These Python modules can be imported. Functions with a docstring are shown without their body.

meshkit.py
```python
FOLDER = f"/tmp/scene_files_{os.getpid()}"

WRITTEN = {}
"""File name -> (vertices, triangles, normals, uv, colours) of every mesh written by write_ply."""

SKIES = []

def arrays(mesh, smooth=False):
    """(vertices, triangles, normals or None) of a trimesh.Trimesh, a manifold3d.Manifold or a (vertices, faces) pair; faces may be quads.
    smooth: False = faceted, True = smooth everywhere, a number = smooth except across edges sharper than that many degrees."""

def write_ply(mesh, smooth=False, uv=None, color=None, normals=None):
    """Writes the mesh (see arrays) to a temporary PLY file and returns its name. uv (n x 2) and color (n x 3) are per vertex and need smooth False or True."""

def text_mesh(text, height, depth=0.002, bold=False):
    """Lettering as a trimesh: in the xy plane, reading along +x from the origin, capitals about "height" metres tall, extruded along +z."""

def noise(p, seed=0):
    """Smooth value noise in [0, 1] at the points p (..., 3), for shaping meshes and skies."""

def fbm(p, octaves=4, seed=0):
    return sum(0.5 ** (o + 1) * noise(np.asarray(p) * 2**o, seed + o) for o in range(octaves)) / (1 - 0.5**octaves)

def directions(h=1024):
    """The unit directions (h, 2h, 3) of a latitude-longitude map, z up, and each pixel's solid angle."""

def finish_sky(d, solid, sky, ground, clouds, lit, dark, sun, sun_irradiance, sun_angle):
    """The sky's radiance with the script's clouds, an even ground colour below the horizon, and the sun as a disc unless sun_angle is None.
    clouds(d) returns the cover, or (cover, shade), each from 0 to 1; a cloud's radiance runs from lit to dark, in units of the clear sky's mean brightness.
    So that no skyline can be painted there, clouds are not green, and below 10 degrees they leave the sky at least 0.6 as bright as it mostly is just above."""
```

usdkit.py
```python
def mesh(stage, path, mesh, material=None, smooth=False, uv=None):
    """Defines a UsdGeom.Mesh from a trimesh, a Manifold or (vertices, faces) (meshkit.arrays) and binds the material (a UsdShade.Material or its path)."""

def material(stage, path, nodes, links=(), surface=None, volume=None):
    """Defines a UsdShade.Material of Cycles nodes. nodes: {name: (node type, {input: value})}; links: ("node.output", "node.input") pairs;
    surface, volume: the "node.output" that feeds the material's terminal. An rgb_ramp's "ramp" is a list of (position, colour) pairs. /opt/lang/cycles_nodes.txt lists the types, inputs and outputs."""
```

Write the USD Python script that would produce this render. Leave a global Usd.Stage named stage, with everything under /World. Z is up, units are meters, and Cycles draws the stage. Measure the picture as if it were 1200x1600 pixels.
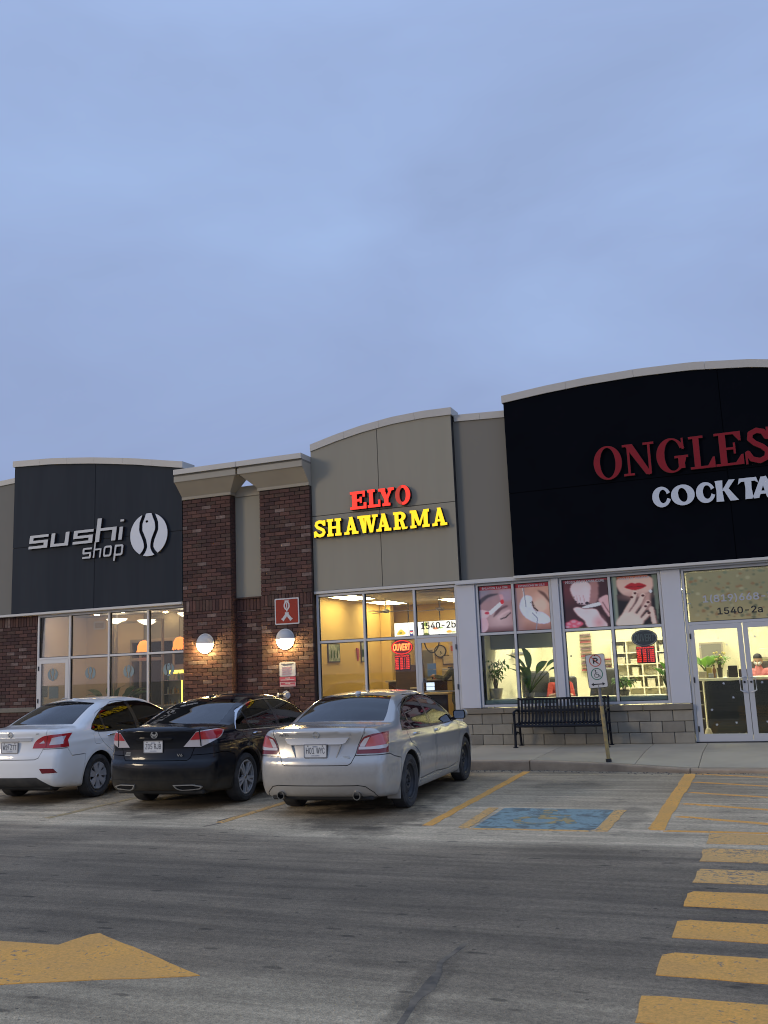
import math, random
import numpy as np, trimesh, usdkit, meshkit
from pxr import Usd, UsdGeom, UsdLux, UsdShade, Gf, Sdf, Vt
from shapely.geometry import Polygon, LineString, Point, box as sbox, MultiPolygon
from shapely.ops import unary_union
from shapely import affinity
from scipy.interpolate import PchipInterpolator
import manifold3d as m3

random.seed(7); np.random.seed(7)
stage = Usd.Stage.CreateInMemory()
UsdGeom.SetStageUpAxis(stage, 'Z'); UsdGeom.SetStageMetersPerUnit(stage, 1.0)
WORLD = UsdGeom.Xform.Define(stage, '/World').GetPrim()
UsdGeom.Scope.Define(stage, '/World/Looks')

# ------------------------------------------------------------------ camera, sky, sun, exposure
EYE = 1.673
YAW, PITCH, ROLL, FPX = 0.372664561, 0.168181527, -0.0408790144, 1444.62710
def camera():
    cy, sy, cp, sp = math.cos(YAW), math.sin(YAW), math.cos(PITCH), math.sin(PITCH)
    f = np.array([-sy * cp, cy * cp, sp]); r0 = np.array([cy, sy, 0]); u0 = np.cross(r0, f)
    r = math.cos(ROLL) * r0 + math.sin(ROLL) * u0; u = -math.sin(ROLL) * r0 + math.cos(ROLL) * u0
    c = UsdGeom.Camera.Define(stage, '/World/camera')
    m = np.eye(4); m[0, :3], m[1, :3], m[2, :3], m[3, :3] = r, u, -f, (0, 0, EYE)
    c.AddTransformOp().Set(Gf.Matrix4d(m.tolist()))
    c.CreateHorizontalApertureAttr(36.0); c.CreateVerticalApertureAttr(48.0)
    c.CreateFocalLengthAttr(36.0 * FPX / 1200.0)
    c.CreateClippingRangeAttr(Gf.Vec2f(0.05, 5000)); c.CreateExposureAttr(EXPOSURE)
EXPOSURE = 0.0
SUN_AZ, SUN_EL = math.radians(226), math.radians(15.0)     # azimuth from +y towards +x: behind the camera, to its left
SKY_STRENGTH, SUN_INT = 0.128, 0.22
camera()
def sky():
    d = UsdLux.DomeLight.Define(stage, '/World/sky')
    d.GetPrim().SetCustomDataByKey('kind', 'structure')
    m = usdkit.material(stage, '/World/Looks/sky_look', {
        'sky': ('sky_texture', {'sky_type': 'single_scattering', 'sun_disc': False, 'sun_elevation': SUN_EL, 'sun_rotation': SUN_AZ, 'altitude': 100.0, 'air_density': 1.0, 'aerosol_density': 1.0, 'ozone_density': 2.0}),
        'tc': ('texture_coordinate', {}),
        'mp': ('mapping', {'scale': (1.0, 1.0, 2.6)}),
        'n1': ('noise_texture', {'scale': 1.6, 'detail': 6.0, 'roughness': 0.5, 'distortion': 0.6}),
        'r1': ('rgb_ramp', {'ramp': [(0.30, (2.35, 3.05, 4.9)), (0.50, (2.75, 3.68, 5.95)), (0.70, (3.1, 4.25, 6.75))]}),
        'sx': ('separate_xyz', {}),
        'hr': ('map_range', {'range_type': 'smoothstep', 'from_min': 0.05, 'from_max': 0.55, 'to_min': 0.0, 'to_max': 1.0, 'clamp': True}),
        'lo': ('mix_color', {'blend_type': 'multiply', 'fac': 1.0, 'use_clamp': False, 'b': (0.80, 0.73, 0.74)}),
        'hz': ('mix_color', {'blend_type': 'mix', 'use_clamp': False}),
        'zn': ('map_range', {'range_type': 'smoothstep', 'from_min': 0.50, 'from_max': 1.0, 'to_min': 1.0, 'to_max': 1.35, 'clamp': True}), 'zm': ('mix_color', {'blend_type': 'multiply', 'fac': 1.0, 'use_clamp': False}),
        'mx': ('mix_color', {'blend_type': 'mix', 'fac': 0.93, 'use_clamp': False}),
        'bg': ('background_shader', {'strength': SKY_STRENGTH})},
        [('tc.generated', 'mp.vector'), ('mp.vector', 'n1.vector'), ('n1.fac', 'r1.fac'), ('tc.generated', 'sx.vector'), ('sx.z', 'hr.value'),
         ('r1.color', 'lo.a'), ('hr.result', 'hz.fac'), ('lo.result', 'hz.a'), ('r1.color', 'hz.b'),
         ('sky.color', 'mx.a'), ('sx.z', 'zn.value'), ('hz.result', 'zm.a'), ('zn.result', 'zm.b'), ('zm.result', 'mx.b'), ('mx.result', 'bg.color')], surface='bg.background')
    UsdShade.MaterialBindingAPI.Apply(d.GetPrim()).Bind(m)
    s = UsdLux.DistantLight.Define(stage, '/World/sun')
    s.CreateIntensityAttr(SUN_INT); s.CreateAngleAttr(14.0); s.CreateColorAttr(Gf.Vec3f(1.0, 0.82, 0.58)); s.CreateNormalizeAttr(True)
    s.AddRotateXYZOp().Set(Gf.Vec3f(90 - math.degrees(SUN_EL), 0, -math.degrees(SUN_AZ) - 180 + 360))
sky()

# ------------------------------------------------------------------ helpers
P_ = Polygon
USED = {}
def path_for(parent, name):
    k = f'{parent}/{name}'; n = USED.get(k, 0); USED[k] = n + 1
    return k if n == 0 else f'{k}_{n:03d}'
def data(p, label=None, cat=None, group=None, kind=None):
    prim = stage.GetPrimAtPath(p)
    for k, v in (('label', label), ('category', cat), ('group', group), ('kind', kind)):
        if v: prim.SetCustomDataByKey(k, v)
    return p
def thing(name, label=None, cat=None, loc=(0, 0, 0), rz=0.0, group=None, kind=None):
    p = path_for('/World', name); x = UsdGeom.Xform.Define(stage, p)
    x.AddTranslateOp().Set(Gf.Vec3d(*map(float, loc)))
    if rz: x.AddRotateZOp().Set(float(rz))
    return data(p, label, cat, group, kind)
def holder(parent, name, loc=(0, 0, 0), rz=0.0, rx=0.0, ry=0.0, label=None, kind=None):
    p = path_for(parent, name); x = UsdGeom.Xform.Define(stage, p)
    x.AddTranslateOp().Set(Gf.Vec3d(*map(float, loc)))
    if rz: x.AddRotateZOp().Set(float(rz))
    if rx: x.AddRotateXOp().Set(float(rx))
    if ry: x.AddRotateYOp().Set(float(ry))
    return data(p, label, None, None, kind)
def put(parent, name, mesh, mat, smooth=False, label=None, cat=None, group=None, kind=None):
    if isinstance(mesh, (list, tuple)) and not (len(mesh) == 2 and isinstance(mesh[0], np.ndarray)):
        mesh = trimesh.util.concatenate([to_tm(m) for m in mesh])
    p = path_for(parent, name)
    usdkit.mesh(stage, p, mesh, LOOKS[mat] if isinstance(mat, str) else mat, smooth=smooth)
    return data(p, label, cat, group, kind)
def single(name, mesh, mat, label, cat, smooth=False, group=None, kind=None):
    return put('/World', name, mesh, mat, smooth, label, cat, group, kind)
def copy_of(src, name, label, cat, loc, rz=0.0, group=None):
    p = thing(name, label, cat, loc, rz, group)
    prim = stage.GetPrimAtPath(p); prim.GetReferences().AddInternalReference(Sdf.Path(src)); prim.SetInstanceable(True)
    return p
def to_tm(m):
    if isinstance(m, trimesh.Trimesh): return m
    if hasattr(m, 'to_mesh'):
        q = m.to_mesh(); return trimesh.Trimesh(q.vert_properties[:, :3], q.tri_verts, process=False)
    v, f, _ = meshkit.arrays(m); return trimesh.Trimesh(v, f, process=False)
def to_mf(t):
    t = to_tm(t)
    return m3.Manifold(m3.Mesh(np.asarray(t.vertices, np.float32), np.asarray(t.faces, np.uint32)))
def box(x0, x1, y0, y1, z0, z1):
    b = trimesh.creation.box((abs(x1 - x0), abs(y1 - y0), abs(z1 - z0)))
    b.apply_translation(((x0 + x1) / 2, (y0 + y1) / 2, (z0 + z1) / 2)); return b
def cbox(x0, x1, y0, y1, z0, z1, c=0.006):
    """box with chamfered edges"""
    hx, hy, hz = (x1 - x0) / 2, (y1 - y0) / 2, (z1 - z0) / 2; c = min(c, hx * .45, hy * .45, hz * .45)
    pts = [(sx * (hx - (a != 0) * c), sy * (hy - (a != 1) * c), sz * (hz - (a != 2) * c)) for a in range(3) for sx in (-1, 1) for sy in (-1, 1) for sz in (-1, 1)]
    h = trimesh.convex.convex_hull(np.array(pts)); h.apply_translation(((x0 + x1) / 2, (y0 + y1) / 2, (z0 + z1) / 2)); return h
def cyl(p, q, r, r2=None, n=16):
    p, q = np.array(p, float), np.array(q, float); d = q - p; L = np.linalg.norm(d)
    prof = [(0, 0), (r, 0), (r if r2 is None else r2, L), (0, L)]
    t = trimesh.creation.revolve(prof, sections=n); t.apply_transform(trimesh.geometry.align_vectors((0, 0, 1), d / L)); t.apply_translation(p); return t
def tube(pts, r, n=10):
    pts = np.array(pts, float); T = np.gradient(pts, axis=0); T /= np.linalg.norm(T, axis=1, keepdims=True)
    up = np.array([0, 0, 1.0]) if abs(T[:, 2]).mean() < .8 else np.array([1.0, 0, 0])
    rr = np.broadcast_to(r, (len(pts),)); a = np.linspace(0, 2 * math.pi, n, endpoint=False); V = []
    for p, t, q in zip(pts, T, rr):
        b = np.cross(t, up); b /= np.linalg.norm(b); c = np.cross(b, t)
        V.append(p + q * (np.cos(a)[:, None] * b + np.sin(a)[:, None] * c))
    V = np.vstack(V + [pts[:1], pts[-1:]]); F = []; N = len(pts)
    for i in range(N - 1):
        for j in range(n):
            k = (j + 1) % n; F += [[i * n + j, (i + 1) * n + j, (i + 1) * n + k], [i * n + j, (i + 1) * n + k, i * n + k]]
    for j in range(n):
        k = (j + 1) % n; F += [[N * n, j, k], [N * n + 1, (N - 1) * n + k, (N - 1) * n + j]]
    t = trimesh.Trimesh(V, F, process=False); trimesh.repair.fix_normals(t); return t
def ext(poly, depth):
    """extrude a shapely polygon along +z"""
    gs = [g for g in getattr(poly, 'geoms', [poly]) if g.area > 1e-9 and g.geom_type == 'Polygon']
    return trimesh.util.concatenate([trimesh.creation.extrude_polygon(g, depth, engine='earcut') for g in gs])
def xz(poly, y0, y1):
    """polygon given in (x, z), standing between y0 (nearer the viewer) and y1"""
    t = ext(poly, abs(y1 - y0)); v = t.vertices.copy(); lo = min(y0, y1)
    t = trimesh.Trimesh(np.stack([v[:, 0], lo + v[:, 2], v[:, 1]], 1), t.faces[:, ::-1], process=False); return t
def yz(poly, x0, x1):
    t = ext(poly, abs(x1 - x0)); v = t.vertices.copy(); lo = min(x0, x1)
    return trimesh.Trimesh(np.stack([lo + v[:, 2], v[:, 0], v[:, 1]], 1), t.faces, process=False)
def rpoly(x0, y0, x1, y1, r=0.02):
    return sbox(x0 + r, y0 + r, x1 - r, y1 - r).buffer(r, quad_segs=6)
def revolve(prof, n=24): return trimesh.creation.revolve(prof, sections=n)
def blob(balls, edge=0.02, smooth=8):
    """one smooth body from chains of ((p, r), (q, r2)) bones"""
    parts = []
    for (p, r), (q, r2) in balls:
        s = []
        for c, rad in ((p, r), (q, r2)):
            s.append(m3.Manifold.sphere(rad, 20).translate(tuple(map(float, c))))
        parts.append(m3.Manifold.batch_hull(s))
    u = m3.Manifold.batch_boolean(parts, m3.OpType.Add).refine_to_length(edge)
    t = to_tm(u); t.merge_vertices(); trimesh.smoothing.filter_taubin(t, iterations=smooth); return t

# ------------------------------------------------------------------ materials
LOOKS = {}
def look(name, col, rough=0.6, metal=0.0, var=0.0, scale=4.0, detail=4.0, var_col=None, bump=0.0, bscale=60.0, coat=0.0, spec=0.5, rand=0.0, emit=None, emit_s=0.0, stretch=None, trans=None):
    """principled material; var mixes towards var_col by world-space noise; rand varies between prims"""
    nodes = {'p': ('principled_bsdf', {'base_color': col, 'roughness': rough, 'metallic': metal, 'coat_weight': coat, 'specular_ior_level': spec})}
    links = []; cur = None
    if var:
        nodes['g'] = ('texture_coordinate', {}); nodes['mp'] = ('mapping', {'scale': stretch or (1, 1, 1)})
        nodes['n'] = ('noise_texture', {'scale': scale, 'detail': detail, 'roughness': 0.6})
        nodes['r'] = ('map_range', {'from_min': 0.35, 'from_max': 0.68, 'to_min': 0.0, 'to_max': var, 'clamp': True})
        nodes['m'] = ('mix_color', {'a': col, 'b': var_col or tuple(c * 0.6 for c in col)})
        links += [('g.object', 'mp.vector'), ('mp.vector', 'n.vector'), ('n.fac', 'r.value'), ('r.result', 'm.fac')]; cur = 'm.result'
    if rand:
        nodes['oi'] = ('object_info', {}); nodes['rm'] = ('map_range', {'to_min': 1 - rand, 'to_max': 1 + rand, 'clamp': False})
        nodes['rx'] = ('mix_color', {'blend_type': 'multiply', 'fac': 1.0, 'a': col, 'use_clamp': False})
        links += [('oi.random', 'rm.value'), ('rm.result', 'rx.b')]
        if cur: links.append((cur, 'rx.a'))
        cur = 'rx.result'
    if cur: links.append((cur, 'p.base_color'))
    if bump:
        nodes['g2'] = ('texture_coordinate', {}); nodes['bn'] = ('noise_texture', {'scale': bscale, 'detail': 3.0})
        nodes['bp'] = ('bump', {'strength': bump, 'distance': 0.01})
        links += [('g2.object', 'bn.vector'), ('bn.fac', 'bp.height'), ('bp.normal', 'p.normal')]
    if emit is not None: nodes['p'][1].update(emission_color=emit, emission_strength=emit_s)
    surf = 'p.BSDF'
    if trans is not None:
        nodes['t'] = ('translucent_bsdf', {'color': trans}); nodes['mc'] = ('mix_closure', {'fac': 0.35})
        links += [('p.BSDF', 'mc.closure1'), ('t.BSDF', 'mc.closure2')]; surf = 'mc.closure'
    LOOKS[name] = usdkit.material(stage, f'/World/Looks/{name}', nodes, links, surface=surf); return name
def glass_look(name, tint, refl=(0.9, 0.9, 0.9), ior=1.5, rough=0.0, haze=0.0, boost=1.0):
    nodes = {'t': ('transparent_bsdf', {'color': tint}), 'g': ('glossy_bsdf', {'color': refl, 'roughness': rough}), 'f': ('fresnel', {'IOR': ior}), 'm': ('mix_closure', {}),
             'k': ('math', {'math_type': 'multiply', 'value2': boost, 'use_clamp': True})}
    links = [('f.fac', 'k.value1'), ('k.value', 'm.fac'), ('t.BSDF', 'm.closure1'), ('g.BSDF', 'm.closure2')]
    LOOKS[name] = usdkit.material(stage, f'/World/Looks/{name}', nodes, links, surface='m.closure'); return name
def glow(name, col, strength, base=None):
    LOOKS[name] = usdkit.material(stage, f'/World/Looks/{name}', {'p': ('principled_bsdf', {'base_color': base or col, 'roughness': 0.4, 'emission_color': col, 'emission_strength': strength})}, [], surface='p.BSDF'); return name
def painted_look(name, rough=0.5, emit=0.0):
    nodes = {'a': ('attribute', {'attribute': 'paint'}), 'p': ('principled_bsdf', {'roughness': rough, 'emission_strength': emit})}
    links = [('a.color', 'p.base_color')] + ([('a.color', 'p.emission_color')] if emit else [])
    LOOKS[name] = usdkit.material(stage, f'/World/Looks/{name}', nodes, links, surface='p.BSDF'); return name
def print_sheet(parent, name, x0, x1, y, z0, z1, img, mat, label=None):
    """a flat print: a grid of vertices facing -y with one colour each; img is (rows, cols, 3) linear, row 0 at the top"""
    h, w = img.shape[:2]; X, Z = np.meshgrid(np.linspace(x0, x1, w), np.linspace(z1, z0, h))
    v = np.stack([X, np.full_like(X, y), Z], -1).reshape(-1, 3); i = np.arange(h * w).reshape(h, w)
    a, b, c, d = i[:-1, :-1].ravel(), i[1:, :-1].ravel(), i[1:, 1:].ravel(), i[:-1, 1:].ravel()
    f = np.vstack([np.stack([a, b, c], 1), np.stack([a, c, d], 1)])
    p = put(parent, name, (v, f), mat, label=label)
    UsdGeom.PrimvarsAPI(stage.GetPrimAtPath(p)).CreatePrimvar('paint', Sdf.ValueTypeNames.Color3fArray, 'vertex').Set(Vt.Vec3fArray.FromNumpy(img.reshape(-1, 3).astype(np.float32)))
    return p
def srgb(*c):
    c = np.array(c, float) / 255; return tuple(np.where(c < .04045, c / 12.92, ((c + .055) / 1.055) ** 2.4))
look('dark_metal', (.04, .04, .042), .5, .6); look('chrome', (.62, .63, .65), .12, 1.0); look('gloss_black', (.006, .006, .007), .18); look('black_plastic', (.018, .018, .018), .7)
# ------------------------------------------------------------------ setting: ground
D = 17.808            # facade plane
def asphalt_look():
    n = {'g': ('geometry', {}), 's': ('separate_xyz', {}),
         'mpw': ('mapping', {'scale': (.12, .5, 1)}), 'wn': ('noise_texture', {'scale': 1.0, 'detail': 3.0}),
         'wo': ('map_range', {'from_min': .3, 'from_max': .7, 'to_min': -.7, 'to_max': .7, 'clamp': False}), 'ya': ('math', {'math_type': 'add'}),
         'yn': ('map_range', {'from_min': 0.0, 'from_max': 16.0, 'clamp': True}),
         'lane': ('rgb_ramp', {'ramp': [(0.0, (0.382, 0.305, 0.194)), (.22, (0.382, 0.305, 0.194)), (.275, (0.392, 0.312, 0.198)), (.315, (0.265, 0.208, 0.133)), (.345, (0.201, 0.158, 0.103)), (.44, (0.182, 0.144, 0.095)), (.50, (0.201, 0.158, 0.103)), (.53, (0.276, 0.216, 0.139)), (.56, (0.53, 0.425, 0.275)), (.63, (0.57, 0.455, 0.295)), (.72, (0.445, 0.352, 0.225)), (.82, (0.392, 0.310, 0.198)), (1.0, (0.350, 0.278, 0.180))]}),
         'mps': ('mapping', {'scale': (.22, 3.2, 1)}), 'sn': ('noise_texture', {'scale': 1.6, 'detail': 6.0, 'roughness': .62, 'distortion': .4}), 'sr': ('map_range', {'from_min': .36, 'from_max': .66, 'to_min': .76, 'to_max': 1.26, 'clamp': True}),
         'mpt': ('mapping', {'scale': (.10, 9.0, 1)}), 'tn': ('noise_texture', {'scale': 1.5, 'detail': 5.0, 'roughness': .6}), 'tr': ('map_range', {'from_min': .42, 'from_max': .66, 'to_min': .96, 'to_max': 1.12, 'clamp': True}),
         'pn': ('noise_texture', {'scale': .8, 'detail': 5.0, 'roughness': .6}), 'pr': ('map_range', {'from_min': .35, 'from_max': .65, 'to_min': .80, 'to_max': 1.16, 'clamp': True}),
         'fn': ('noise_texture', {'scale': 22.0, 'detail': 8.0, 'roughness': .8}), 'fr': ('map_range', {'from_min': .34, 'from_max': .68, 'to_min': .74, 'to_max': 1.28, 'clamp': True}),
         'vn': ('voronoi_texture', {'scale': 95.0}), 'vs': ('separate_color', {}), 'vr': ('map_range', {'from_min': 0, 'from_max': 1, 'to_min': .80, 'to_max': 1.20, 'clamp': True}),
         'hn': ('voronoi_texture', {'scale': 2.6, 'randomness': 1.0}), 'mph': ('mapping', {'scale': (.8, 2.2, 1)}), 'hd': ('noise_texture', {'scale': 9.0, 'detail': 3.0}), 'ha': ('math', {'math_type': 'multiply_add', 'value2': .22, 'value3': 0.0}), 'hs': ('math', {'math_type': 'add'}),
         'hr': ('map_range', {'from_min': .20, 'from_max': .26, 'to_min': .5, 'to_max': 1.0, 'clamp': True}),
         'm1': ('mix_color', {'blend_type': 'multiply', 'fac': 1.0, 'use_clamp': False}), 'm2': ('mix_color', {'blend_type': 'multiply', 'fac': 1.0, 'use_clamp': False}), 'm3': ('mix_color', {'blend_type': 'multiply', 'fac': 1.0, 'use_clamp': False}),
         'm4': ('mix_color', {'blend_type': 'multiply', 'fac': 1.0, 'use_clamp': False}), 'm5': ('mix_color', {'blend_type': 'multiply', 'fac': .8, 'use_clamp': False}), 'm6': ('mix_color', {'blend_type': 'multiply', 'fac': 1.0, 'use_clamp': False}),
         'bp': ('bump', {'strength': .55, 'distance': .012}), 'bs': ('math', {'math_type': 'add'}),
         'p': ('principled_bsdf', {'roughness': .82, 'specular_ior_level': .35})}
    L = [('g.position', 's.vector'), ('g.position', 'mpw.vector'), ('mpw.vector', 'wn.vector'), ('wn.fac', 'wo.value'), ('s.y', 'ya.value1'), ('wo.result', 'ya.value2'), ('ya.value', 'yn.value'), ('yn.result', 'lane.fac'),
         ('g.position', 'mps.vector'), ('mps.vector', 'sn.vector'), ('sn.fac', 'sr.value'), ('g.position', 'mpt.vector'), ('mpt.vector', 'tn.vector'), ('tn.fac', 'tr.value'), ('g.position', 'pn.vector'), ('pn.fac', 'pr.value'), ('g.position', 'fn.vector'), ('fn.fac', 'fr.value'), ('g.position', 'vn.vector'), ('vn.color', 'vs.color'), ('vs.r', 'vr.value'),
         ('g.position', 'mph.vector'), ('mph.vector', 'hn.vector'), ('g.position', 'hd.vector'), ('hd.fac', 'ha.value1'), ('hn.distance', 'hs.value1'), ('ha.value', 'hs.value2'), ('hs.value', 'hr.value'),
         ('lane.color', 'm1.a'), ('sr.result', 'm1.b'), ('m1.result', 'm2.a'), ('pr.result', 'm2.b'), ('m2.result', 'm3.a'), ('fr.result', 'm3.b'), ('m3.result', 'm4.a'), ('vr.result', 'm4.b'), ('m4.result', 'm5.a'), ('tr.result', 'm5.b'), ('m5.result', 'm6.a'), ('hr.result', 'm6.b'), ('m6.result', 'p.base_color'),
         ('fn.fac', 'bs.value1'), ('vn.distance', 'bs.value2'), ('bs.value', 'bp.height'), ('bp.normal', 'p.normal')]
    cur = 'm6.result'
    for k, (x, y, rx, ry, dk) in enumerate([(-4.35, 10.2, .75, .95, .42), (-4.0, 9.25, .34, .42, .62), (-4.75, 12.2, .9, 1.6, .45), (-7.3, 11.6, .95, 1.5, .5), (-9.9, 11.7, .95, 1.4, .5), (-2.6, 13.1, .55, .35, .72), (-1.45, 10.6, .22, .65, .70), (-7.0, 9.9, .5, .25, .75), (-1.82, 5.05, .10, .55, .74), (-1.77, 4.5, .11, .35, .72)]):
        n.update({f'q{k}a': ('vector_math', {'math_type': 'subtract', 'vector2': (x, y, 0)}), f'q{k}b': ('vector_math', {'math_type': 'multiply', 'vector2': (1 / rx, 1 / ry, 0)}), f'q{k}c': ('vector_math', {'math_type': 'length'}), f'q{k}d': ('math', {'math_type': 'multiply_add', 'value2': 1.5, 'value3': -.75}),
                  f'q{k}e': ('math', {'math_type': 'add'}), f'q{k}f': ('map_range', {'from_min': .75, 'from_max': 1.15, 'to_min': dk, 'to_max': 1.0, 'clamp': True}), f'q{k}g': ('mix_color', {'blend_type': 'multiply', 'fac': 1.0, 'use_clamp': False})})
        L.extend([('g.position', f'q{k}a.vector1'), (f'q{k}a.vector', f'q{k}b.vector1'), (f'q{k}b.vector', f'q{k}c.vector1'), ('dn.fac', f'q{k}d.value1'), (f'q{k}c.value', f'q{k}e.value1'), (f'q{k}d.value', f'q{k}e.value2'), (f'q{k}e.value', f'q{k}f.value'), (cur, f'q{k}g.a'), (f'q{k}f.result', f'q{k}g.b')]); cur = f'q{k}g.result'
    n.update({'pv': ('voronoi_texture', {'scale': 7.5, 'randomness': 1.0}), 'pc': ('separate_color', {}), 'pt': ('math', {'math_type': 'multiply', 'value2': .11}), 'ps': ('math', {'math_type': 'less_than'}), 'pm': ('map_range', {'to_min': 1.0, 'to_max': .45}), 'px': ('mix_color', {'blend_type': 'multiply', 'fac': 1.0, 'use_clamp': False})})
    L.extend([('g.position', 'pv.vector'), ('pv.color', 'pc.color'), ('pc.r', 'pt.value1'), ('pv.distance', 'ps.value1'), ('pt.value', 'ps.value2'), ('ps.value', 'pm.value'), (cur, 'px.a'), ('pm.result', 'px.b')]); cur = 'px.result'
    n['dn'] = ('noise_texture', {'scale': 3.2, 'detail': 6.0, 'roughness': .62}); L.append(('g.position', 'dn.vector')); L.remove(('m6.result', 'p.base_color')); L.append((cur, 'p.base_color'))
    LOOKS['asphalt'] = usdkit.material(stage, '/World/Looks/asphalt', n, L, surface='p.BSDF')
def marking_look(name, col, under, wear, scale=21.0):
    n = {'g': ('geometry', {}), 'a': ('noise_texture', {'scale': scale, 'detail': 9.0, 'roughness': .72, 'distortion': .6}), 'aa': ('math', {'math_type': 'multiply_add', 'value2': .30, 'value3': -.15}), 'ab': ('math', {'math_type': 'add'}), 'r': ('map_range', {'from_min': wear - .05, 'from_max': wear + .03, 'clamp': True}),
         'b': ('noise_texture', {'scale': 2.2, 'detail': 4.0}), 'br': ('map_range', {'from_min': .35, 'from_max': .65, 'to_min': 0, 'to_max': .55, 'clamp': True}),
         'f': ('noise_texture', {'scale': 45.0, 'detail': 6.0, 'roughness': .8}), 'fr': ('map_range', {'from_min': .3, 'from_max': .7, 'to_min': .72, 'to_max': 1.22, 'clamp': True}),
         'c1': ('mix_color', {'a': col, 'b': tuple(.62 * c + .38 * u for c, u in zip(col, under))}), 'm': ('mix_color', {'b': under}), 'mm': ('mix_color', {'blend_type': 'multiply', 'fac': 1.0, 'use_clamp': False}), 'iv': ('math', {'math_type': 'subtract', 'value1': 1.0}),
         'bp': ('bump', {'strength': .4, 'distance': .008}), 'p': ('principled_bsdf', {'roughness': .78})}
    L = [('g.position', 'a.vector'), ('b.fac', 'aa.value1'), ('a.fac', 'ab.value1'), ('aa.value', 'ab.value2'), ('ab.value', 'r.value'), ('g.position', 'b.vector'), ('b.fac', 'br.value'), ('g.position', 'f.vector'), ('f.fac', 'fr.value'), ('br.result', 'c1.fac'), ('c1.result', 'm.a'),
         ('r.result', 'iv.value2'), ('iv.value', 'm.fac'), ('m.result', 'mm.a'), ('fr.result', 'mm.b'), ('mm.result', 'p.base_color'), ('f.fac', 'bp.height'), ('bp.normal', 'p.normal')]
    LOOKS[name] = usdkit.material(stage, f'/World/Looks/{name}', n, L, surface='p.BSDF')
asphalt_look()
AS = (.22, .185, .135)
marking_look('yellow_paint', (.86, .42, .075), AS, .395); marking_look('worn_yellow_paint', (.78, .44, .13), AS, .43); marking_look('faint_yellow_paint', (.46, .33, .14), AS, .46, 5.0)
marking_look('blue_paint', (.25, .36, .35), (.13, .16, .15), .47, 6.0); marking_look('symbol_yellow', (.50, .33, .10), (.15, .22, .20), .51, 7.0)
look('crack_filler', (.085, .070, .050), .8, var=1.0, scale=7, detail=6, var_col=(.24, .19, .125)); look('wet_stain', (.040, .036, .031), .6, var=.95, scale=2.2, detail=6, var_col=(.13, .115, .095))
look('sidewalk_concrete', (.44, .38, .275), .85, var=.6, scale=1.1, detail=7, var_col=(.31, .265, .19), bump=.25, bscale=70, rand=.10)
look('curb_concrete', (.44, .325, .21), .85, var=.75, scale=3.0, detail=7, var_col=(.24, .175, .115), bump=.4, bscale=50, rand=.12)
look('joint_dark', (.035, .032, .03), .95)
lot = thing('parking_lot', 'grey worn asphalt parking lot with painted markings in front of the shops', 'ground', kind='structure')
put(lot, 'asphalt', (np.array([(-400, -400, 0), (400, -400, 0), (400, 400, 0), (-400, 400, 0)], float), np.array([[0, 1, 2, 3]])), 'asphalt')
def wob(pts, amp=.012, step=.12, seed=0):
    """a painted outline with a slightly uneven edge"""
    ring = Polygon(pts).exterior; n = int(ring.length / step); out = []
    for i in range(n):
        p = ring.interpolate(i * ring.length / n); a = meshkit.noise(np.array([[p.x * 5, p.y * 5, seed]]))[0] - .5; b = meshkit.noise(np.array([[p.x * 5, p.y * 5, seed + 9.3]]))[0] - .5
        out.append((p.x + 2 * amp * a, p.y + 2 * amp * b))
    return Polygon(out).buffer(0)
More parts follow.
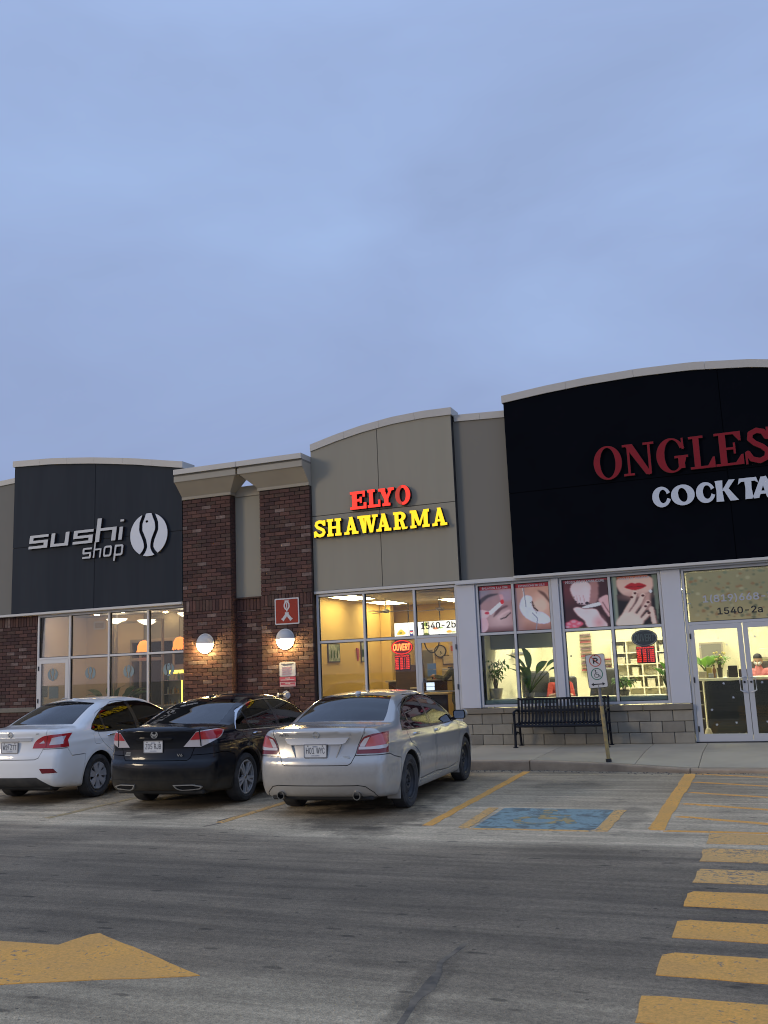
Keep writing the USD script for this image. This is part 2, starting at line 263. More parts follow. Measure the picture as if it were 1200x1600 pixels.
def flat(poly, z, t=.0015):
    m = ext(poly, t); m.apply_translation((0, 0, z)); return m
def paintmark(name, pts, mat, seed=0, z=.004, label=None):
    return put(lot, name, flat(wob(pts, seed=seed), -.002, z + .002), mat, label=label)
def strip(name, p, q, w, mat, seed=0):
    p, q = np.array(p), np.array(q); d = (q - p) / np.linalg.norm(q - p); n = np.array([-d[1], d[0]]) * w / 2
    return paintmark(name, [p - n, q - n, q + n, p + n], mat, seed)
strip('parking_line', (-1.06, 14.45), (-1.10, 9.80), .155, 'yellow_paint', 1); strip('parking_line', (-3.53, 14.70), (-3.47, 9.76), .115, 'yellow_paint', 2)
for k, x in enumerate((-5.92, -8.44, -10.95, -13.45)): strip('parking_line', (x, 14.6), (x - .03, 9.62), .10, 'faint_yellow_paint' if k else 'worn_yellow_paint', 3 + k)
for k, y in enumerate((14.45, 13.53, 12.53, 11.58, 10.66)): xe = min(2.6, -.965 + (y - 9.86) / .3983); strip('hatch_line', (-.965, y), (xe, y - .3983 * (xe + .965)), .07 + .01 * (k > 2), 'yellow_paint', 10 + k)
strip('hatch_line', (-1.02, 9.775), (2.6, 9.775), .07, 'yellow_paint', 17)
tops = (9.69, 8.95, 8.10, 7.35, 6.56, 5.85, 5.11); bots = (9.19, 8.41, 7.64, 6.91, 6.15, 5.43, 4.73); lef = (-.59, -.605, -.61, -.63, -.645, -.67, -.70)
for k in range(7):
    strip('crosswalk_stripe', (lef[k], (tops[k] + bots[k]) / 2), (3.0, (tops[k] + bots[k]) / 2 + .02), tops[k] - bots[k], 'yellow_paint' if k > 2 else 'worn_yellow_paint', 20 + k)
for k in (4.37, 3.65, 2.93): strip('crosswalk_stripe', (-.73, k - .19), (3.0, k - .17), .38, 'yellow_paint', 30 + int(k))
paintmark('accessible_parking_patch', [(-2.93, 9.69), (-1.68, 9.72), (-1.67, 11.02), (-2.93, 11.05)], 'blue_paint', 40)
strip('patch_border', (-3.075, 11.04), (-3.03, 9.62), .12, 'worn_yellow_paint', 41); strip('patch_border', (-1.595, 11.02), (-1.60, 9.66), .125, 'worn_yellow_paint', 42); strip('patch_border', (-2.965, 9.645), (-1.665, 9.665), .055, 'worn_yellow_paint', 43)
sym = unary_union([Point(-2.36, 10.86).buffer(.085), LineString([(-2.36, 10.74), (-2.34, 10.36), (-2.08, 10.36), (-1.98, 10.10)]).buffer(.055), LineString([(-2.35, 10.58), (-2.12, 10.56)]).buffer(.045), Point(-2.36, 10.22).buffer(.27).difference(Point(-2.36, 10.22).buffer(.185)).difference(sbox(-2.3, 10.25, -1.9, 10.7))])
put(lot, 'wheelchair_symbol', flat(sym, -.002, .0095), 'symbol_yellow')
paintmark('direction_arrow', [(-3.11, 4.80), (-4.33, 5.415), (-4.37, 5.10), (-6.6, 5.02), (-6.6, 4.66), (-4.50, 4.70), (-4.62, 4.19)], 'yellow_paint', 50)
crk = LineString([(-1.83, 5.75), (-1.86, 5.35), (-1.80, 5.13), (-1.76, 4.93), (-1.79, 4.75), (-1.77, 4.60), (-1.75, 4.43), (-1.80, 4.1), (-1.78, 3.7)])
put(lot, 'sealed_crack', flat(wob(list(crk.buffer(.016).union(LineString([(-1.82, 5.2), (-1.79, 4.72)]).buffer(.024)).exterior.coords), .010, .04, 77), -.002, .0035), 'crack_filler')
put(lot, 'sealed_crack', flat(wob(list(LineString([(-6.0, 9.35), (-5.93, 9.58), (-6.05, 9.75), (-5.98, 10.3)]).buffer(.018).exterior.coords), .008, .04, 78), -.002, .0035), 'crack_filler')
# sidewalk and kerb
def curb_y(x): return np.interp(x, [-22, -3.4, -1.07, 4], [14.86, 14.86, 14.56, 14.46])
def curb_z(x): return np.interp(x, [-22, -3.45, -2.7, -2.2, -1.65, -1.07, 4], [.15, .15, .128, .112, .082, .052, .048])
def walk_z(x, y):
    t = np.clip((y - curb_y(x)) / 1.5, 0, 1); return curb_z(x) * (1 - t) + .15 * t
def sheet(x0, x1, y0, y1, nx, ny, dz, thick=.12):
    X, T = np.meshgrid(np.linspace(x0, x1, nx), np.linspace(0, 1, ny), indexing='ij')
    ya = curb_y(X) + .16 if y0 is None else np.full_like(X, y0); Y = ya + (y1 - ya) * T; Z = walk_z(X, Y) + dz
    V = np.stack([X, Y, Z], -1).reshape(-1, 3); i = np.arange(nx * ny).reshape(nx, ny)
    top = np.stack([i[:-1, :-1], i[1:, :-1], i[1:, 1:], i[:-1, 1:]], -1).reshape(-1, 4); n = nx * ny
    V2 = V.copy(); V2[:, 2] -= thick; ring = np.concatenate([i[:, 0], i[-1, 1:], i[-2::-1, -1], i[0, -2:0:-1]])
    sides = np.stack([ring + n, np.roll(ring, -1) + n, np.roll(ring, -1), ring], 1)
    return np.vstack([V, V2]), np.vstack([top, sides, top[:, ::-1] + n])
walk = thing('sidewalk', 'pale concrete sidewalk of slabs along the shop fronts', 'sidewalk', kind='structure')
put(walk, 'slab_bed', sheet(-22, 4.2, None, D + .3, 60, 8, -.012), 'joint_dark')
xs = [-22, -19.8, -17.6, -15.4, -13.2, -11, -8.9, -6.8, -5.1, -3.48, -1.88, -.96, 1.2, 4.2]
for a, b in zip(xs[:-1], xs[1:]):
    for ya, yb in ((None, 16.2), (16.2, D - .012)):
        put(walk, 'slab', sheet(a + .005, b - .005, ya if ya is None else ya + .004, yb - .004, 9, 6, 0.0, .11), 'sidewalk_concrete')
kerb = thing('curb', 'brownish concrete curb stones edging the sidewalk, ramping down towards the salon door', 'curb', kind='structure')
cx = [-22, -18.1, -15.7, -13.25, -10.8, -8.35, -5.95, -3.51, -1.07, 1.4, 4.2]
for a, b in zip(cx[:-1], cx[1:]):
    X = np.linspace(a + .008, b - .008, 12); y = curb_y(X); z = curb_z(X); ring = []
    jj = (meshkit.noise(np.stack([X * 4, X * 0, X * 0 + 3], 1)) - .5) * .012
    prof = [(y + .155, z * 0 - .05), (y + .0 + jj, z * 0 - .05), (y + .0 + jj, z - .022), (y + .008, z - .006), (y + .024, z), (y + .155, z)]
    V = np.stack([np.stack([X, p[0], p[1]], 1) for p in prof], 1); n, m = V.shape[:2]; V = V.reshape(-1, 3); i = np.arange(n * m).reshape(n, m)
    q = np.stack([i[:-1], np.roll(i[:-1], -1, 1), np.roll(i[1:], -1, 1), i[1:]], -1).reshape(-1, 4)[:, ::-1]
    t = trimesh.Trimesh(V, np.vstack([q[:, [0, 1, 2]], q[:, [0, 2, 3]]] + [[[i[0, 0], i[0, k], i[0, k + 1]] for k in range(1, m - 1)], [[i[-1, 0], i[-1, k + 1], i[-1, k]] for k in range(1, m - 1)]]), process=False); trimesh.repair.fix_normals(t)
    put(kerb, 'curb_stone', t, 'curb_concrete')

# ------------------------------------------------------------------ building looks
look('beige_stucco', (.315, .288, .222), .9, var=.32, scale=1.6, detail=7, stretch=(2.4, 1, .22), var_col=(.265, .243, .19), bump=.12, bscale=160)
look('grey_stucco', (.20, .186, .155), .9, var=.35, scale=.9, detail=6, var_col=(.21, .19, .16), bump=.12, bscale=160)
look('slate_stucco', (.011, .016, .024), .85, var=.75, scale=1.1, detail=7, var_col=(.022, .028, .036), bump=.15, bscale=150, stretch=(2.2, 1, .22))
look('black_stucco', (.0015, .0024, .0050), .8, var=.5, scale=1.2, detail=6, var_col=(.0035, .0045, .008), bump=.1, bscale=150, spec=.06)
look('cap_metal', (.50, .47, .42), .5, var=.3, scale=1.4, detail=5, var_col=(.40, .38, .34)); look('crown_stucco', (.38, .34, .265), .9, var=.4, scale=1.3, detail=6, var_col=(.28, .25, .20), bump=.1, bscale=150)
look('mortar', (.062, .043, .034), .95, bump=.3, bscale=90)
for k, (c, v) in enumerate([((.098, .044, .034), (.07, .033, .027)), ((.080, .037, .030), (.057, .029, .025)), ((.112, .052, .038), (.08, .039, .03)), ((.090, .050, .036), (.062, .036, .028)), ((.064, .030, .026), (.046, .023, .021)), ((.20, .145, .122), (.105, .055, .043))]):
    look(f'brick_{"abcdef"[k]}', c, .88, var=.8, scale=11, detail=6, var_col=v, bump=.35, bscale=60, rand=.22)
for k, (c, v) in enumerate([((.27, .25, .20), (.205, .185, .15)), ((.235, .215, .175), (.17, .155, .125)), ((.29, .265, .21), (.225, .20, .16))]):
    look(f'block_{"abc"[k]}', c, .9, var=.7, scale=5, detail=7, var_col=v, bump=.6, bscale=38, rand=.10)
look('sill_stone', (.22, .19, .145), .9, var=.6, scale=4, var_col=(.16, .14, .108), bump=.5, bscale=45)
look('frame_aluminium', (.50, .505, .52), .42, .15, var=.3, scale=2.5, var_col=(.48, .48, .47)); look('white_panel', (.56, .565, .60), .42, var=.3, scale=1.2, detail=5, var_col=(.48, .48, .50)); look('flashing', (.56, .54, .50), .5)
look('gasket', (.012, .012, .012), .7); look('roof_membrane', (.12, .12, .12), .9)
glass_look('shop_glass', (.92, .94, .93), ior=1.5, boost=1.0)
glass_look('dark_glass', (.10, .11, .11), ior=1.6, boost=2.0)
def brick_run(parent, x0, x1, yf, z0, z1, depth=.05, keep=None, seed=0, L=.25, Hh=.085, limit=290, soldier=()):
    """bricks with 10 mm joints on the plane y = yf; those seen in the photograph are single prims, the others one part"""
    rng = random.Random(seed); rest = []; made = []
    rows = []; z = z0
    while z < z1 - .02:
        sol = next((s for s in soldier if s - .001 <= z < s + .25), None)
        if sol is not None: rows.append((z, min(z + .25, z1), True)); z += .25
        else:
            e = min(z + Hh, z1)
            for s in soldier:
                if z < s < z + Hh: e = s
            rows.append((z, e, False)); z = e
    for r, (za, zb, sol) in enumerate(rows):
        w = Hh if sol else L; off = 0 if sol else (r % 2) * L / 2; x = x0 - off
        while x < x1 - .012:
            a, b = max(x, x0) + .005, min(x + w, x1) - .005; x += w
            if b - a < .02: continue
            pr = rng.uniform(0, .006); m = cbox(a, b, yf - pr, yf + depth, za + .005, zb - .005, .004)
            q = rng.random(); mat = 'brick_f' if q < .085 else 'brick_' + rng.choice('aaabbccdde')
            made.append((m, mat, (a + b) / 2, (za + zb) / 2))
    vis = [k for k in made if keep is None or keep(k[2], k[3])][:limit]; ids = {id(k) for k in vis}
    for m, mat, _, _ in vis: put(parent, 'brick', m, mat)
    rest = {}
    for k in made:
        if id(k) not in ids: rest.setdefault(k[1] if k[1] in ('brick_a', 'brick_b') else 'brick_a', []).append(k[0])
    allrest = sum(rest.values(), [])
    if allrest: put(parent, 'brickwork', trimesh.util.concatenate(allrest), 'brick_b', kind='stuff')
def arch_panel(x0, x1, z0, top, n=16):
    xs = np.linspace(x0, x1, n); return Polygon([(x0, z0), (x1, z0)] + [(x, float(top(x))) for x in xs[::-1]])
def facade(parent, x0, x1, z0, top, sx, sz, y0, y1, mat):
    """stucco panels parted by 12 mm reveal joints"""
    whole = arch_panel(x0, x1, z0, top); xs = [x0 - 1] + list(sx) + [x1 + 1]; zs = [z0 - 1] + list(sz) + [20]
    for a, b in zip(xs[:-1], xs[1:]):
        for c, d in zip(zs[:-1], zs[1:]):
            q = whole.intersection(sbox(a + .007, c + .007, b - .007, d - .007))
            if q.area > .01: put(parent, 'facade_panel', xz(q, y0, y0 + .02), mat)
    put(parent, 'facade_backing', xz(whole.buffer(-.001), y0 + .016, y1), 'joint_dark' if mat != 'black_stucco' else mat)
def cap(parent, x0, x1, top, y0, y1, h=.16, over=.035, segs=4, ends=(1, 1)):
    """bent metal coping following the parapet, in sheets with visible seams"""
    xs = np.linspace(x0 - over * ends[0], x1 + over * ends[1], segs + 1)
    for a, b in zip(xs[:-1], xs[1:]):
        q = np.linspace(a + .002, b - .002, 8); t = [float(top(x)) for x in q]
        poly = Polygon([(x, z) for x, z in zip(q, t)] + [(x, z + h) for x, z in zip(q[::-1], t[::-1])]); put(parent, 'parapet_cap', xz(poly, y0 - over, y1 + over), 'cap_metal')
def frame(parent, x0, x1, z0, z1, vx, hz, y=D, w=.05, d=.10, skip=()):
    """aluminium window frame: outer bars, mullions at vx, transoms at hz; a pane in every opening"""
    bars = [cbox(x0, x0 + w, y, y + d, z0, z1, .004), cbox(x1 - w, x1, y, y + d, z0, z1, .004), cbox(x0 + w, x1 - w, y, y + d, z1 - w, z1, .004), cbox(x0 + w, x1 - w, y, y + d, z0, z0 + w, .004)]
    for x in vx: bars.append(cbox(x - w / 2, x + w / 2, y - .004, y + d, z0 + w, z1 - w, .004))
    cuts = [x0 + w] + [c for x in vx for c in (x - w / 2, x + w / 2)] + [x1 - w]
    for a, b in zip(cuts[::2], cuts[1::2]):
        for z in hz: bars.append(cbox(a, b, y + .002, y + d, z - w / 2, z + w / 2, .004))
    put(parent, 'window_frame', bars, 'frame_aluminium')
    zc = [z0 + w] + [c for z in sorted(hz) for c in (z - w / 2, z + w / 2)] + [z1 - w]
    for i, (a, b) in enumerate(zip(cuts[::2], cuts[1::2])):
        for j, (c, e) in enumerate(zip(zc[::2], zc[1::2])):
            if (i, j) in skip: continue
            put(parent, 'window_gasket', xz(sbox(a, c, b, e).difference(sbox(a + .012, c + .012, b - .012, e - .012)), y + .03, y + .06), 'gasket')
            put(parent, 'window_pane', box(a + .008, b - .008, y + .042, y + .050, c + .008, e - .008), 'shop_glass')
def door(parent, x0, x1, z0, z1, hinge_left=True, pull=None, y=D - .008, mid=None):
    d = holder(parent, 'door'); w = .085
    put(d, 'door_frame', xz(sbox(x0, z0, x1, z1).difference(sbox(x0 + w, z0 + .13, x1 - w, z1 - .09)), y, y + .05), 'frame_aluminium')
    put(d, 'pane', box(x0 + w - .006, x1 - w + .006, y + .020, y + .028, z0 + .124, z1 - .084), 'shop_glass')
    hx = x0 + .012 if hinge_left else x1 - .012
    for z in (z0 + .22, (z0 + z1) / 2 + .05, z1 - .2): put(d, 'hinge', cyl((hx, y - .010, z - .05), (hx, y - .010, z + .05), .012, n=10), 'dark_metal')
    if pull == 'ring':
        s = x1 - .05 if hinge_left else x0 + .05; o = -.075 if hinge_left else .075; zc = z0 + .98
        pts = [(s, y, zc + .13), (s, y - .055, zc + .13), (s + o * .3, y - .065, zc + .13), (s + o, y - .065, zc + .10), (s + o, y - .065, zc - .10), (s + o * .3, y - .065, zc - .13), (s, y - .055, zc - .13), (s, y, zc - .13)]
        put(d, 'handle', tube(pts, .012, 8), 'frame_aluminium', smooth=40)
        put(d, 'lock', cyl((s, y - .012, zc + .04), (s, y, zc + .04), .020), 'dark_metal')
    if pull == 'bar':
        put(d, 'push_bar', tube([(x0 + w, y + .085, z0 + 1.0), (x1 - w, y + .085, z0 + 1.0)], .014, 8), 'frame_aluminium', smooth=40)
        put(d, 'lock', cyl((x0 + .045, y - .014, z0 + .95), (x0 + .045, y, z0 + .95), .022), 'dark_metal'); put(d, 'handle', cbox(x0 + .02, x0 + .075, y - .03, y, z0 + 1.02, z0 + 1.20, .008), 'frame_aluminium')
    return d
def room(parent, x0, x1, y1, z0, z1, wall, ceil, floor_, y0=D + .13):
    put(parent, 'floor', box(x0, x1, y0 - .13, y1, z0 - .1, z0), floor_); put(parent, 'ceiling', box(x0, x1, y0, y1, z1, z1 + .1), ceil)
    put(parent, 'interior_wall', box(x0, x1, y1, y1 + .1, z0, z1), wall); put(parent, 'interior_wall', box(x0 - .1, x0, y0, y1 + .1, z0, z1), wall); put(parent, 'interior_wall', box(x1, x1 + .1, y0, y1 + .1, z0, z1), wall)
look('warm_wall', (.62, .50, .34), .8, var=.25, scale=.8, var_col=(.55, .44, .30)); look('amber_wall', (.70, .49, .16), .75, var=.25, scale=.7, var_col=(.62, .43, .14)); look('cream_wall', (.80, .76, .58), .8); look('white_ceiling', (.75, .72, .62), .85); look('grey_ceiling', (.42, .42, .42), .85)
look('tile_floor', (.22, .18, .13), .5); look('dark_floor', (.08, .07, .06), .5); look('pale_floor', (.42, .40, .34), .5)
ZH = 3.335   # underside of the facade panels

# ------------------------------------------------------------------ sushi shop
sushi = thing('shop_building', 'sushi shop with slate grey facade, aluminium window and brick wall at its left', 'building')
stop = lambda x: np.interp(x, [-16.77, -15.6, -14.4, -13.2, -11.85], [7.02, 6.955, 6.83, 6.66, 6.42])
facade(sushi, -16.77, -11.86, ZH + .02, stop, [-14.30], [4.969], D - .13, D + .22, 'slate_stucco')
cap(sushi, -16.77, -11.86, stop, D - .13, D + .30, .15, .04, 6)
put(sushi, 'header_flashing', [cbox(-22, -11.86, D - .165, D - .005, ZH - .042, ZH + .012, .004)], 'flashing')
ltop = lambda x: np.interp(x, [-22, -16.8], [6.35, 6.66])
facade(sushi, -22, -16.78, ZH + .02, ltop, [-19.3], [], D + .02, D + .2, 'grey_stucco'); cap(sushi, -22, -16.79, ltop, D + .02, D + .25, .13, .03, 3, (1, 0))
put(sushi, 'mortar_bed', box(-22, -16.065, D + .03, D + .25, .1, ZH - .045), 'mortar')
brick_run(sushi, -22 + .5, -16.07, D + .0, .15, ZH - .05, .04, lambda x, z: x > -17.55 and z > .9, 3, soldier=(ZH - .30,))
put(sushi, 'stone_sill', cbox(-22, -16.075, D - .03, D + .03, 1.0, 1.11, .01), 'sill_stone')
frame(sushi, -16.06, -11.86, .17, ZH - .05, (-15.095, -13.967, -12.88), (2.243,), skip=((0, 0),))
d = door(sushi, -16.01, -15.12, .19, 2.215, True, 'ring')
room(sushi, -16.75, -10.7, D + 5.2, .17, 3.36, 'warm_wall', 'grey_ceiling', 'dark_floor')
put(sushi, 'roof', box(-22, -10.6, D + .30, D + 14, 5.6, 5.8), 'roof_membrane'); put(sushi, 'rear_walls', [box(-22, -10.6, D + 13.8, D + 14, 0, 5.6), box(-22, -21.8, D + .3, D + 13.8, 0, 5.6)], 'grey_stucco')
# vestibule frames and dark openings inside
put(sushi, 'inner_wall', [box(-16.75, -14.9, D + 2.62, D + 2.74, 2.62, 3.36), box(-16.75, -15.3, D + 2.62, D + 2.74, .17, 2.62)], 'warm_wall')
put(sushi, 'inner_bulkhead', box(-14.9, -10.7, D + 2.62, D + 2.74, 2.70, 3.36), 'grey_bulkhead' if 'grey_bulkhead' in LOOKS else look('grey_bulkhead', (.26, .25, .22), .8))
vf = [cbox(x - .03, x + .03, D + 1.97, D + 2.03, .17, 3.1, .005) for x in (-15.42, -15.30, -13.88)] + [cbox(-15.42, -13.85, D + 1.972, D + 2.028, 3.10, 3.16, .005), cbox(-14.86, -13.91, D + 1.973, D + 2.027, 2.12, 2.20, .005), cbox(-14.86, -14.80, D + 1.971, D + 2.029, .17, 2.12, .005)]
put(sushi, 'vestibule_frame', vf, 'warm_trim' if 'warm_trim' in LOOKS else look('warm_trim', (.36, .31, .24), .6))
vf2 = [cbox(x - .03, x + .03, D + 2.57, D + 2.61, .17, 2.68, .005) for x in (-15.27, -14.98, -13.95)] + [cbox(-15.3, -13.2, D + 2.568, D + 2.608, 2.62, 2.70, .005)]
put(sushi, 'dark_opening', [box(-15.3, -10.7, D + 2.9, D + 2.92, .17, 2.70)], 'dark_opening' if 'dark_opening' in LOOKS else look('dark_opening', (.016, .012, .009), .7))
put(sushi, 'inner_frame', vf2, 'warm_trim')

# ------------------------------------------------------------------ brick pillars and the wall between them
def crown(parent, x0, x1, flare_l, flare_r, zb=5.66, yf=D - .12, yb=D + .10):
    """stucco capital: bead, outward flare, upright band, metal coping"""
    def ring(o, z): return [(x0 - o * flare_l, yf - o, z), (x1 + o * flare_r, yf - o, z), (x1 + o * flare_r, yb, z), (x0 - o * flare_l, yb, z)]
    def loft(stages, nm, mat):
        V = np.array([p for s in stages for p in ring(*s)]); F = []
        for i in range(len(stages) - 1):
            for k in range(4): F.append([i * 4 + k, i * 4 + (k + 1) % 4, (i + 1) * 4 + (k + 1) % 4, (i + 1) * 4 + k])
        F += [[3, 2, 1, 0], [len(V) - 4 + k for k in range(4)]]; put(parent, nm, (V, np.array(F)), mat)
    loft([(.030, zb), (.030, zb + .065)], 'crown_bead', 'crown_stucco'); loft([(.022, zb + .0655), (.32, zb + .36)], 'crown_flare', 'crown_stucco')
    loft([(.345, zb + .3605), (.345, zb + .485)], 'crown_band', 'crown_stucco'); loft([(.32, zb + .4855), (.32, zb + .53)], 'crown_reveal', 'grey_stucco')
    loft([(.375, zb + .5305), (.375, zb + .645)], 'parapet_cap', 'cap_metal')
for nm, x0, x1, fl, fr, lab in (('brick_pillar', -11.85, -10.60, 0, 1, 'red brick pillar with a flared beige crown beside the sushi shop window'), ('brick_pillar', -9.86, -8.625, 1, 0, 'red brick pillar with a flared beige crown carrying the red hydrant sign')):
    p = thing(nm, lab, 'pillar')
    put(p, 'mortar_core', box(x0 + .012, x1 - .012, D - .095, D + .24, .1, 5.66), 'mortar')
    brick_run(p, x0, x1, D - .12, .15, 5.66, .05, lambda x, z: z > 1.15, 11 if fl == 0 else 12, limit=298, soldier=(3.10,))
    side = []; xs_ = x1 if fl == 0 else x0
    for r in range(64):
        z = .15 + r * .085
        for k in range(2):
            ya = D - .065 + k * .125 + (r % 2) * .02
            side.append(cbox(xs_ - .03, xs_ - .002, ya, ya + .11, z + .005, z + .08, .004) if fl == 0 else cbox(xs_ + .002, xs_ + .03, ya, ya + .11, z + .005, z + .08, .004))
    put(p, 'side_brickwork', side, 'brick_b', kind='stuff'); crown(p, x0, x1, fl, fr)
lw = thing('link_wall', 'recessed beige stucco and brick wall between the two brick pillars', 'wall')
put(lw, 'stucco_panel', box(-10.598, -9.862, D + .10, D + .3, 3.36, 5.62), 'beige_stucco'); put(lw, 'top_band', box(-10.60, -9.86, D + .085, D + .3, 5.63, 5.86), 'crown_stucco'); put(lw, 'mortar_bed', box(-10.60, -9.86, D + .125, D + .3, .1, 3.33), 'mortar'); put(lw, 'ledge', cbox(-10.598, -9.862, D + .06, D + .11, 3.325, 3.36, .004), 'brick_d')
brick_run(lw, -10.60, -9.86, D + .10, .15, 3.32, .05, lambda x, z: z > 1.15, 13, soldier=(3.07,))

# ------------------------------------------------------------------ shawarma shop
elyo = thing('shop_building', 'shawarma shop with a beige stucco facade panel and amber lit window', 'building')
etop = lambda x: np.interp(x, [-8.625, -8.0, -7.4, -6.7, -6.0, -5.395], [6.42, 6.57, 6.685, 6.775, 6.81, 6.80])
facade(elyo, -8.622, -5.395, ZH + .03, etop, [-7.05], [4.98], D - .02, D + .25, 'beige_stucco'); cap(elyo, -8.622, -5.395, etop, D - .02, D + .42, .155, .03, 4, (0, 1))
wtop = lambda x: np.interp(x, [-5.4, -4.2], [6.68, 6.62])
put(elyo, 'facade_panel', xz(arch_panel(-5.388, -4.235, ZH + .03, wtop), D + .12, D + .3), 'grey_stucco', label='plain darker set-back panel beside the black facade'); cap(elyo, -5.36, -4.26, wtop, D + .12, D + .42, .14, .03, 2, (0, 0))
put(elyo, 'header_flashing', cbox(-8.62, -4.25, D - .05, D + .10, ZH - .035, ZH + .022, .004), 'flashing')
frame(elyo, -8.595, -5.47, .17, ZH - .045, (-7.505, -6.385), (2.283,), skip=((2, 0),)); door(elyo, -6.355, -5.525, .19, 2.252, False, 'bar')
room(elyo, -8.58, -5.10, D + 4.5, .17, 3.25, 'amber_wall', 'white_ceiling', 'tile_floor')
put(elyo, 'roof', box(-10.58, -5.2, D + .42, D + 14, 5.6, 5.8), 'roof_membrane'); put(elyo, 'rear_walls', box(-10.58, -5.2, D + 13.8, D + 14, 0, 5.6), 'grey_stucco')
put(elyo, 'inner_pilaster', box(-8.57, -8.30, D + 3.55, D + 3.8, .17, 3.24), 'amber_wall'); put(elyo, 'wall_border', box(-8.578, -8.566, D + .15, D + 3.5, 1.02, 1.16), 'tile_border' if 'tile_border' in LOOKS else look('tile_border', (.30, .24, .13), .5, var=1.0, scale=14, detail=1, var_col=(.05, .04, .03)))

# ------------------------------------------------------------------ nail salon
salon = thing('shop_building', 'nail salon with a tall black arched facade, poster windows and glass double door', 'building')
otop = lambda x: np.interp(x, [-4.235, -3.4, -2.6, -1.6, -.6, .4, 1.4, 2.2], [6.845, 6.92, 6.965, 6.985, 6.955, 6.85, 6.67, 6.46])
facade(salon, -4.235, 2.2, ZH + .03, otop, [-.165], [4.99], D - .15, D + .3, 'black_stucco'); cap(salon, -4.235, 2.2, otop, D - .15, D + .35, .15, .03, 5)
put(salon, 'header_flashing', cbox(-4.245, 2.2, D - .185, D - .004, ZH - .03, ZH + .022, .004), 'flashing')
put(salon, 'header_soffit', box(-5.46, 2.2, D - .10, D - .001, ZH - .06, ZH - .032), 'frame_aluminium')
for a, b, z0 in ((-5.465, -5.085, .845), (-3.555, -3.415, .845), (-1.515, -1.165, .845), (.78, 1.1, .15)):
    put(salon, 'metal_panel', cbox(a, b, D - .03, D + .12, z0, ZH - .062, .008), 'white_panel')
frame(salon, -5.078, -3.562, .855, ZH - .062, (-4.325,), (2.27,)); frame(salon, -3.408, -1.522, .855, ZH - .062, (-2.46,), (2.262,))
rng = random.Random(5); zc = [.15, .345, .54, .735]
for r in range(3):
    x = -5.46 - (r % 2) * .2
    while x < -1.16:
        a, b = max(x, -5.46), min(x + .395, -1.158)
        if b - a > .03: put(salon, 'stone_block', cbox(a + .005, b - .005, D - .075 - rng.uniform(0, .006), D + .08, zc[r] + .004, zc[r + 1] - .004, .007), 'block_' + rng.choice('aabc'))
        x += .395
put(salon, 'block_core', box(-5.45, -1.165, D - .055, D + .10, .1, .735), 'mortar_grey' if 'mortar_grey' in LOOKS else look('mortar_grey', (.06, .055, .048), .95))
for a, b in zip(np.linspace(-5.48, -1.155, 6)[:-1], np.linspace(-5.48, -1.155, 6)[1:]): put(salon, 'stone_sill', cbox(a + .004, b - .004, D - .11, D + .05, .742, .838, .008), 'sill_stone')
frame(salon, -1.155, .775, .15, ZH - .062, (), (2.262,), skip=((0, 0),))
for a, b, hl in ((-1.10, -.198, True), (-.188, .722, False)): door(salon, a, b, .172, 2.235, hl, 'ring')
put(salon, 'door_threshold', cbox(-1.155, .775, D - .02, D + .12, .15, .168, .004), 'dark_metal')
put(salon, 'outer_wall', box(1.1, 2.2, D, D + .3, .1, ZH), 'grey_stucco')
room(salon, -4.99, 2.04, D + 5.4, .17, 3.2, 'cream_wall', 'white_ceiling', 'pale_floor')
put(salon, 'interior_soffit', box(-4.985, -3.52, D + .55, D + .95, 1.97, 3.19), 'olive_grey' if 'olive_grey' in LOOKS else look('olive_grey', (.36, .37, .30), .8))
put(salon, 'roof', box(-5.18, 2.2, D + .36, D + 14, 5.6, 5.8), 'roof_membrane'); put(salon, 'rear_walls', [box(-5.18, 2.2, D + 13.8, D + 14, 0, 5.6), box(2.05, 2.2, D + .36, D + 13.8, 0, 5.6)], 'grey_stucco')
for a, b, zz in ((-5.03, -4.345, .9), (-4.30, -3.61, .9), (-3.36, -2.485, .9), (-2.435, -1.57, .9)): put(salon, 'frosted_strip', box(a, b, D + .052, D + .054, .905, .99), 'frosted' if 'frosted' in LOOKS else look('frosted', (.42, .50, .42), .6))
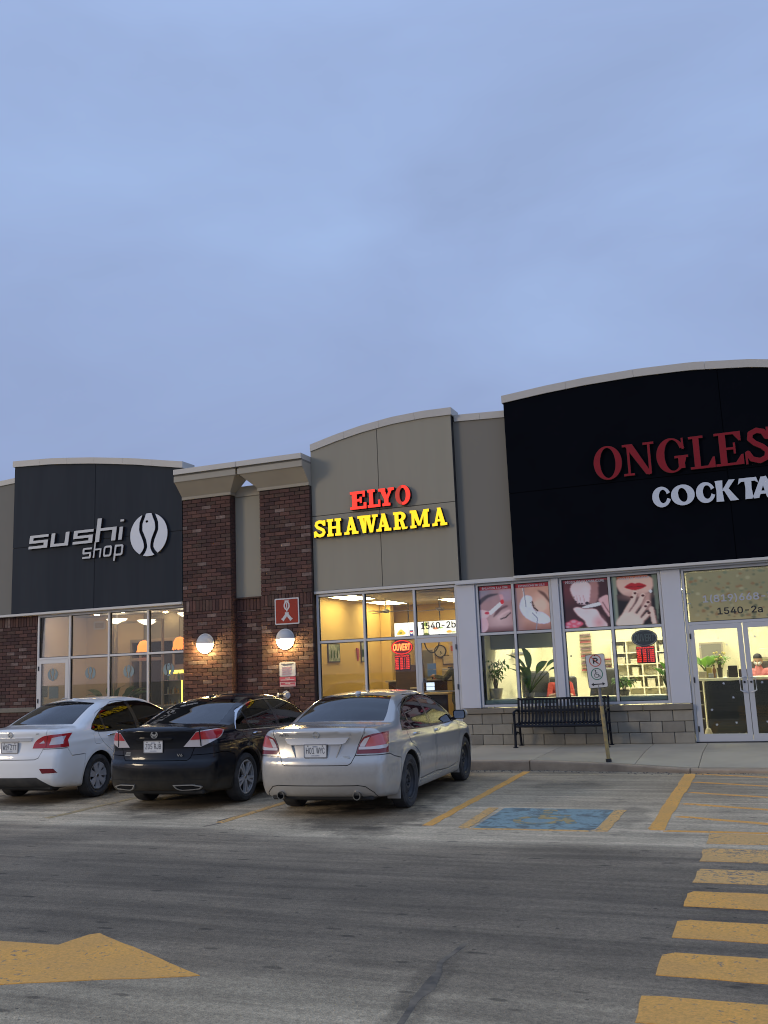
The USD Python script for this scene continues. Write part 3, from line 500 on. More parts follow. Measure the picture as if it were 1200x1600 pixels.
# ------------------------------------------------------------------ cars
def sstep(a, b, x):
    t = np.clip((x - a) / (b - a), 0, 1); return t * t * (3 - 2 * t)
def smin(a, b, k):
    h = np.clip(0.5 + 0.5 * (b - a) / k, 0, 1); return b + (a - b) * h - k * h * (1 - h)
def smax(a, b, k): return -smin(-a, -b, k)
def curve(pts):
    p = np.array(sorted(pts)); f = PchipInterpolator(p[:, 0], p[:, 1]); lo, hi = p[0, 0], p[-1, 0]
    return lambda t: f(np.clip(t, lo, hi))
def surface_nets(fn, lo, hi, step):
    ax = [np.arange(l, h + step, step) for l, h in zip(lo, hi)]
    G = np.meshgrid(*ax, indexing='ij'); f = fn(*[g.ravel() for g in G]).reshape(G[0].shape)
    nx, ny, nz = (s - 1 for s in f.shape)
    s = f > 0
    corners = [(a, b, c) for a in (0, 1) for b in (0, 1) for c in (0, 1)]
    cnt = sum(s[a:a + nx, b:b + ny, c:c + nz].astype(int) for a, b, c in corners)
    act = (cnt > 0) & (cnt < 8); I = np.argwhere(act); idx = -np.ones(act.shape, int); idx[act] = np.arange(len(I))
    acc = np.zeros((len(I), 3)); w = np.zeros(len(I))
    for A in corners:
        for k in range(3):
            if A[k]: continue
            B = list(A); B[k] = 1
            fa = f[I[:, 0] + A[0], I[:, 1] + A[1], I[:, 2] + A[2]]; fb = f[I[:, 0] + B[0], I[:, 1] + B[1], I[:, 2] + B[2]]
            m = (fa > 0) != (fb > 0); t = np.where(m, fa / np.where(m, fa - fb, 1), 0)
            p = np.broadcast_to(np.array(A, float), (len(I), 3)).copy(); p[:, k] = t
            acc[m] += p[m]; w += m
    V = (I + acc / w[:, None]) * step + np.array([a[0] for a in ax])
    F = []
    for k in range(3):
        u, v = (k + 1) % 3, (k + 2) % 3
        sl = [slice(None)] * 3; sl2 = list(sl); sl[k] = slice(0, -1); sl2[k] = slice(1, None)
        ch = s[tuple(sl)] != s[tuple(sl2)]
        E = np.argwhere(ch); E = E[(E[:, u] > 0) & (E[:, v] > 0) & (E[:, u] < f.shape[u] - 1) & (E[:, v] < f.shape[v] - 1)]
        def cell(du, dv):
            c = E.copy(); c[:, u] -= du; c[:, v] -= dv; return idx[c[:, 0], c[:, 1], c[:, 2]]
        q = np.stack([cell(1, 1), cell(0, 1), cell(0, 0), cell(1, 0)], 1)
        ins = s[E[:, 0], E[:, 1], E[:, 2]]
        q[~ins] = q[~ins][:, ::-1]; F.append(q)
    F = np.vstack(F); F = np.vstack([F[:, [0, 1, 2]], F[:, [0, 2, 3]]])
    def grad(V, e=0.004):
        g = np.zeros_like(V)
        for k in range(3):
            d = np.zeros(3); d[k] = e
            g[:, k] = (fn(*(V + d).T) - fn(*(V - d).T)) / (2 * e)
        return g
    for _ in range(4):
        g = grad(V); d = fn(*V.T)[:, None] * g / np.maximum((g * g).sum(1, keepdims=True), 1e-6)
        V = V - np.clip(d, -step * .35, step * .35)
    g = grad(V, 0.008); n = -g / np.maximum(np.linalg.norm(g, axis=1, keepdims=True), 1e-9)
    t = trimesh.Trimesh(V, F, process=False)
    if t.volume < 0: F = F[:, ::-1]
    return V, F, n
def spline(pts, n=12, closed=True):
    """smooth closed curve through points; a point given with a third value 1 is a sharp corner"""
    P = [np.array(p[:2], float) for p in pts]; sharp = [len(p) > 2 for p in pts]; N = len(P); out = []
    for i in range(N if closed else N - 1):
        p1, p2 = P[i], P[(i + 1) % N]; p0 = P[i - 1]; p3 = P[(i + 2) % N]
        m1 = (p2 - p1) * .5 if sharp[i] else (p2 - p0) * .5; m2 = (p2 - p1) * .5 if sharp[(i + 1) % N] else (p3 - p1) * .5
        for t in np.linspace(0, 1, n, endpoint=False):
            h = (2 * t**3 - 3 * t**2 + 1, t**3 - 2 * t**2 + t, -2 * t**3 + 3 * t**2, t**3 - t**2)
            out.append(h[0] * p1 + h[1] * m1 + h[2] * p2 + h[3] * m2)
    return Polygon(out).buffer(0)
def prism_x(poly, x0, x1): return to_mf(yz(poly, x0, x1))
def prism_y(poly, y0, y1): return to_mf(xz(poly, y0, y1))
def prism_z(poly, z0, z1):
    t = ext(poly, z1 - z0); t.apply_translation((0, 0, z0)); return to_mf(t)
class Body:
    def __init__(s, c, step=0.027):
        s.c = c; W, H = c['W'] / 2, c['H']; yr, yf = c['rear'], c['front']; s.yr, s.yf = yr, yf
        deck = curve(c['deck']); roof = curve(c['roof']); plan = curve(c['plan']); rearp = curve(c['rearp']); frontp = curve(c['frontp'])
        sect = curve(c['section']); belt = curve(c['belt']); tum = curve(c['tumble']); bottom = curve(c['bottom'])
        def fn(x, y, z):
            ax = np.abs(x); hw = W * plan(y)
            side = hw * sect(z) - ax
            ar = np.hypot(y - c['wr'], z - c['wz']); af = np.hypot(y - c['wf'], z - c['wz'])
            side = side + 0.012 * np.exp(-((ar - .40) / .07) ** 2) + 0.012 * np.exp(-((af - .40) / .07) ** 2)
            side = side + c.get('crease', 0.010) * np.exp(-((z - c['crease_z'](y)) / .035) ** 2)
            u = ax / W
            top = deck(y) - c['deck_crown'] * u ** 2.2 - z
            rear = y - (yr + rearp(z) + c['rear_bow'] * u ** 2.4)
            front = (yf - frontp(z) - c['front_bow'] * u ** 2.2) - y
            d = smin(side, top, c['k_shoulder']); d = smin(d, rear, c['k_rear']); d = smin(d, front, 0.16)
            d = smin(d, z - bottom(y), 0.06)
            hb = hw * sect(belt(y)) - c['inset']
            gs = (hb - tum(np.maximum(z - belt(y), -.1)) * (1 + .0 * y) - ax) * .92
            yy = y + np.where(y < c['roof_mid'], -1.0, 1.0) * c['glass_bow'] * np.minimum(u, 1) ** 2 * sstep(0.15, 0.9, np.abs(y - c['roof_mid']))
            gt = (roof(yy) - c['roof_crown'] * u ** 2 - z) * .9
            g = smin(gs, gt, c['k_roof']); g = np.minimum(np.minimum(g, z - .75), np.minimum(rear, front) - .08)
            return smax(d, g, c['k_belt'])
        s.fn = fn
        s.V, s.F, s.n = surface_nets(fn, (-W - .06, yr - .05, .12), (W + .06, yf + .05, H + .06), step)
        s.cache = {}
        s.full = s.at(0)
    def at(s, d):
        if d not in s.cache: s.cache[d] = m3.Manifold(m3.Mesh((s.V + s.n * d).astype(np.float32), s.F.astype(np.uint32)))
        return s.cache[d]
    def shell(s, a, b):
        k = (a, b)
        if k not in s.cache: s.cache[k] = s.at(a) - s.at(b)
        return s.cache[k]
def wheel(parent, x, y, r, w, side, style, name='wheel'):
    """side +1: outer face towards +x"""
    h = holder(parent, name, (x, y, r))
    R = r; rr = r * .70
    prof = [(rr, -w * .42), (R * .80, -w * .50), (R * .93, -w * .47), (R * .985, -w * .38), (R, -w * .2), (R, w * .2), (R * .985, w * .38), (R * .93, w * .47), (R * .80, w * .50), (rr, w * .42), (rr, -w * .42)]
    t = revolve(prof, 56); 
    grooves = []
    def turn(m):
        m.apply_transform(trimesh.transformations.rotation_matrix(math.pi / 2 * side, (0, 1, 0))); return m
    put(h, 'tyre', turn(t), 'tyre_rubber', smooth=30)
    barrel = revolve([(rr + .004, -w * .44), (rr + .004, w * .40), (rr - .012, w * .43), (rr - .022, w * .40), (rr - .03, w * .1), (rr - .03, -w * .40), (rr + .004, -w * .44)], 48)
    face = w * .36
    disc = revolve([(0, -w * .05), (rr - .03, -w * .05), (rr - .03, -w * .01), (0, -w * .01)], 32)
    if style == 'steel':
        put(h, 'rim', turn(barrel), 'steel_rim', smooth=40)
        dish = revolve([(0, face * .25), (.055, face * .25), (.075, face * .75), (.10, face * .8), (.15, face * .45), (rr - .045, face * .35), (rr - .028, face * .8), (rr - .028, -.02), (0, -.02)], 40)
        d = to_mf(dish)
        for i in range(14):
            a = 2 * math.pi * i / 14
            d = d - m3.Manifold.cylinder(.2, .014, .014, 12, True).translate((.158 * math.cos(a), .158 * math.sin(a), 0))
        put(h, 'wheel_disc', turn(to_tm(d)), 'steel_rim', smooth=30)
        put(h, 'hub', turn(trimesh.util.concatenate([revolve([(0, face * .62), (.033, face * .6), (.036, face * .2), (0, face * .2)], 20)] + [cyl((.055 * math.cos(a), .055 * math.sin(a), face * .3), (.055 * math.cos(a), .055 * math.sin(a), face * .95), .009, n=6) for a in np.arange(5) * 2 * math.pi / 5])), 'steel_rim', smooth=40)
    else:
        put(h, 'rim', turn(barrel), 'alloy' if style != 'cover' else 'dark_metal', smooth=40)
        put(h, 'brake_disc', turn(disc), 'dark_metal', smooth=30)
        sp = []
        if style == 'cover':
            ring = to_mf(revolve([(rr - .05, face * .55), (rr - .05, face * .95), (rr - .004, face * 1.12), (rr + .002, face * 1.0), (rr - .004, face * .5), (rr - .05, face * .55)], 48)); sp.append(ring)
            for i in range(7):
                a = 2 * math.pi * i / 7
                for da, wd in ((-.10, .040), (.14, .030)):
                    pl = Polygon([(.03, -.022), (rr - .03, -wd), (rr - .03, wd * .7), (.03, .022)])
                    e = ext(pl, .02); e.apply_translation((0, 0, face * .75)); e.vertices[:, 2] += (e.vertices[:, 0] - .04) * .10
                    e.apply_transform(trimesh.transformations.rotation_matrix(a + da, (0, 0, 1))); sp.append(to_mf(e))
        else:
            ring = to_mf(revolve([(rr - .03, face * .7), (rr - .008, face * 1.1), (rr + .002, face * 1.0), (rr - .004, face * .5), (rr - .03, face * .6), (rr - .03, face * .7)], 48)); sp.append(ring)
            for i in range(5):
                a = 2 * math.pi * i / 5
                for da in (-.17, .17):
                    pl = Polygon([(.035, -.020), (rr - .012, -.017), (rr - .012, .017), (.035, .020)])
                    e = ext(pl, .032); e.apply_translation((0, 0, face * .62)); e.vertices[:, 2] += np.clip(e.vertices[:, 0] - .04, 0, 1) * .06
                    e.apply_transform(trimesh.transformations.rotation_matrix(a + da, (0, 0, 1))); sp.append(to_mf(e))
        sp.append(to_mf(revolve([(0, face * 1.0), (.03, face * 1.0), (.05, face * .88), (.062, face * .55), (0, face * .55)], 24)))
        put(h, 'wheel_cover' if style == 'cover' else 'spokes', turn(to_tm(m3.Manifold.batch_boolean(sp, m3.OpType.Add))), 'cover_silver' if style == 'cover' else 'alloy', smooth=30)
        put(h, 'hub_cap', turn(revolve([(0, face * 1.06), (.024, face * 1.05), (.028, face * .98), (0, face * .98)], 20)), 'chrome', smooth=30)
def glyphs(text, h, depth, bold=False, sx=1.0):
    m = meshkit.text_mesh(text, h, depth, bold); m.vertices[:, 0] *= sx
    m.apply_translation((-(m.bounds[0, 0] + m.bounds[1, 0]) / 2, 0, 0)); return m
def stand(m, x, y, z, flip=True):
    """text or flat mesh (xy plane, +z out) made to stand in the xz plane facing -y"""
    v = m.vertices; return trimesh.Trimesh(np.stack([x + v[:, 0], y - v[:, 2], z + v[:, 1]], 1), m.faces, process=False)

def build_car(name, label, c, loc, rz):
    B = Body(c); t = thing(name, label, 'car', loc, rz); UsdGeom.Xformable(stage.GetPrimAtPath(t)).AddScaleOp().Set(Gf.Vec3f(*c['scale']))
    W, yr = c['W'] / 2, c['rear']; P = c['paint']
    out, inn = B.full, B.at(-.035)
    arches = m3.Manifold()
    for y in (c['wr'], c['wf']):
        for sx in (-1, 1):
            a = m3.Manifold.cylinder(.42, c['arch'], c['arch'], 56).rotate((0, 90 * sx, 0)).translate((sx * (W - .36), y, c['wz'] + .01))
            arches = arches + a
    shell = out - inn
    dlo = c['dlo']; rwin = c['rear_window']; fwin = c['front_window']
    side_pr = lambda p: prism_x(p, .25, 1.2) + prism_x(p, -1.2, -.25)
    rw_pr = prism_y(rwin, yr - .2, -.15); fw_pr = prism_y(fwin, .1, c['front'] + .1)
    upper = to_mf(box(-1.2, 1.2, yr - .2, c['front'] + .2, c['belt'][0][1] - .08, 2))
    body = shell - side_pr(dlo) - (rw_pr ^ upper) - (fw_pr ^ upper) - arches
    # panels cut free with gaps
    def panel(nm, region, mat=P, lab=None, gap_region=None):
        nonlocal body
        pm = body ^ region
        if pm.num_tri() == 0: return
        body = body - (gap_region if gap_region is not None else region)
        for q in (pm.decompose() if nm in ('door',) else [pm]):
            if q.num_tri() > 200: put(t, nm, to_tm(q), mat, smooth=28, label=lab)
    g = .0045
    for poly in c['doors']:
        for s in (1, -1):
            pr = prism_x(poly.buffer(-g, join_style=1), .25 * s, 1.2 * s) if s > 0 else prism_x(poly.buffer(-g, join_style=1), -1.2, -.25)
            gp = prism_x(poly.buffer(g), .25, 1.2) if s > 0 else prism_x(poly.buffer(g), -1.2, -.25)
            panel('door', pr, gap_region=gp)
    tp, tt = c['trunk_rear'], c['trunk_top']
    mk = lambda d: (prism_y(tp.buffer(d), yr - .2, yr + c['trunk_depth'])) + prism_z(tt.buffer(d), c['trunk_z'], 1.35)
    panel('trunk_lid', mk(-g), gap_region=mk(g))
    bm = c['bumper']  # (y,z) polygon in side view
    panel('rear_bumper', prism_x(bm.buffer(-g), -1.2, 1.2), gap_region=prism_x(bm.buffer(g), -1.2, 1.2), mat=c.get('bumper_mat', P))
    ff = c.get('fuel')
    if ff:
        panel('fuel_door', prism_x(ff.buffer(-.003), .4, 1.2), gap_region=prism_x(ff.buffer(.003), .4, 1.2))
    # lamps are cut out of whatever panels they cross: rebuild as skins proud of the paint
    put(t, 'body', to_tm(body), P, smooth=28)
    liner = (B.at(-.05) - to_mf(box(-W + .40, W - .40, -9, 9, -1, .72)))
    wells = m3.Manifold()
    for y in (c['wr'], c['wf']):
        for sx in (-1, 1):
            a = m3.Manifold.cylinder(.36, c['arch'] + .012, c['arch'] + .012, 40).rotate((0, 90 * sx, 0)).translate((sx * (W - .375), y, c['wz'] + .01)) - \
                m3.Manifold.cylinder(.40, c['arch'] - .004, c['arch'] - .004, 40).rotate((0, 90 * sx, 0)).translate((sx * (W - .35), y, c['wz'] + .01))
            wells = wells + a
    for q in (wells ^ B.at(-.012)).decompose():
        if q.num_tri() > 100: put(t, 'wheel_arch_liner', to_tm(q), 'black_plastic', smooth=30)
    # the underside and floor tray
    put(t, 'underbody', [cbox(-W + .22, W - .22, yr + .18, c['front'] - .2, .21, .30, .03), cyl((.25, yr + .35, .27), (.25, yr + .9, .27), .09), cyl((-.4, yr + .55, .26), (.45, yr + .55, .26), .11), box(-W + .36, W - .36, c['wr'] - .05, c['wr'] + .05, .26, .36)], 'black_plastic')
    put(t, 'cabin_floor', cbox(-W + .16, W - .16, c['wr'] - .55, c['wf'] - .4, .31, .40), 'car_cloth')
    # glass
    gl = B.shell(-.004, -.010)
    for piece in c['side_glass']:
        for s in (1, -1):
            q = gl ^ (prism_x(piece, .25, 1.2) if s > 0 else prism_x(piece, -1.2, -.25))
            put(t, 'side_window', to_tm(q), 'car_glass', smooth=30)
    inpl = dlo.buffer(.006).difference(unary_union([p.buffer(-.004) for p in c['side_glass']]))
    put(t, 'window_pillar', to_tm(B.shell(-.002, -.020) ^ side_pr(inpl)), 'gloss_black', smooth=30)
    ring = dlo.buffer(c.get('trim_w', .012)).difference(dlo.buffer(-.004))
    put(t, 'window_trim', to_tm(B.shell(.004, -.012) ^ side_pr(ring)), c.get('trim_mat', 'gloss_black'), smooth=30)
    put(t, 'rear_window', to_tm(gl ^ prism_y(rwin, yr - .2, -.15) ^ upper), 'car_glass_rear', smooth=30)
    rb = rwin.difference(rwin.buffer(-c.get('frit', .03)))
    put(t, 'rear_window_border', to_tm(B.shell(-.011, -.016) ^ prism_y(rb, yr - .2, -.15) ^ upper), 'gloss_black', smooth=30)
    put(t, 'windscreen', to_tm(gl ^ fw_pr ^ upper), 'car_glass', smooth=30)
    # lamps
    for lamp in c['lamps']:
        for s in (1, -1):
            rp = affinity.scale(lamp['rear'], s, 1, origin=(0, 0)); hp = None
            pr = prism_y(rp, yr - .2, yr + .9) ^ prism_x(lamp['side'], -1.2, 1.2)
            half = to_mf(box(0, 1.2, -9, 9, 0, 2) if s > 0 else box(-1.2, 0, -9, 9, 0, 2))
            m = B.shell(lamp.get('out', .006), -.02) ^ pr ^ half
            h = put(t, 'tail_lamp', to_tm(m), lamp['mat'], smooth=30) if lamp.get('nm') is None else put(t, lamp['nm'], to_tm(m), lamp['mat'], smooth=30)
    # badge plate, trim strip, handles, mirrors: by the caller
    r = c['tyre_r']
    for y in (c['wr'], c['wf']):
        for s in (1, -1): wheel(t, s * (W - .125), y, r, .215, s, c['wheel_style'])
    # seats
    for sx in (-.37, .37):
        put(t, 'front_seat', [cbox(sx - .25, sx + .25, .0, .52, .42, .62, .06), seat_back(sx, -.02, .58, 1.12, .24), cbox(sx - .12, sx + .12, -.27, -.16, 1.14, 1.32, .05)], 'car_seat', smooth=40)
    put(t, 'rear_seat', [cbox(-.62, .62, -1.0, -.45, .40, .58, .06)] + [cbox(x0, x1, -1.28, -1.08, .5, c['seat_top'], .06) for x0, x1 in ((-.62, -.22), (-.2, .2), (.22, .62))] + [cbox(x - .11, x + .11, -1.33, -1.22, c['seat_top'] + .0, c['seat_top'] + .15, .04) for x in (-.42, 0, .42)], 'car_seat', smooth=40)
    put(t, 'parcel_shelf', cbox(-.60, .60, c['shelf'] , -1.26, c['shelf_z'] - .03, c['shelf_z'], .01), 'black_plastic')
    put(t, 'dashboard', cbox(-.66, .66, .72, 1.15, .62, .95, .08), 'black_plastic', smooth=40)
    ring_w = revolve([(.18, -.014), (.194, 0), (.18, .014), (.166, 0), (.18, -.014)], 28)
    ring_w.apply_transform(trimesh.transformations.rotation_matrix(math.radians(68), (1, 0, 0))); ring_w.apply_translation((-.37, .62, .95))
    put(t, 'steering_wheel', ring_w, 'black_plastic', smooth=40)
    put(t, 'rear_view_mirror', cbox(-.12, .12, .44, .47, 1.24, 1.31, .015), 'black_plastic')
    return t, B
def seat_back(sx, y, z0, z1, hw):
    m = cbox(sx - hw, sx + hw, -.07, .07, 0, z1 - z0, .06); v = m.vertices; v[:, 1] += y - (v[:, 2]) * .30; v[:, 2] += z0; v[:, 0] = sx + (v[:, 0] - sx) * (1 - .25 * (v[:, 2] - z0) / (z1 - z0)); return m
def surf_y(B, x, z, y0):
    """rear surface of the body: march from behind to the first point inside"""
    ys = np.linspace(y0, y0 + 1.2, 1200); f = B.fn(np.full(1200, x), ys, np.full(1200, z)); i = np.argmax(f > 0); return ys[i]
def surf_x(B, y, z):
    xs = np.linspace(1.05, .3, 1200); f = B.fn(xs, np.full(1200, y), np.full(1200, z)); return xs[np.argmax(f > 0)]
def plate(t, B, text, x, z, small_top, small_bot):
    y = surf_y(B, x, z, B.yr - .1); y = min(y, surf_y(B, x, z + .07, B.yr - .1), surf_y(B, x, z - .07, B.yr - .1)) - .006
    p = holder(t, 'license_plate', (x, y, z))
    put(p, 'plate', xz(rpoly(-.1525, -.076, .1525, .076, .012), -.004, 0), 'plate_white')
    put(p, 'plate_frame', xz(rpoly(-.158, -.082, .158, .082, .014).difference(rpoly(-.149, -.072, .149, .072, .01)), -.008, .004), 'plate_rim')
    a, b = text.split()
    for s, xx in ((a, -.071), (b, .071)):
        m = glyphs(s, .070, .002, False, .70); m.vertices[:, 0] *= min(1, .112 / (m.bounds[1, 0] - m.bounds[0, 0])); put(p, 'characters', stand(m, xx, -.0042, -.030), 'plate_ink')
    for s, zz, hh in ((small_top, .046, .014), (small_bot, -.060, .011)):
        put(p, 'small_lettering', stand(glyphs(s, hh, .0015), 0, -.0042, zz), 'plate_blue')
    for xx in (-.10, .10): put(p, 'bolt', cyl((xx, -.009, .060), (xx, 0, .060), .007, n=8), 'dark_metal')
    return p
def handle(t, B, y, z, mat):
    for s in (1, -1):
        x = surf_x(B, y, z)
        pts = [(s * (x - .01), y - .10, z), (s * (x + .022), y - .08, z + .003), (s * (x + .033), y, z + .004), (s * (x + .022), y + .08, z + .003), (s * (x - .01), y + .10, z)]
        put(t, 'door_handle', tube(pts, [.012, .014, .015, .014, .012], 8), mat, smooth=40)
def mirror(t, B, y, z, mat):
    for s in (1, -1):
        x = surf_x(B, y, z - .05); cx = s * (x + .10)
        h = holder(t, 'side_mirror', (cx, y, z + .03))
        bd = blob([(((-.06 * s), .0, -.005), .062), ] and [(((-.055 * s, .0, -.01), .055), ((.055 * s, -.01, .012), .066)), (((-.05 * s, .035, .0), .045), ((.05 * s, .03, .01), .048))], .02, 6)
        put(h, 'mirror_shell', bd, mat, smooth=True)
        gl = rpoly(-.085, -.055, .085, .058, .03); put(h, 'mirror_glass', xz(gl, -.080, -.070), 'mirror_glass')
        put(h, 'mirror_rim', xz(rpoly(-.098, -.066, .098, .070, .036).difference(gl.buffer(-.002)), -.082, -.055), 'gloss_black', smooth=30)
        put(h, 'mirror_stalk', tube([(-.13 * s, 0, -.07), (-.07 * s, 0, -.04), (0, 0, -.02)], [.03, .028, .025], 8), 'gloss_black', smooth=40)
def on_rear(B, poly, x, z, thick, sink=.0):
    """extruded polygon (local xz, centred) laid on the rear surface"""
    y = surf_y(B, x, z, B.yr - .1); return xz(affinity.translate(poly, x, z), y - thick, y + .012)

def car_looks():
    def paint(name, base, rough, metal, dirt, dirt_amt, coat=1.0, top=.8, spec=.3):
        nodes = {'tc': ('texture_coordinate', {}), 'sx': ('separate_xyz', {}), 'mr': ('map_range', {'from_min': top, 'from_max': .22, 'to_min': 0, 'to_max': 1, 'clamp': True}),
                 'n': ('noise_texture', {'scale': 5.0, 'detail': 6.0, 'roughness': .65}), 'mu': ('math', {'math_type': 'multiply'}), 'rp': ('map_range', {'from_min': .12, 'from_max': .62, 'to_min': 0, 'to_max': dirt_amt, 'clamp': True}),
                 'mx': ('mix_color', {'a': base, 'b': dirt}), 'mrr': ('mix_float', {'a': rough, 'b': .75}), 'mc': ('mix_float', {'a': coat, 'b': 0.0}), 'mm': ('mix_float', {'a': metal, 'b': 0.0}),
                 'p': ('principled_bsdf', {'coat_roughness': .03, 'specular_ior_level': spec})}
        L = [('tc.object', 'sx.vector'), ('sx.z', 'mr.value'), ('tc.object', 'n.vector'), ('n.fac', 'mu.value1'), ('mr.result', 'mu.value2'), ('mu.value', 'rp.value'),
             ('rp.result', 'mx.fac'), ('rp.result', 'mrr.fac'), ('rp.result', 'mc.fac'), ('rp.result', 'mm.fac'), ('mx.result', 'p.base_color'), ('mrr.result', 'p.roughness'), ('mc.result', 'p.coat_weight'), ('mm.result', 'p.metallic')]
        LOOKS[name] = usdkit.material(stage, f'/World/Looks/{name}', nodes, L, surface='p.BSDF')
    paint('silver_paint', (.46, .44, .40), .25, .6, (.27, .235, .185), .55, top=.75)
    paint('black_paint', (.0025, .003, .0045), .2, 0.0, (.075, .062, .042), .62, coat=.7, top=.72, spec=.1)
    paint('white_paint', (.80, .775, .72), .35, 0.0, (.42, .38, .31), .45, top=.6)
    look('tyre_rubber', (.022, .022, .023), .85, var=.7, scale=9, var_col=(.07, .065, .058))
    look('steel_rim', (.035, .036, .04), .55, .3, var=.6, scale=12, var_col=(.09, .085, .078))
    look('alloy', (.55, .55, .55), .34, .45, var=.5, scale=8, var_col=(.2, .19, .17))
    look('cover_silver', (.46, .46, .47), .38, .35, var=.5, scale=8, var_col=(.2, .19, .17))
    look('car_cloth', (.07, .07, .072), .9); look('car_seat', (.11, .11, .115), .85)
    glass_look('car_glass', (.72, .77, .75), ior=1.5, boost=1.0); glass_look('car_glass_rear', (.62, .67, .68), ior=1.5, boost=1.5)
    look('satin_chrome', (.80, .80, .80), .25, .7); look('mirror_glass', (.75, .8, .85), .03, 1.0)
    look('lamp_red', (.42, .018, .022), .12, coat=1.0, spec=.6); look('lamp_dark_red', (.16, .008, .012), .12, coat=1.0); look('lamp_clear', (.62, .56, .54), .12, .25, coat=1.0); look('lamp_amber', (.50, .22, .10), .12, coat=1.0); look('lamp_pink', (.50, .10, .10), .12, coat=1.0)
    look('plate_white', (.62, .62, .60), .5); look('plate_ink', (.01, .012, .03), .5); look('plate_blue', (.03, .05, .18), .5); look('plate_rim', (.25, .25, .26), .35, .8)
    look('exhaust_steel', (.35, .34, .32), .25, 1.0); look('exhaust_bright', (.42, .40, .36), .35, .5); look('soot', (.004, .004, .004), .9); look('sticker_grey', (.35, .38, .40), .5); look('valance_black', (.022, .021, .02), .65, var=.6, scale=6, var_col=(.07, .062, .05))
car_looks()
def base_cfg(L, W, H, WB, roh, r):
    wr, wf = -WB / 2, WB / 2; rear = wr - roh; front = rear + L
    c = dict(scale=(.92, .95, .95), W=W, H=H, rear=rear, front=front, wr=wr, wf=wf, wz=r, tyre_r=r, arch=r + .045)
    c['plan'] = [(rear, .885), (rear + .35, .955), (wr, .985), (0, 1.0), (wf, .99), (front - .4, .93), (front, .82)]
    c['section'] = [(.15, .90), (.25, .945), (.42, .985), (.62, 1.0), (.75, .995), (.90, .965), (1.0, .935), (1.15, .88)]
    c['bottom'] = [(rear, .27), (rear + .5, .22), (wr, .18), (wf, .18), (front, .22)]
    c['deck_crown'] = .045; c['rear_bow'] = .17; c['front_bow'] = .38; c['k_shoulder'] = .10; c['k_rear'] = .09
    c['inset'] = .035; c['tumble'] = [(-.1, -.03), (0, 0), (.12, .035), (.25, .095), (.36, .165), (.45, .24), (.6, .38)]
    c['roof_mid'] = -.25; c['glass_bow'] = .16; c['roof_crown'] = .10; c['k_roof'] = .085; c['k_belt'] = .045
    return c
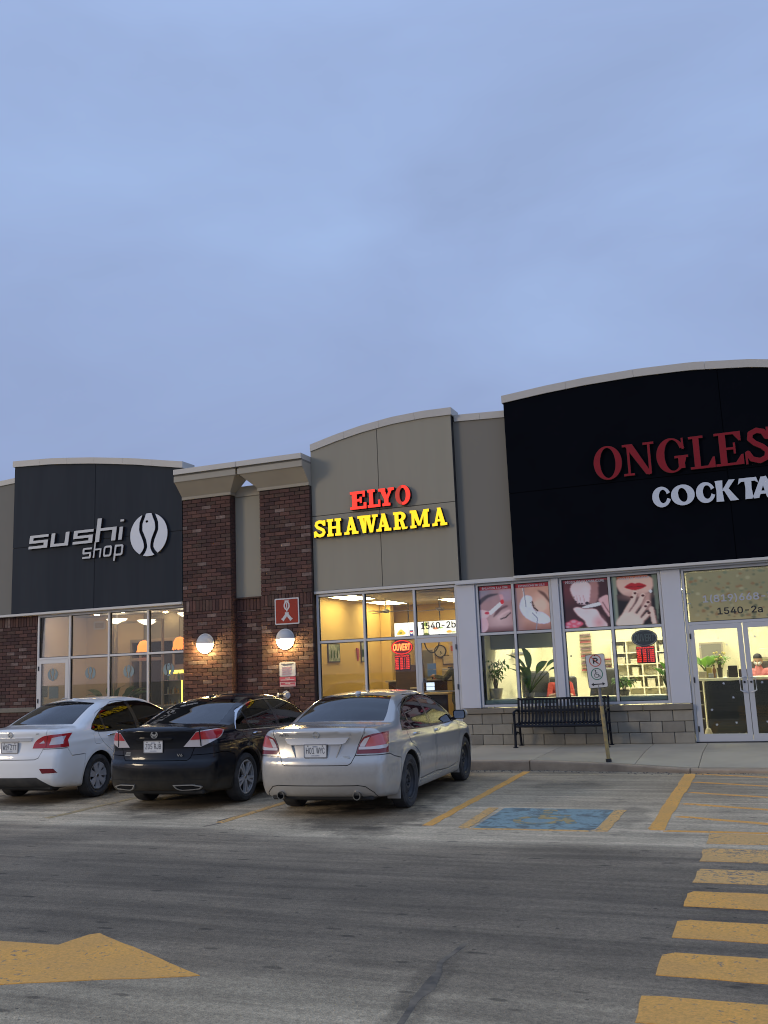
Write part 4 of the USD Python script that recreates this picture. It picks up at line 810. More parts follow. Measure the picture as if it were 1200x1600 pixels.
# --- silver sedan
def silver_car(loc, rz):
    c = base_cfg(4.864, 1.829, 1.475, 2.776, 1.09, .335); R, F = c['rear'], c['front']; wr, wf = c['wr'], c['wf']
    c['deck'] = [(R, 1.045), (R + .06, 1.075), (R + .14, 1.082), (R + .55, 1.10), (R + .8, 1.10), (0, 1.0), (wf - .35, .99), (wf + .2, .93), (F - .25, .80), (F, .66)]
    c['roof'] = [(R + .30, .93), (R + .62, 1.10), (R + 1.00, 1.275), (R + 1.38, 1.415), (R + 1.75, 1.462), (-.15, 1.475), (.30, 1.44), (.65, 1.34), (1.0, 1.18), (1.35, 1.0), (1.6, .88)]
    c['belt'] = [(R, .97), (wr, .965), (0, .94), (wf, .90)]
    c['rearp'] = [(.15, .20), (.30, .06), (.42, .012), (.55, .0), (.66, .004), (.74, .035), (.90, .055), (1.0, .05), (1.05, .03), (1.10, .03)]
    c['frontp'] = [(.2, .12), (.45, 0), (.6, .02), (.8, .25), (1.0, .6)]
    c['crease_z'] = lambda y: .80 + .07 * sstep(1.2, -1.6, y); c['paint'] = 'silver_paint'
    c['dlo'] = spline([(wr - .14, .985, 1), (wr + .02, 1.12), (wr + .28, 1.265), (wr + .62, 1.355), (-.30, 1.385), (.18, 1.365), (.55, 1.27), (.90, 1.115), (1.17, .97, 1), (.6, .948), (-.3, .955), (wr + .35, .97)])
    pil = [LineString([(-.235, .9), (-.30, 1.45)]).buffer(.042, cap_style=2), LineString([(wr + .27, .9), (wr + .235, 1.4)]).buffer(.022, cap_style=2)]
    c['side_glass'] = list(getattr(c['dlo'].difference(unary_union(pil)), 'geoms'))
    c['rear_window'] = spline([(-.64, 1.11, 1), (-.62, 1.20), (-.545, 1.36), (-.51, 1.395, 1), (0, 1.432), (.51, 1.395, 1), (.545, 1.36), (.62, 1.20), (.64, 1.11, 1), (0, 1.125)]); c['frit'] = .035
    c['front_window'] = spline([(-.66, 1.0, 1), (-.56, 1.30), (-.5, 1.38, 1), (0, 1.415), (.5, 1.38, 1), (.56, 1.30), (.66, 1.0, 1), (0, 1.03)])
    c['doors'] = [spline([(-.28, 1.4, 1), (-.265, .95), (-.285, .33, 1), (-.9, .31), (wr + .45, .33, 1), (wr + .40, .62), (wr + .10, .80), (wr + .02, .95), (wr + .1, 1.22), (wr + .5, 1.34), (wr + .7, 1.40, 1)], 8),
                  spline([(-.23, 1.39, 1), (-.215, .95), (-.235, .33, 1), (.4, .30), (.93, .33, 1), (1.02, .62), (1.05, .93, 1), (.85, 1.16), (.5, 1.32), (.2, 1.40, 1)], 8)]
    c['trunk_rear'] = Polygon([(-.62, 1.3), (-.625, 1.0), (-.555, .87), (-.525, .765), (-.475, .66), (-.43, .635), (.43, .635), (.475, .66), (.525, .765), (.555, .87), (.625, 1.0), (.62, 1.3)])
    c['trunk_top'] = Polygon([(-.63, R - .1), (-.63, R + .52), (-.58, R + .60), (.58, R + .60), (.63, R + .52), (.63, R - .1)]); c['trunk_depth'] = .30; c['trunk_z'] = .99
    c['bumper'] = Polygon([(R - .2, .15), (R - .2, .745), (R + .36, .745), (R + .52, .70), (wr - .36, .66), (wr - .42, .15)])
    lam = lambda pts: Polygon(pts)
    c['lamps'] = [dict(rear=spline([(.535, .765, 1), (.56, .855), (.62, .955), (.74, .995, 1), (1.1, 1.03, 1), (1.1, .765, 1)], 6), side=Polygon([(R - .3, .6), (R - .3, 1.2), (R + .52, 1.035), (R + .37, .87), (R + .33, .76), (R + .2, .6)]), mat='lamp_dark_red', out=.004),
                  dict(rear=Polygon([(.645, .845), (.655, .90), (.72, .965), (.80, .985), (1.1, 1.02), (1.1, .90), (.75, .845)]), side=Polygon([(R - .3, .6), (R - .3, 1.2), (R + .44, 1.02), (R + .35, .90), (R + .2, .84)]), mat='lamp_pink', out=.008, nm='tail_lamp_lens'),
                  dict(rear=Polygon([(.56, .815), (.565, .845), (.70, .845), (1.1, .885), (1.1, .845), (.8, .815)]), side=Polygon([(R - .3, .6), (R - .3, 1.2), (R + .34, 1.02), (R + .34, .84), (R + .2, .8)]), mat='lamp_clear', out=.009, nm='reverse_lamp'),
                  dict(rear=Polygon([(.575, .848), (.585, .88), (.635, .94), (.70, .96), (.635, .848)]), side=Polygon([(R - .3, .6), (R - .3, 1.2), (R + .3, 1.2), (R + .3, .6)]), mat='lamp_clear', out=.011, nm='reverse_lamp')]
    c.update(wheel_style='steel', seat_top=1.06, shelf=R + .70, shelf_z=1.06, trim_mat='gloss_black', trim_w=.010)
    t, B = build_car('sedan_car', 'silver four-door sedan with black steel wheels, parked nearest the shawarma shop door', c, loc, rz)
    put(t, 'chrome_strip', to_tm(B.shell(.022, -.004) ^ prism_y(Polygon([(-.44, .955), (-.40, .90), (-.36, .885), (.36, .885), (.40, .90), (.44, .955)]), R - .2, R + .3)), 'satin_chrome', smooth=40)
    y0 = surf_y(B, 0, .8, R - .1)
    put(t, 'plate_recess', xz(Polygon([(-.34, .875), (-.27, .71), (.27, .71), (.34, .875)]).buffer(.006).difference(Polygon([(-.335, .875), (-.268, .714), (.268, .714), (.335, .875)])), y0 - .006, y0 + .02), 'silver_paint')
    plate(t, B, 'H01 WYC', 0, .808, 'Québec', 'Je me souviens')
    ringb = Point(0, 0).buffer(.044, quad_segs=16).difference(Point(0, 0).buffer(.033, quad_segs=16)).union(sbox(-.052, -.011, .052, .011))
    put(t, 'badge', on_rear(B, ringb, 0, .995, .010), 'chrome', smooth=20)
    yb = surf_y(B, -.42, .995, R - .1); put(t, 'badge_lettering', stand(glyphs('ALTIMA', .026, .004, False, 1.5), -.42, yb - .001, .985), 'dark_metal')
    yb = surf_y(B, .45, .995, R - .1); put(t, 'badge_lettering', stand(glyphs('SL', .024, .004, False, 1.3), .45, yb - .001, .985), 'chrome')
    put(t, 'sticker', on_rear(B, affinity.scale(Point(0, 0).buffer(.055), 1, .33), .40, .725, .003), 'sticker_grey')
    for s in (-1, 1):
        yb = surf_y(B, s * .52, .30, R - .1)
        put(t, 'exhaust_tip', to_tm(to_mf(cyl((s * .52, yb - .035, .275), (s * .52, yb + .2, .285), .050, n=28)) - to_mf(cyl((s * .52, yb - .05, .274), (s * .52, yb + .15, .284), .041, n=28))), 'exhaust_steel', smooth=30)
        put(t, 'exhaust_pipe', cyl((s * .52, yb + .03, .279), (s * .52, yb + .19, .284), .041, n=20), 'soot')
    val = Polygon([(-.78, .19), (-.73, .31), (-.64, .385), (-.55, .402), (.55, .402), (.64, .385), (.73, .31), (.78, .19)])
    line = val.difference(val.buffer(-.010)).intersection(sbox(-2, .22, 2, 1))
    put(t, 'bumper_seam', to_tm(B.shell(.0015, -.01) ^ prism_y(line, R - .2, R + .4)), 'soot')
    handle(t, B, wr + .34, .905, 'chrome'); handle(t, B, -.10, .885, 'chrome'); mirror(t, B, 1.02, 1.0, 'silver_paint')
    for s in (1, -1):
        put(t, 'mud_flap', xz(rpoly(-.105, .17, .105, .42, .02), 0, .012) if False else cbox(s * (c['W'] / 2 - .135) - .09, s * (c['W'] / 2 - .135) + .09, wr - .385, wr - .372, .16, .42, .004), 'silver_paint')
        put(t, 'mud_flap', cbox(s * (c['W'] / 2 - .125) - .085, s * (c['W'] / 2 - .125) + .085, wf - .385, wf - .372, .16, .40, .004), 'silver_paint')
        put(t, 'door_sill', to_tm(B.shell(.010, -.01) ^ (prism_x(Polygon([(wr + .42, .20), (wr + .44, .285), (wf - .45, .285), (wf - .42, .20)]), .4 * s, 1.2 * s) if s > 0 else prism_x(Polygon([(wr + .42, .20), (wr + .44, .285), (wf - .45, .285), (wf - .42, .20)]), -1.2, -.4))), 'silver_paint', smooth=30)
    put(t, 'roof_antenna', blob([(((0, -.98, 1.445), .030), ((0, -.86, 1.452), .014))], .012, 4), 'plate_white', smooth=True)
    return t, B, c
# --- black sedan
def black_car(loc, rz):
    c = base_cfg(4.85, 1.84, 1.47, 2.79, 1.06, .335); R, F = c['rear'], c['front']; wr, wf = c['wr'], c['wf']
    c['deck'] = [(R, 1.055), (R + .05, 1.085), (R + .12, 1.095), (R + .45, 1.095), (R + .8, 1.09), (0, .99), (wf - .35, .98), (wf + .2, .92), (F - .25, .80), (F, .66)]
    c['roof'] = [(R + .20, .95), (R + .50, 1.085), (R + 1.0, 1.265), (R + 1.45, 1.405), (R + 1.85, 1.455), (-.10, 1.47), (.35, 1.43), (.7, 1.33), (1.05, 1.17), (1.4, .99), (1.65, .87)]
    c['belt'] = [(R, .985), (wr, .975), (0, .94), (wf, .90)]
    c['rearp'] = [(.15, .22), (.28, .06), (.40, .012), (.52, .0), (.62, .006), (.68, .045), (.85, .06), (1.0, .05), (1.06, .02), (1.10, .02)]
    c['frontp'] = [(.2, .12), (.45, 0), (.6, .02), (.8, .25), (1.0, .6)]; c['rear_bow'] = .22
    c['crease_z'] = lambda y: .77 + .10 * sstep(1.2, -1.8, y); c['paint'] = 'black_paint'
    c['dlo'] = spline([(wr - .20, 1.015, 1), (wr - .03, 1.155), (wr + .22, 1.275), (wr + .62, 1.36), (-.25, 1.382), (.22, 1.355), (.60, 1.25), (.95, 1.10), (1.20, .965, 1), (.6, .945), (-.3, .955), (wr + .25, .982), (wr - .10, .99)])
    pil = [LineString([(-.215, .9), (-.285, 1.45)]).buffer(.042, cap_style=2), LineString([(wr + .25, .9), (wr + .16, 1.4)]).buffer(.016, cap_style=2)]
    c['side_glass'] = list(getattr(c['dlo'].difference(unary_union(pil)), 'geoms'))
    c['rear_window'] = spline([(-.62, 1.105, 1), (-.60, 1.17), (-.52, 1.35), (-.47, 1.395, 1), (0, 1.425), (.47, 1.395, 1), (.52, 1.35), (.60, 1.17), (.62, 1.105, 1), (0, 1.115)]); c['frit'] = .03
    c['front_window'] = spline([(-.66, 1.0, 1), (-.56, 1.30), (-.5, 1.38, 1), (0, 1.41), (.5, 1.38, 1), (.56, 1.30), (.66, 1.0, 1), (0, 1.03)])
    c['doors'] = [spline([(-.26, 1.4, 1), (-.245, .95), (-.265, .33, 1), (-.9, .31), (wr + .45, .33, 1), (wr + .40, .62), (wr + .05, .85), (wr - .05, .97), (wr + .1, 1.24), (wr + .5, 1.345), (wr + .7, 1.40, 1)], 8),
                  spline([(-.21, 1.385, 1), (-.195, .95), (-.215, .33, 1), (.4, .30), (.95, .33, 1), (1.04, .62), (1.06, .93, 1), (.88, 1.14), (.5, 1.31), (.2, 1.39, 1)], 8)]
    c['trunk_rear'] = Polygon([(-.66, 1.3), (-.665, 1.0), (-.58, .80), (-.54, .69), (-.50, .66), (.50, .66), (.54, .69), (.58, .80), (.665, 1.0), (.66, 1.3)])
    c['trunk_top'] = Polygon([(-.66, R - .1), (-.66, R + .40), (-.60, R + .48), (.60, R + .48), (.66, R + .40), (.66, R - .1)]); c['trunk_depth'] = .30; c['trunk_z'] = 1.0
    c['bumper'] = Polygon([(R - .2, .15), (R - .2, .70), (R + .36, .745), (R + .55, .73), (wr - .35, .68), (wr - .42, .15)])
    c['lamps'] = [dict(rear=spline([(.44, .835, 1), (.53, .93), (.62, 1.03, 1), (.80, 1.055), (1.1, 1.05, 1), (1.1, .86, 1), (.80, .83)], 6), side=spline([(R - .3, .6, 1), (R - .3, 1.2, 1), (R + .1, 1.1), (R + .35, 1.065), (R + .55, 1.03, 1), (R + .42, .95), (R + .2, .87), (R, .6, 1)], 6), mat='lamp_clear', out=.004),
                  dict(rear=Polygon([(.535, .925), (.62, 1.022), (.80, 1.045), (1.1, 1.04), (1.1, .955), (.80, .925)]), side=spline([(R - .3, .6, 1), (R - .3, 1.2, 1), (R + .1, 1.1), (R + .35, 1.055), (R + .52, 1.03, 1), (R + .42, .965), (R + .2, .87), (R, .6, 1)], 6), mat='lamp_red', out=.008, nm='tail_lamp_lens'),
                  dict(rear=Polygon([(.675, .80), (.655, 1.1), (.667, 1.1), (.687, .80)]), side=Polygon([(R - .3, .84), (R - .3, 1.05), (R + .3, 1.05), (R + .3, .84)]), mat='soot', out=.010, nm='lamp_seam')]
    c.update(wheel_style='alloy', seat_top=1.06, shelf=R + .62, shelf_z=1.05, trim_mat='chrome', trim_w=.010)
    t, B = build_car('sedan_car', 'black four-door sedan with silver alloy wheels, parked between the silver and white cars', c, loc, rz)
    plate(t, B, 'Z05 RJB', -.02, .845, 'Québec', 'Je me souviens')
    bl = Polygon([(-.30, .945), (-.27, .925), (.27, .925), (.30, .945), (.27, .955), (-.27, .955)])
    put(t, 'plate_ledge', on_rear(B, affinity.translate(bl, 0, -.94), 0, .945, .022), 'black_paint')
    oval = affinity.scale(Point(0, 0).buffer(.056, quad_segs=16), 1, .88); inner = affinity.scale(Point(0, 0).buffer(.046, quad_segs=16), 1, .86)
    emb = oval.difference(inner).union(unary_union([LineString([(-.046, .012), (-.018, .006), (0, -.022), (.018, .006), (.046, .012)]).buffer(.006), LineString([(-.018, .006), (-.034, -.028)]).buffer(.006), LineString([(.018, .006), (.034, -.028)]).buffer(.006)]).intersection(oval))
    put(t, 'badge', on_rear(B, emb, 0, 1.005, .012), 'chrome', smooth=20)
    yb = surf_y(B, .33, .72, R - .1); put(t, 'badge_lettering', stand(glyphs('V6', .032, .006, True, 1.6), .40, yb - .006, .715), 'chrome')
    yb = surf_y(B, -.45, .75, R - .1)
    for zz, wd in ((.765, .10), (.735, .12)): put(t, 'badge_lettering', on_rear(B, Polygon([(-wd / 2, -.010), (-wd / 2 + .01, .010), (wd / 2, .008), (wd / 2 - .01, -.012)]), -.45, zz, .006), 'chrome')
    for s in (-1, 1):
        q = spline([(s * .31, .345, 1), (s * .58, .345, 1), (s * .70, .315), (s * .66, .275, 1), (s * .42, .262, 1), (s * .35, .29)], 5); yb = surf_y(B, s * .5, .30, R - .1)
        q = q if q.exterior.is_ccw else Polygon(list(q.exterior.coords)[::-1])
        ring = q.difference(q.buffer(-.013)); half = prism_y(ring, R - .2, R + .5)
        put(t, 'exhaust_tip', to_tm(B.shell(.026, -.06) ^ half), 'exhaust_bright', smooth=30)
        put(t, 'exhaust_pipe', to_tm(B.shell(.010, -.03) ^ prism_y(q.buffer(-.012), R - .2, R + .5)), 'soot')
    val = sbox(-1, .405, 1, .412); put(t, 'bumper_seam', to_tm(B.shell(.001, -.01) ^ prism_y(val, R - .2, R + .45)), 'soot')
    put(t, 'trunk_spoiler', to_tm(B.shell(.012, -.01) ^ prism_x(Polygon([(R - .05, 1.04), (R - .05, 1.12), (R + .10, 1.12), (R + .13, 1.05)]), -.62, .62)), 'black_paint', smooth=30)
    handle(t, B, wr + .36, .92, 'chrome'); handle(t, B, -.08, .895, 'chrome'); mirror(t, B, 1.04, 1.0, 'black_paint')
    put(t, 'sunroof', to_tm(B.shell(.010, -.002) ^ prism_z(rpoly(-.42, -.35, .42, .22, .06), 1.3, 1.6)), 'gloss_black', smooth=30)
    put(t, 'roof_antenna', blob([(((0, -.90, 1.452), .024), ((0, -.80, 1.458), .012))], .012, 4), 'black_paint', smooth=True)
    return t, B, c
# --- white sedan
def white_car(loc, rz):
    c = base_cfg(4.625, 1.76, 1.495, 2.70, 1.05, .322); R, F = c['rear'], c['front']; wr, wf = c['wr'], c['wf']
    c['deck'] = [(R, 1.055), (R + .06, 1.085), (R + .14, 1.095), (R + .48, 1.115), (R + .8, 1.11), (0, 1.0), (wf - .35, .99), (wf + .2, .93), (F - .25, .80), (F, .66)]
    c['roof'] = [(R + .25, .96), (R + .52, 1.115), (R + .92, 1.30), (R + 1.28, 1.43), (R + 1.65, 1.485), (-.15, 1.495), (.30, 1.455), (.65, 1.35), (.98, 1.19), (1.3, 1.01), (1.55, .89)]
    c['belt'] = [(R, .985), (wr, .975), (0, .945), (wf, .91)]
    c['rearp'] = [(.15, .20), (.28, .05), (.40, .0), (.58, .0), (.70, .012), (.77, .04), (.92, .055), (1.0, .045), (1.06, .025), (1.10, .025)]
    c['frontp'] = [(.2, .12), (.45, 0), (.6, .02), (.8, .25), (1.0, .6)]
    c['crease_z'] = lambda y: .79 + .09 * sstep(1.2, -1.6, y); c['paint'] = 'white_paint'
    c['dlo'] = spline([(wr - .12, 1.03, 1), (wr + .05, 1.165), (wr + .28, 1.29), (wr + .60, 1.375), (-.28, 1.402), (.18, 1.375), (.55, 1.275), (.88, 1.125), (1.13, .975, 1), (.6, .95), (-.3, .96), (wr + .33, .975), (wr + .03, .985)])
    pil = [LineString([(-.225, .9), (-.29, 1.45)]).buffer(.042, cap_style=2), LineString([(wr + .24, .9), (wr + .20, 1.4)]).buffer(.022, cap_style=2)]
    c['side_glass'] = list(getattr(c['dlo'].difference(unary_union(pil)), 'geoms'))
    c['rear_window'] = spline([(-.61, 1.12, 1), (-.595, 1.18), (-.52, 1.375), (-.48, 1.415, 1), (0, 1.45), (.48, 1.415, 1), (.52, 1.375), (.595, 1.18), (.61, 1.12, 1), (0, 1.132)]); c['frit'] = .03
    c['front_window'] = spline([(-.64, 1.01, 1), (-.54, 1.31), (-.48, 1.4, 1), (0, 1.435), (.48, 1.4, 1), (.54, 1.31), (.64, 1.01, 1), (0, 1.04)])
    c['doors'] = [spline([(-.27, 1.42, 1), (-.255, .96), (-.275, .33, 1), (-.85, .31), (wr + .43, .33, 1), (wr + .38, .60), (wr + .12, .80), (wr + .02, .97), (wr + .1, 1.24), (wr + .5, 1.36), (wr + .7, 1.42, 1)], 8),
                  spline([(-.22, 1.41, 1), (-.205, .96), (-.225, .33, 1), (.4, .30), (.90, .33, 1), (.99, .62), (1.02, .94, 1), (.82, 1.17), (.5, 1.32), (.2, 1.40, 1)], 8)]
    c['trunk_rear'] = Polygon([(-.60, 1.3), (-.615, 1.0), (-.58, .85), (-.52, .68), (-.46, .655), (.46, .655), (.52, .68), (.58, .85), (.615, 1.0), (.60, 1.3)])
    c['trunk_top'] = Polygon([(-.61, R - .1), (-.61, R + .44), (-.56, R + .51), (.56, R + .51), (.61, R + .44), (.61, R - .1)]); c['trunk_depth'] = .30; c['trunk_z'] = 1.0
    c['bumper'] = Polygon([(R - .2, .15), (R - .2, .80), (R + .33, .80), (R + .42, .68), (wr - .34, .68), (wr - .42, .15)])
    c['fuel'] = rpoly(wr + .0 - .10, .80, wr + .09, .985, .05)
    c['lamps'] = [dict(rear=spline([(.40, .815, 1), (.43, .90), (.52, .965), (.66, 1.0), (1.1, 1.02, 1), (1.1, .815, 1)], 6), side=Polygon([(R - .3, .6), (R - .3, 1.2), (R + .49, 1.02), (R + .345, .91), (R + .36, .815), (R + .2, .6)]), mat='lamp_red', out=.006),
                  dict(rear=Polygon([(.655, .855), (.69, .955), (.80, .975), (1.1, .985), (1.1, .90), (.85, .865)]), side=Polygon([(R - .3, .6), (R - .3, 1.2), (R + .34, .985), (R + .25, .90), (R + .2, .6)]), mat='lamp_clear', out=.009, nm='reverse_lamp'),
                  dict(rear=Polygon([(.50, .88), (.57, .925), (.585, .885)]), side=Polygon([(R - .3, .6), (R - .3, 1.2), (R + .3, 1.2), (R + .3, .6)]), mat='lamp_clear', out=.009, nm='reverse_lamp'),
                  dict(rear=Polygon([(.60, .80), (.63, 1.05), (.638, 1.05), (.608, .80)]), side=Polygon([(R - .3, .82), (R - .3, .99), (R + .3, .99), (R + .3, .82)]), mat='lamp_dark_red', out=.008, nm='lamp_seam'),
                  dict(rear=Polygon([(.54, .525), (.585, .455), (.79, .46), (.745, .52)]), side=Polygon([(R - .3, .3), (R - .3, .6), (R + .5, .6), (R + .5, .3)]), mat='lamp_dark_red', out=.003, nm='fog_reflector')]
    c.update(wheel_style='cover', seat_top=1.08, shelf=R + .62, shelf_z=1.07, trim_mat='gloss_black', trim_w=.008)
    t, B = build_car('sedan_car', 'white four-door sedan with silver wheel covers, parked outside the sushi shop window', c, loc, rz)
    put(t, 'chrome_strip', to_tm(B.shell(.020, -.004) ^ prism_y(Polygon([(-.39, .968), (-.37, .922), (.37, .922), (.39, .968)]), R - .2, R + .3)), 'satin_chrome', smooth=40)
    plate(t, B, 'W29 ZTT', 0, .83, 'Québec', 'Je me souviens')
    ringb = Point(0, 0).buffer(.042, quad_segs=16).difference(Point(0, 0).buffer(.031, quad_segs=16)).union(sbox(-.050, -.011, .050, .011))
    put(t, 'badge', on_rear(B, ringb, 0, 1.015, .010), 'chrome', smooth=20)
    yb = surf_y(B, .47, 1.02, R - .1); put(t, 'badge_lettering', stand(glyphs('SV', .024, .004, False, 1.3), .47, yb - .001, 1.01), 'chrome')
    val = Polygon([(-.9, .1), (-.62, .32), (-.50, .40), (.50, .40), (.62, .32), (.9, .1)])
    put(t, 'rear_valance', to_tm(B.shell(.003, -.01) ^ prism_y(val, R - .2, R + .35)), 'valance_black', smooth=30)
    handle(t, B, wr + .33, .91, 'chrome'); handle(t, B, -.09, .89, 'chrome'); mirror(t, B, .98, 1.0, 'white_paint')
    put(t, 'roof_antenna', blob([(((0, -.92, 1.47), .028), ((0, -.80, 1.476), .013))], .012, 4), 'white_paint', smooth=True)
    return t, B, c
S_POS, K_POS, W_POS = ((-4.95, 12.28, 0), 2.0), ((-7.43, 12.585, 0), 2.2), ((-10.0, 12.75, 0), 2.0)
silver_car(*S_POS); black_car(*K_POS); white_car(*W_POS)
# ------------------------------------------------------------------ lettering: letters drawn in a box of height 1, later placed on the facades
def st(pts, w, cap=2, join=2): return LineString(pts).buffer(w / 2, cap_style=cap, join_style=join)
def R_(x0, y0, x1, y1): return sbox(x0, y0, x1, y1)
def ell(cx, cy, rx, ry): return affinity.scale(Point(0, 0).buffer(1, quad_segs=24), rx, ry).buffer(0) if False else affinity.translate(affinity.scale(Point(0, 0).buffer(1, quad_segs=24), rx, ry, origin=(0, 0)), cx, cy)
def U(*a): return unary_union(a)
def slab(ch, w=.26, s=.15, thin=.17):
    """heavy slab-serif capitals"""
    if ch == 'E': return U(R_(.10, 0, .10 + w, 1), R_(0, 0, .86, s), R_(0, 1 - s, .80, 1), R_(.3, .43, .60, .57), R_(.52, .33, .62, .67), R_(.68, 1 - s - .18, .80, 1), R_(.72, 0, .86, s + .20))
    if ch == 'L': return U(R_(.10, 0, .10 + w, 1), R_(0, 0, .84, s), R_(0, 1 - s, .50, 1), R_(.70, 0, .84, s + .24))
    if ch == 'H': return U(R_(.08, 0, .08 + w, 1), R_(.66, 0, .66 + w, 1), R_(.1, .43, .9, .57), R_(0, 0, .44, s), R_(0, 1 - s, .44, 1), R_(.56, 0, 1.0, s), R_(.56, 1 - s, 1.0, 1))
    if ch == 'Y': return U(R_(.36, 0, .36 + w, .48), R_(.24, 0, .74, s), Polygon([(.06, 1), (.36, 1), (.62, .40), (.36, .40)]), Polygon([(.74, 1), (.92, 1), (.62, .40), (.46, .40)]), R_(0, 1 - s, .44, 1), R_(.62, 1 - s, 1.0, 1))
    if ch == 'A': return U(Polygon([(.10, 0), (.27, 0), (.52, .82), (.42, 1)]), Polygon([(.64, 0), (.94, 0), (.62, 1), (.36, 1)]), R_(.26, .24, .72, .37), R_(-.02, 0, .36, s), R_(.56, 0, 1.04, s))
    if ch == 'W': return U(Polygon([(.06, 1), (.34, 1), (.52, 0), (.32, 0)]), Polygon([(.46, 1), (.60, 1), (.52, 0), (.40, 0)]), Polygon([(.52, 1), (.78, 1), (.98, 0), (.78, 0)]), Polygon([(1.08, 1), (1.24, 1), (.98, 0), (.84, 0)]), R_(-.02, 1 - s, .44, 1), R_(.5, 1 - s, .85, 1), R_(.96, 1 - s, 1.34, 1)).intersection(R_(-.1, 0, 1.4, 1))
    if ch == 'M': return U(R_(.10, 0, .10 + thin, 1), R_(.88, 0, .88 + w, 1), Polygon([(.08, 1), (.40, 1), (.68, .12), (.50, .12)]), Polygon([(.90, 1), (1.0, 1), (.66, .12), (.52, .12)]), R_(0, 0, .38, s), R_(.78, 0, 1.24, s), R_(0, 1 - s, .36, 1), R_(.88, 1 - s, 1.24, 1))
    if ch == 'R': return U(R_(.10, 0, .10 + w, 1), R_(0, 0, .48, s), R_(0, 1 - s, .5, 1), ell(.46, .73, .40, .27).difference(ell(.42, .73, .17, .15)).intersection(R_(.3, .4, 1, 1)), Polygon([(.44, .50), (.66, .54), (.80, .15), (.60, .0)]), ell(.84, .14, .14, .14).intersection(R_(.7, 0, 1, .12)), R_(.60, 0, .90, .11))
    if ch == 'O': return ell(.44, .5, .46, .53).difference(ell(.44, .5, .20, .38))
    if ch == 'S':
        a = LineString([(.78, .80), (.68, .93), (.45, .965), (.20, .90), (.12, .72), (.24, .57), (.48, .48), (.72, .38), (.80, .22), (.68, .06), (.42, .03), (.16, .10), (.10, .26)])
        return U(st([(.76, .76), (.62, .90), (.42, .93), (.22, .86), (.17, .72), (.28, .59), (.50, .50), (.70, .40), (.76, .26), (.66, .12), (.44, .075), (.24, .13), (.12, .28)], .19, 1, 1), R_(.72, .66, .86, 1.0), R_(0, 0, .14, .34)).intersection(R_(-.05, -.03, .95, 1.03))
def serif(ch, w=.20, s=.07, thin=.075):
    """bold high-contrast serif capitals"""
    if ch == 'O': return ell(.47, .5, .48, .53).difference(ell(.47, .5, .265, .475))
    if ch == 'N': return U(R_(.14, 0, .14 + thin, 1), R_(.80, 0, .80 + thin, 1), Polygon([(.06, 1), (.32, 1), (.875, 0), (.80, -.02), (.70, 0)]), R_(0, 0, .34, s), R_(0, 1 - s, .22, 1), R_(.66, 1 - s, 1.0, 1))
    if ch == 'G': return U(ell(.48, .5, .48, .53).difference(ell(.53, .5, .27, .475)).difference(R_(.62, .42, 1.2, .70)), R_(.70, .08, .90, .42), R_(.58, .40, 1.02, .40 + s), R_(.84, .66, .90, 1.0))
    if ch == 'L': return U(R_(.14, 0, .14 + w, 1), R_(0, 0, .82, s), R_(0, 1 - s, .48, 1), Polygon([(.82, 0), (.82, .32), (.76, .32), (.58, s), (.6, 0)]))
    if ch == 'E': return U(R_(.14, 0, .14 + w, 1), R_(0, 0, .84, s), R_(0, 1 - s, .80, 1), R_(.3, .47, .62, .47 + s), R_(.56, .34, .62, .67), Polygon([(.84, 0), (.84, .30), (.78, .30), (.60, s), (.6, 0)]), Polygon([(.80, 1), (.80, .72), (.745, .72), (.58, 1 - s), (.58, 1)]))
    if ch == 'S': return U(st([(.66, .74), (.58, .90), (.40, .955), (.22, .88), (.19, .72), (.32, .58), (.52, .46), (.66, .32), (.62, .13), (.42, .045), (.20, .12), (.10, .30)], .15, 1, 1), R_(.67, .66, .73, 1.02), R_(.02, -.02, .08, .34))
def flare(ch):
    """very heavy flared capitals"""
    if ch == 'C': return ell(.48, .5, .5, .52).difference(ell(.56, .52, .22, .34)).difference(Polygon([(.55, .52), (1.3, .86), (1.3, .20)]).intersection(R_(.62, .3, 1.3, .72)))
    if ch == 'O': return ell(.54, .5, .55, .52).difference(affinity.rotate(ell(.54, .5, .21, .36), 10))
    if ch == 'K': return U(Polygon([(.0, 0), (.36, 0), (.32, .5), (.36, 1), (0, 1), (.04, .5)]), Polygon([(.28, .48), (.66, 1), (.96, 1), (.56, .52)]), Polygon([(.34, .62), (.60, .62), (1.06, 0), (.66, 0)]))
    if ch == 'T': return U(Polygon([(.28, 0), (.66, 0), (.61, .5), (.63, .9), (.31, .9), (.33, .5)]), Polygon([(.0, .72), (.08, 1), (.86, 1), (.94, .72), (.78, .83), (.16, .83)]))
    if ch == 'A': return U(Polygon([(-.02, 0), (.26, 0), (.56, .86), (.40, 1)]), Polygon([(.58, 0), (1.0, 0), (.62, 1.02), (.38, 1.0)]), R_(.24, .18, .76, .33))
